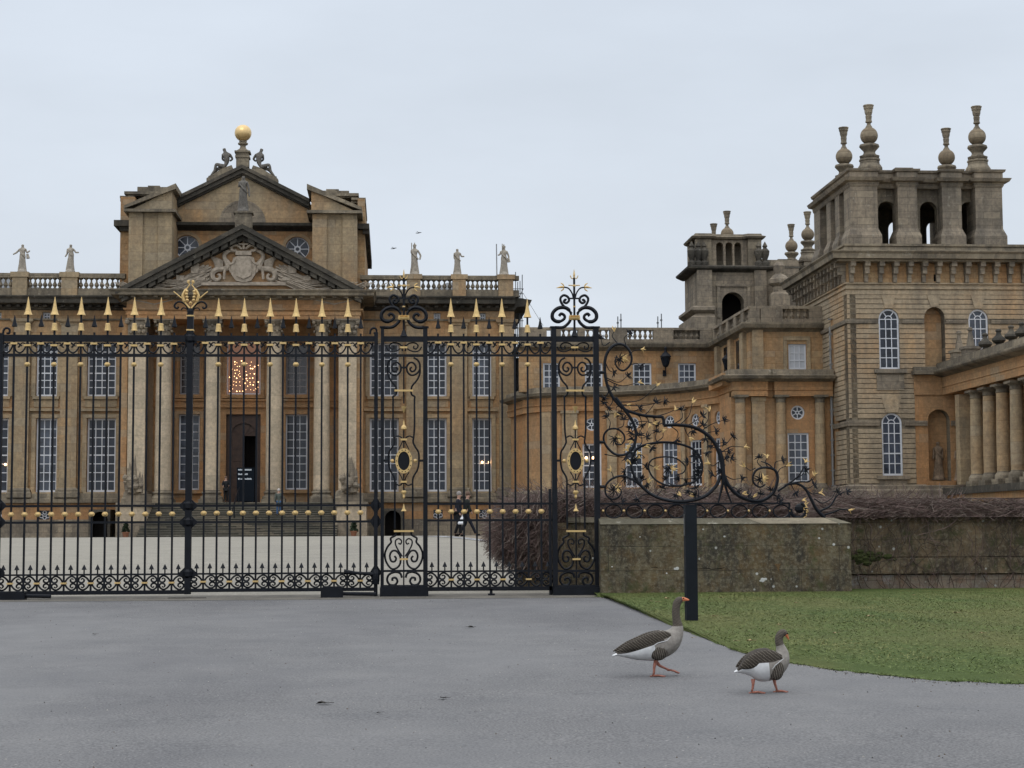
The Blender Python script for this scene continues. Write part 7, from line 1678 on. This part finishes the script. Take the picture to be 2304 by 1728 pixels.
def gpx_c(st): k = max(range(len(st)), key=lambda i: st[i][2]); return (st[k][0], st[k][1])
sc0 = 470 / 2212
goose('taller goose striding with upright neck and orange bill raised, left of the other goose', (1350, 1320), sc0,
      [(132, 731, 7, 34), (190, 716, 18, 55), (270, 708, 44, 75), (360, 692, 84, 98), (450, 668, 118, 122), (545, 640, 148, 136), (640, 612, 148, 138), (730, 575, 130, 126), (795, 505, 92, 96), (822, 430, 60, 62), (812, 360, 45, 46), (804, 290, 42, 42), (806, 225, 42, 40), (818, 172, 43, 38), (842, 142, 38, 35), (870, 134, 25, 24), (895, 134, 20, 19), (922, 138, 14, 15), (944, 141, 6, 8)],
      [(150, 690, 4), (215, 665, 24), (310, 628, 46), (410, 600, 64), (520, 568, 78), (620, 540, 74), (695, 517, 52), (738, 508, 14)],
      (605, 668, 108, 108), [((588, 770), (568, 850), (566, 905), (556, 940)), ((600, 800), (640, 840), (700, 868), (745, 888))], [(552, 948, 690, 963, 0), (745, 888, 850, 912, .045)], (1475, 1523),
      [(505, 668), (540, 620), (590, 588), (640, 575), (690, 560), (725, 520)], (5.3, .3, 6.5, 9.2))
goose('shorter goose with lowered head and rounder body, walking at the lawn edge on the right', (1350, 1320), sc0,
      [(1422, 904, 6, 30), (1462, 890, 22, 50), (1520, 868, 66, 80), (1590, 842, 128, 118), (1670, 830, 170, 145), (1760, 824, 176, 152), (1840, 806, 158, 144), (1900, 768, 118, 118), (1925, 705, 76, 82), (1912, 640, 50, 52), (1896, 585, 43, 43), (1897, 535, 42, 40), (1918, 500, 43, 38), (1945, 490, 38, 35), (1968, 506, 26, 25), (1980, 524, 16, 16), (1991, 543, 11, 12), (2000, 560, 5, 6)],
      [(1458, 858, 5), (1500, 836, 34), (1570, 800, 66), (1660, 770, 90), (1760, 756, 94), (1840, 748, 74), (1905, 735, 20)],
      (1845, 862, 86, 122), [((1612, 975), (1612, 1030), (1606, 1080), (1598, 1105)), ((1850, 960), (1862, 1030), (1878, 1080), (1882, 1100))], [(1600, 1112, 1745, 1130, 0), (1875, 1108, 2005, 1126, 0)], (1720, 1560),
      [(1790, 860), (1830, 815), (1880, 775), (1915, 748)], (4.9, .12, 6.6, 9.3))

# ------------------------------------------------------------------ bollard, sign, pots, rail
p = G(1556, 1404); Yb = p.y; s = Yb / FPX; zb = g(Yb); w = 13 * s; hgt = Z(1136, Yb, 1556) - zb
t = empty('black_post', (p.x, Yb, zb), 'tall square black post standing in the grass in front of the wall', 'post'); pm = plain('dark_post_paint', (.010, .014, .019), .6, spec=.25, nz_=.2, nscale=4)
mb = MB(); mb.box(p.x - w, p.x + w, Yb - w, Yb + w, zb - .1, zb + hgt - .02); mb.build('shaft', pm, t)
mb = MB(); mb.box(p.x - w * 1.04, p.x + w * 1.04, Yb - w * 1.04, Yb + w * 1.04, zb + hgt - .02 + .001, zb + hgt); mb.build('cap', pm, t)
mb = MB(); mb.box(p.x - w * 1.12, p.x - w - .001, Yb - w * .5, Yb + w * .3, zb + hgt - .4, zb + hgt - .12); mb.build('side_plate', plain('grey_plate', (.12, .12, .12), .5), t)
Yq = 120.2; p0_, p1_ = W(533, 1052, Yq), W(572, 1128, Yq); t = empty('sign_board', ((p0_.x + p1_.x) / 2, Yq, FL), 'dark standing board with rows of white lettering in the palace doorway', 'sign')
mb = MB(); mb.box(p0_.x, p1_.x, Yq, Yq + .08, FL + .1, p0_.z); mb.build('board', plain('dark_blue_board', (.010, .014, .02), .8, spec=.1), t)
mb = MB(); mb.box(p0_.x + .1, p0_.x + .16, Yq - .02, Yq + .3, FL, FL + .1); mb.build('foot', BK, t); mb = MB(); mb.box(p1_.x - .16, p1_.x - .1, Yq - .02, Yq + .3, FL, FL + .1); mb.build('foot', BK, t)
mb = MB(); rn = random.Random(4)
for py, spans in ((1057, ((536, 546), (551, 565))), (1067, ((536, 545), (551, 557))), (1077.5, ((541, 546), (551, 565)))):
    for a, b in spans:
        xx = a
        while xx < b: q = W(xx, py, Yq - .01); mb.box(q.x, q.x + .036, Yq - .012, Yq - .004, q.z - .05, q.z + rn.choice((.05, .03, .06))); xx += 1.7
q = W(537.5, 1077.5, Yq); mb.sphere((q.x, Yq - .005, q.z), .06, 12, 1, .1, 1)
mb.build('lettering', plain('white_lettering', (.75, .8, .85), .6), t)
t = empty('handrail', (X(527, 116, 1160), 116, g(112)), 'thin black handrail running down the palace steps', 'handrail'); xh = X(527, 116, 1160)
mb = MB(); mb.tube([(xh, 119.4, FL + .95), (xh, 112.6, g(112) + 1.0), (xh, 112.2, g(112) + .7)], .045, 8); mb.build('rail', BK, t)
for yy_, zz_ in ((119.3, FL), (116, (FL + g(112)) / 2 + .05), (112.7, g(112))): mb = MB(); mb.tube([(xh, yy_, zz_ - .05), (xh, yy_, zz_ + .98)], .04, 6); mb.build('post', BK, t)
TC = plain('terracotta', (.30, .13, .07), .85, nz_=.2); LF = plain('dark_green_leaf', (.02, .035, .012), .8, nz_=.4)
for px, py, lb in ((283, 1180, 'small dark shrub in a terracotta pot left of the palace steps'), (796, 1184, 'small dark shrub in a terracotta pot right of the palace steps')):
    Y = 112.6; p = W(px, 1192, Y); s = Y / FPX; t = empty('potted_plant', (p.x, Y, g(Y)), lb, 'potted plant', 'pots beside the steps'); zb = g(Y)
    mb = MB(); mb.lathe([(.15, 0), (.21, .26), (.24, .27), (.24, .33), (.2, .33)], p.x, Y, 12, zb); mb.build('pot', TC, t)
    mb = MB(); rn = random.Random(px)
    for k in range(130):
        h_ = rn.random(); a = rn.uniform(0, 2 * PI); r = .2 * (1 - h_ * .8); c = Vector((p.x + r * math.cos(a), Y + r * math.sin(a), zb + .33 + h_ * .55)); v1 = Vector([rn.gauss(0, .06) for _ in range(3)]); v2 = Vector([rn.gauss(0, .06) for _ in range(3)]); mb.poly([c - v1, c + v2, c + v1, c - v2])
    mb.build('foliage', LF, t)
# scaffolding behind the corner of the palace
t = empty('scaffolding', (X(1167, 130), 130, g(126)), 'grey tube scaffolding rising behind the right corner of the palace front', 'scaffolding'); SM = plain('scaffold_steel', (.16, .165, .17), .5, metal=.4)
Yk = 130; kk = lambda px, py: tuple(W(px, py, Yk))
for i, (px, top) in enumerate(((1160, 612), (1165, 634), (1170, 632), (1175, 618), (1168, 700))):
    mb = MB(); a = kk(px, top); mb.tube([a, (a[0], Yk + (i % 2) * 1.2, kk(px, 900)[2])], .035, 6); mb.build('pole', SM, t)
for py in (650, 661, 672, 690, 706, 722, 738, 754):
    mb = MB(); mb.tube([kk(1154, py), kk(1178, py - .3)], .032, 6); mb.build('ledger', SM, t)
mb = MB(); mb.tube([kk(1157, 690), kk(1177, 650)], .03, 5); mb.build('brace', SM, t); mb = MB(); mb.tube([kk(1157, 738), kk(1177, 706)], .03, 5); mb.build('brace', SM, t)
mb = MB(); a, b = kk(1178, 661), kk(1222, 733); mb.tube([a, b], .018, 4); mb.build('guy_rope', SM, t)
for i, (px, a, b) in enumerate(((1390, 712, 742), (1397, 706, 742), (1480, 712, 742), (1488, 706, 742))):
    q = W(px, b, 123); r = W(px, a, 123); mb = MB(); mb.tube([(q.x, 123, q.z - 3), (r.x, 123, r.z)], .04, 6); mb.box(q.x - .07, q.x + .07, 122.93, 123.07, r.z - .5, r.z - .4); o = mb.build('scaffold_pole', SM)
    tag(o, ['shorter pole of the left pair', 'taller pole of the left pair', 'shorter pole of the right pair', 'taller pole of the right pair'][i] + ' of grey poles standing up behind the wing parapet', 'pole', 'poles above the wing parapet')
mb = MB(); q = W(1118, 617, YB + .3); r = W(1117, 549, YB + .3); mb.tube([(q.x, YB + .3, q.z - .3), (r.x, YB + .3, r.z)], .045, 6); mb.box(q.x - .12, q.x + .12, YB + .2, YB + .4, q.z - .3, q.z - .1); tag(mb.build('roof_rod', plain('dull_rod', (.35, .35, .36), .6)), 'thin upright rod on the balustrade beside the corner statue', 'rod')
# birds
for px, py, an, lb in ((942, 524, 12, 'tiny bird in flight above the right roof statues, the higher one'), (886, 559, 10, 'tiny bird in flight beside the attic, the lower one')):
    p = W(px, py, 90); t = mb = MB(); mb.tube([p + Vector((-.14, 0, -.03)), p, p + Vector((.14, 0, .03))], [.008, .03, .01], 6)
    for sd_ in (-1, 1): mb.tube([p, p + Vector((sd_ * .06, sd_ * .12, .05)), p + Vector((sd_ * .16, sd_ * .2, .05 * sd_))], [.02, .018, .004], 4, flat=.3)
    tag(mb.build('bird', plain('dark_bird', (.05, .05, .055), .8)), lb, 'bird', 'birds over the roof')
# leaves
LM = plain('dry_leaf', (.45, .32, .17), .85, nz_=.2); DM = plain('dark_wet_leaf', (.035, .03, .022), .7, nz_=.3)
def leaf(px, py, s, mat, dz, label, grp, cat):
    p = G(px, py); mb = MB(); rn = random.Random(int(px)); a = rn.uniform(0, PI); n = 7; q = []
    for k in range(n): t_ = 2 * PI * k / n; r = s * (1 + .35 * math.cos(2 * t_)); q.append((p.x + r * math.cos(t_ + a), p.y + r * math.sin(t_ + a) * .9, p.z + dz + abs(math.sin(t_ * 1.5)) * s * .5))
    c = (p.x, p.y, p.z + dz + .004)
    for k in range(n): mb.poly([q[k], q[(k + 1) % n], c])
    mb.tube([c, (p.x + s * 1.8, p.y, p.z + dz + .01)], s * .06, 4); o = mb.build('fallen_leaf' if mat is LM else 'dark_leaf', mat); tag(o, label, cat, grp)
for px, py, s in ((1498, 1358, .05), (1480, 1366, .03), (1465, 1364, .025), (1682, 1333, .05), (1622, 1356, .04), (1606, 1400, .035), (1792, 1368, .03), (1688, 1458, .04), (1655, 1459, .03), (1560, 1451, .02), (1955, 1400, .04), (2150, 1392, .04), (2055, 1350, .03), (1752, 1420, .03), (1880, 1440, .03), (2210, 1440, .03)):
    leaf(px, py, s, LM, .075, 'small pale dry leaf lying on the lawn', 'dry leaves on the lawn', 'leaf')
for px, py, s, lb in ((1055, 1414, .05, 'small dark leaf alone on the asphalt, farthest right of the gate side'), (997, 1575, .035, 'dark upturned leaf on the asphalt, right of the middle'), (728, 1587, .045, 'dark flat leaf on the asphalt, largest of the nearer ones'), (854, 1608, .02, 'small round dark speck of leaf nearest the camera'), (212, 1430, .03, 'dark leaf fragment far left on the asphalt')):
    leaf(px, py, s, DM, .012, lb, 'dark leaves on the asphalt', 'leaf')
# ================================================================== AIR
mb = MB(); mb.box(-90, 90, -8, 175, -1.2, 46); hz = mb.build('haze', None, None) if False else None
me = bpy.data.meshes.new('haze'); me.from_pydata(mb.v, [], mb.f); o = bpy.data.objects.new('haze', me); col.objects.link(o); tag(o, None, None, kind='stuff')
m = bpy.data.materials.new('haze'); m.use_nodes = True; t = m.node_tree; t.nodes.clear(); oo = t.nodes.new('ShaderNodeOutputMaterial'); v = t.nodes.new('ShaderNodeVolumePrincipled')
v.inputs['Color'].default_value = (.86, .90, .97, 1); v.inputs['Density'].default_value = .0015; t.links.new(v.outputs[0], oo.inputs['Volume']); me.materials.append(m)
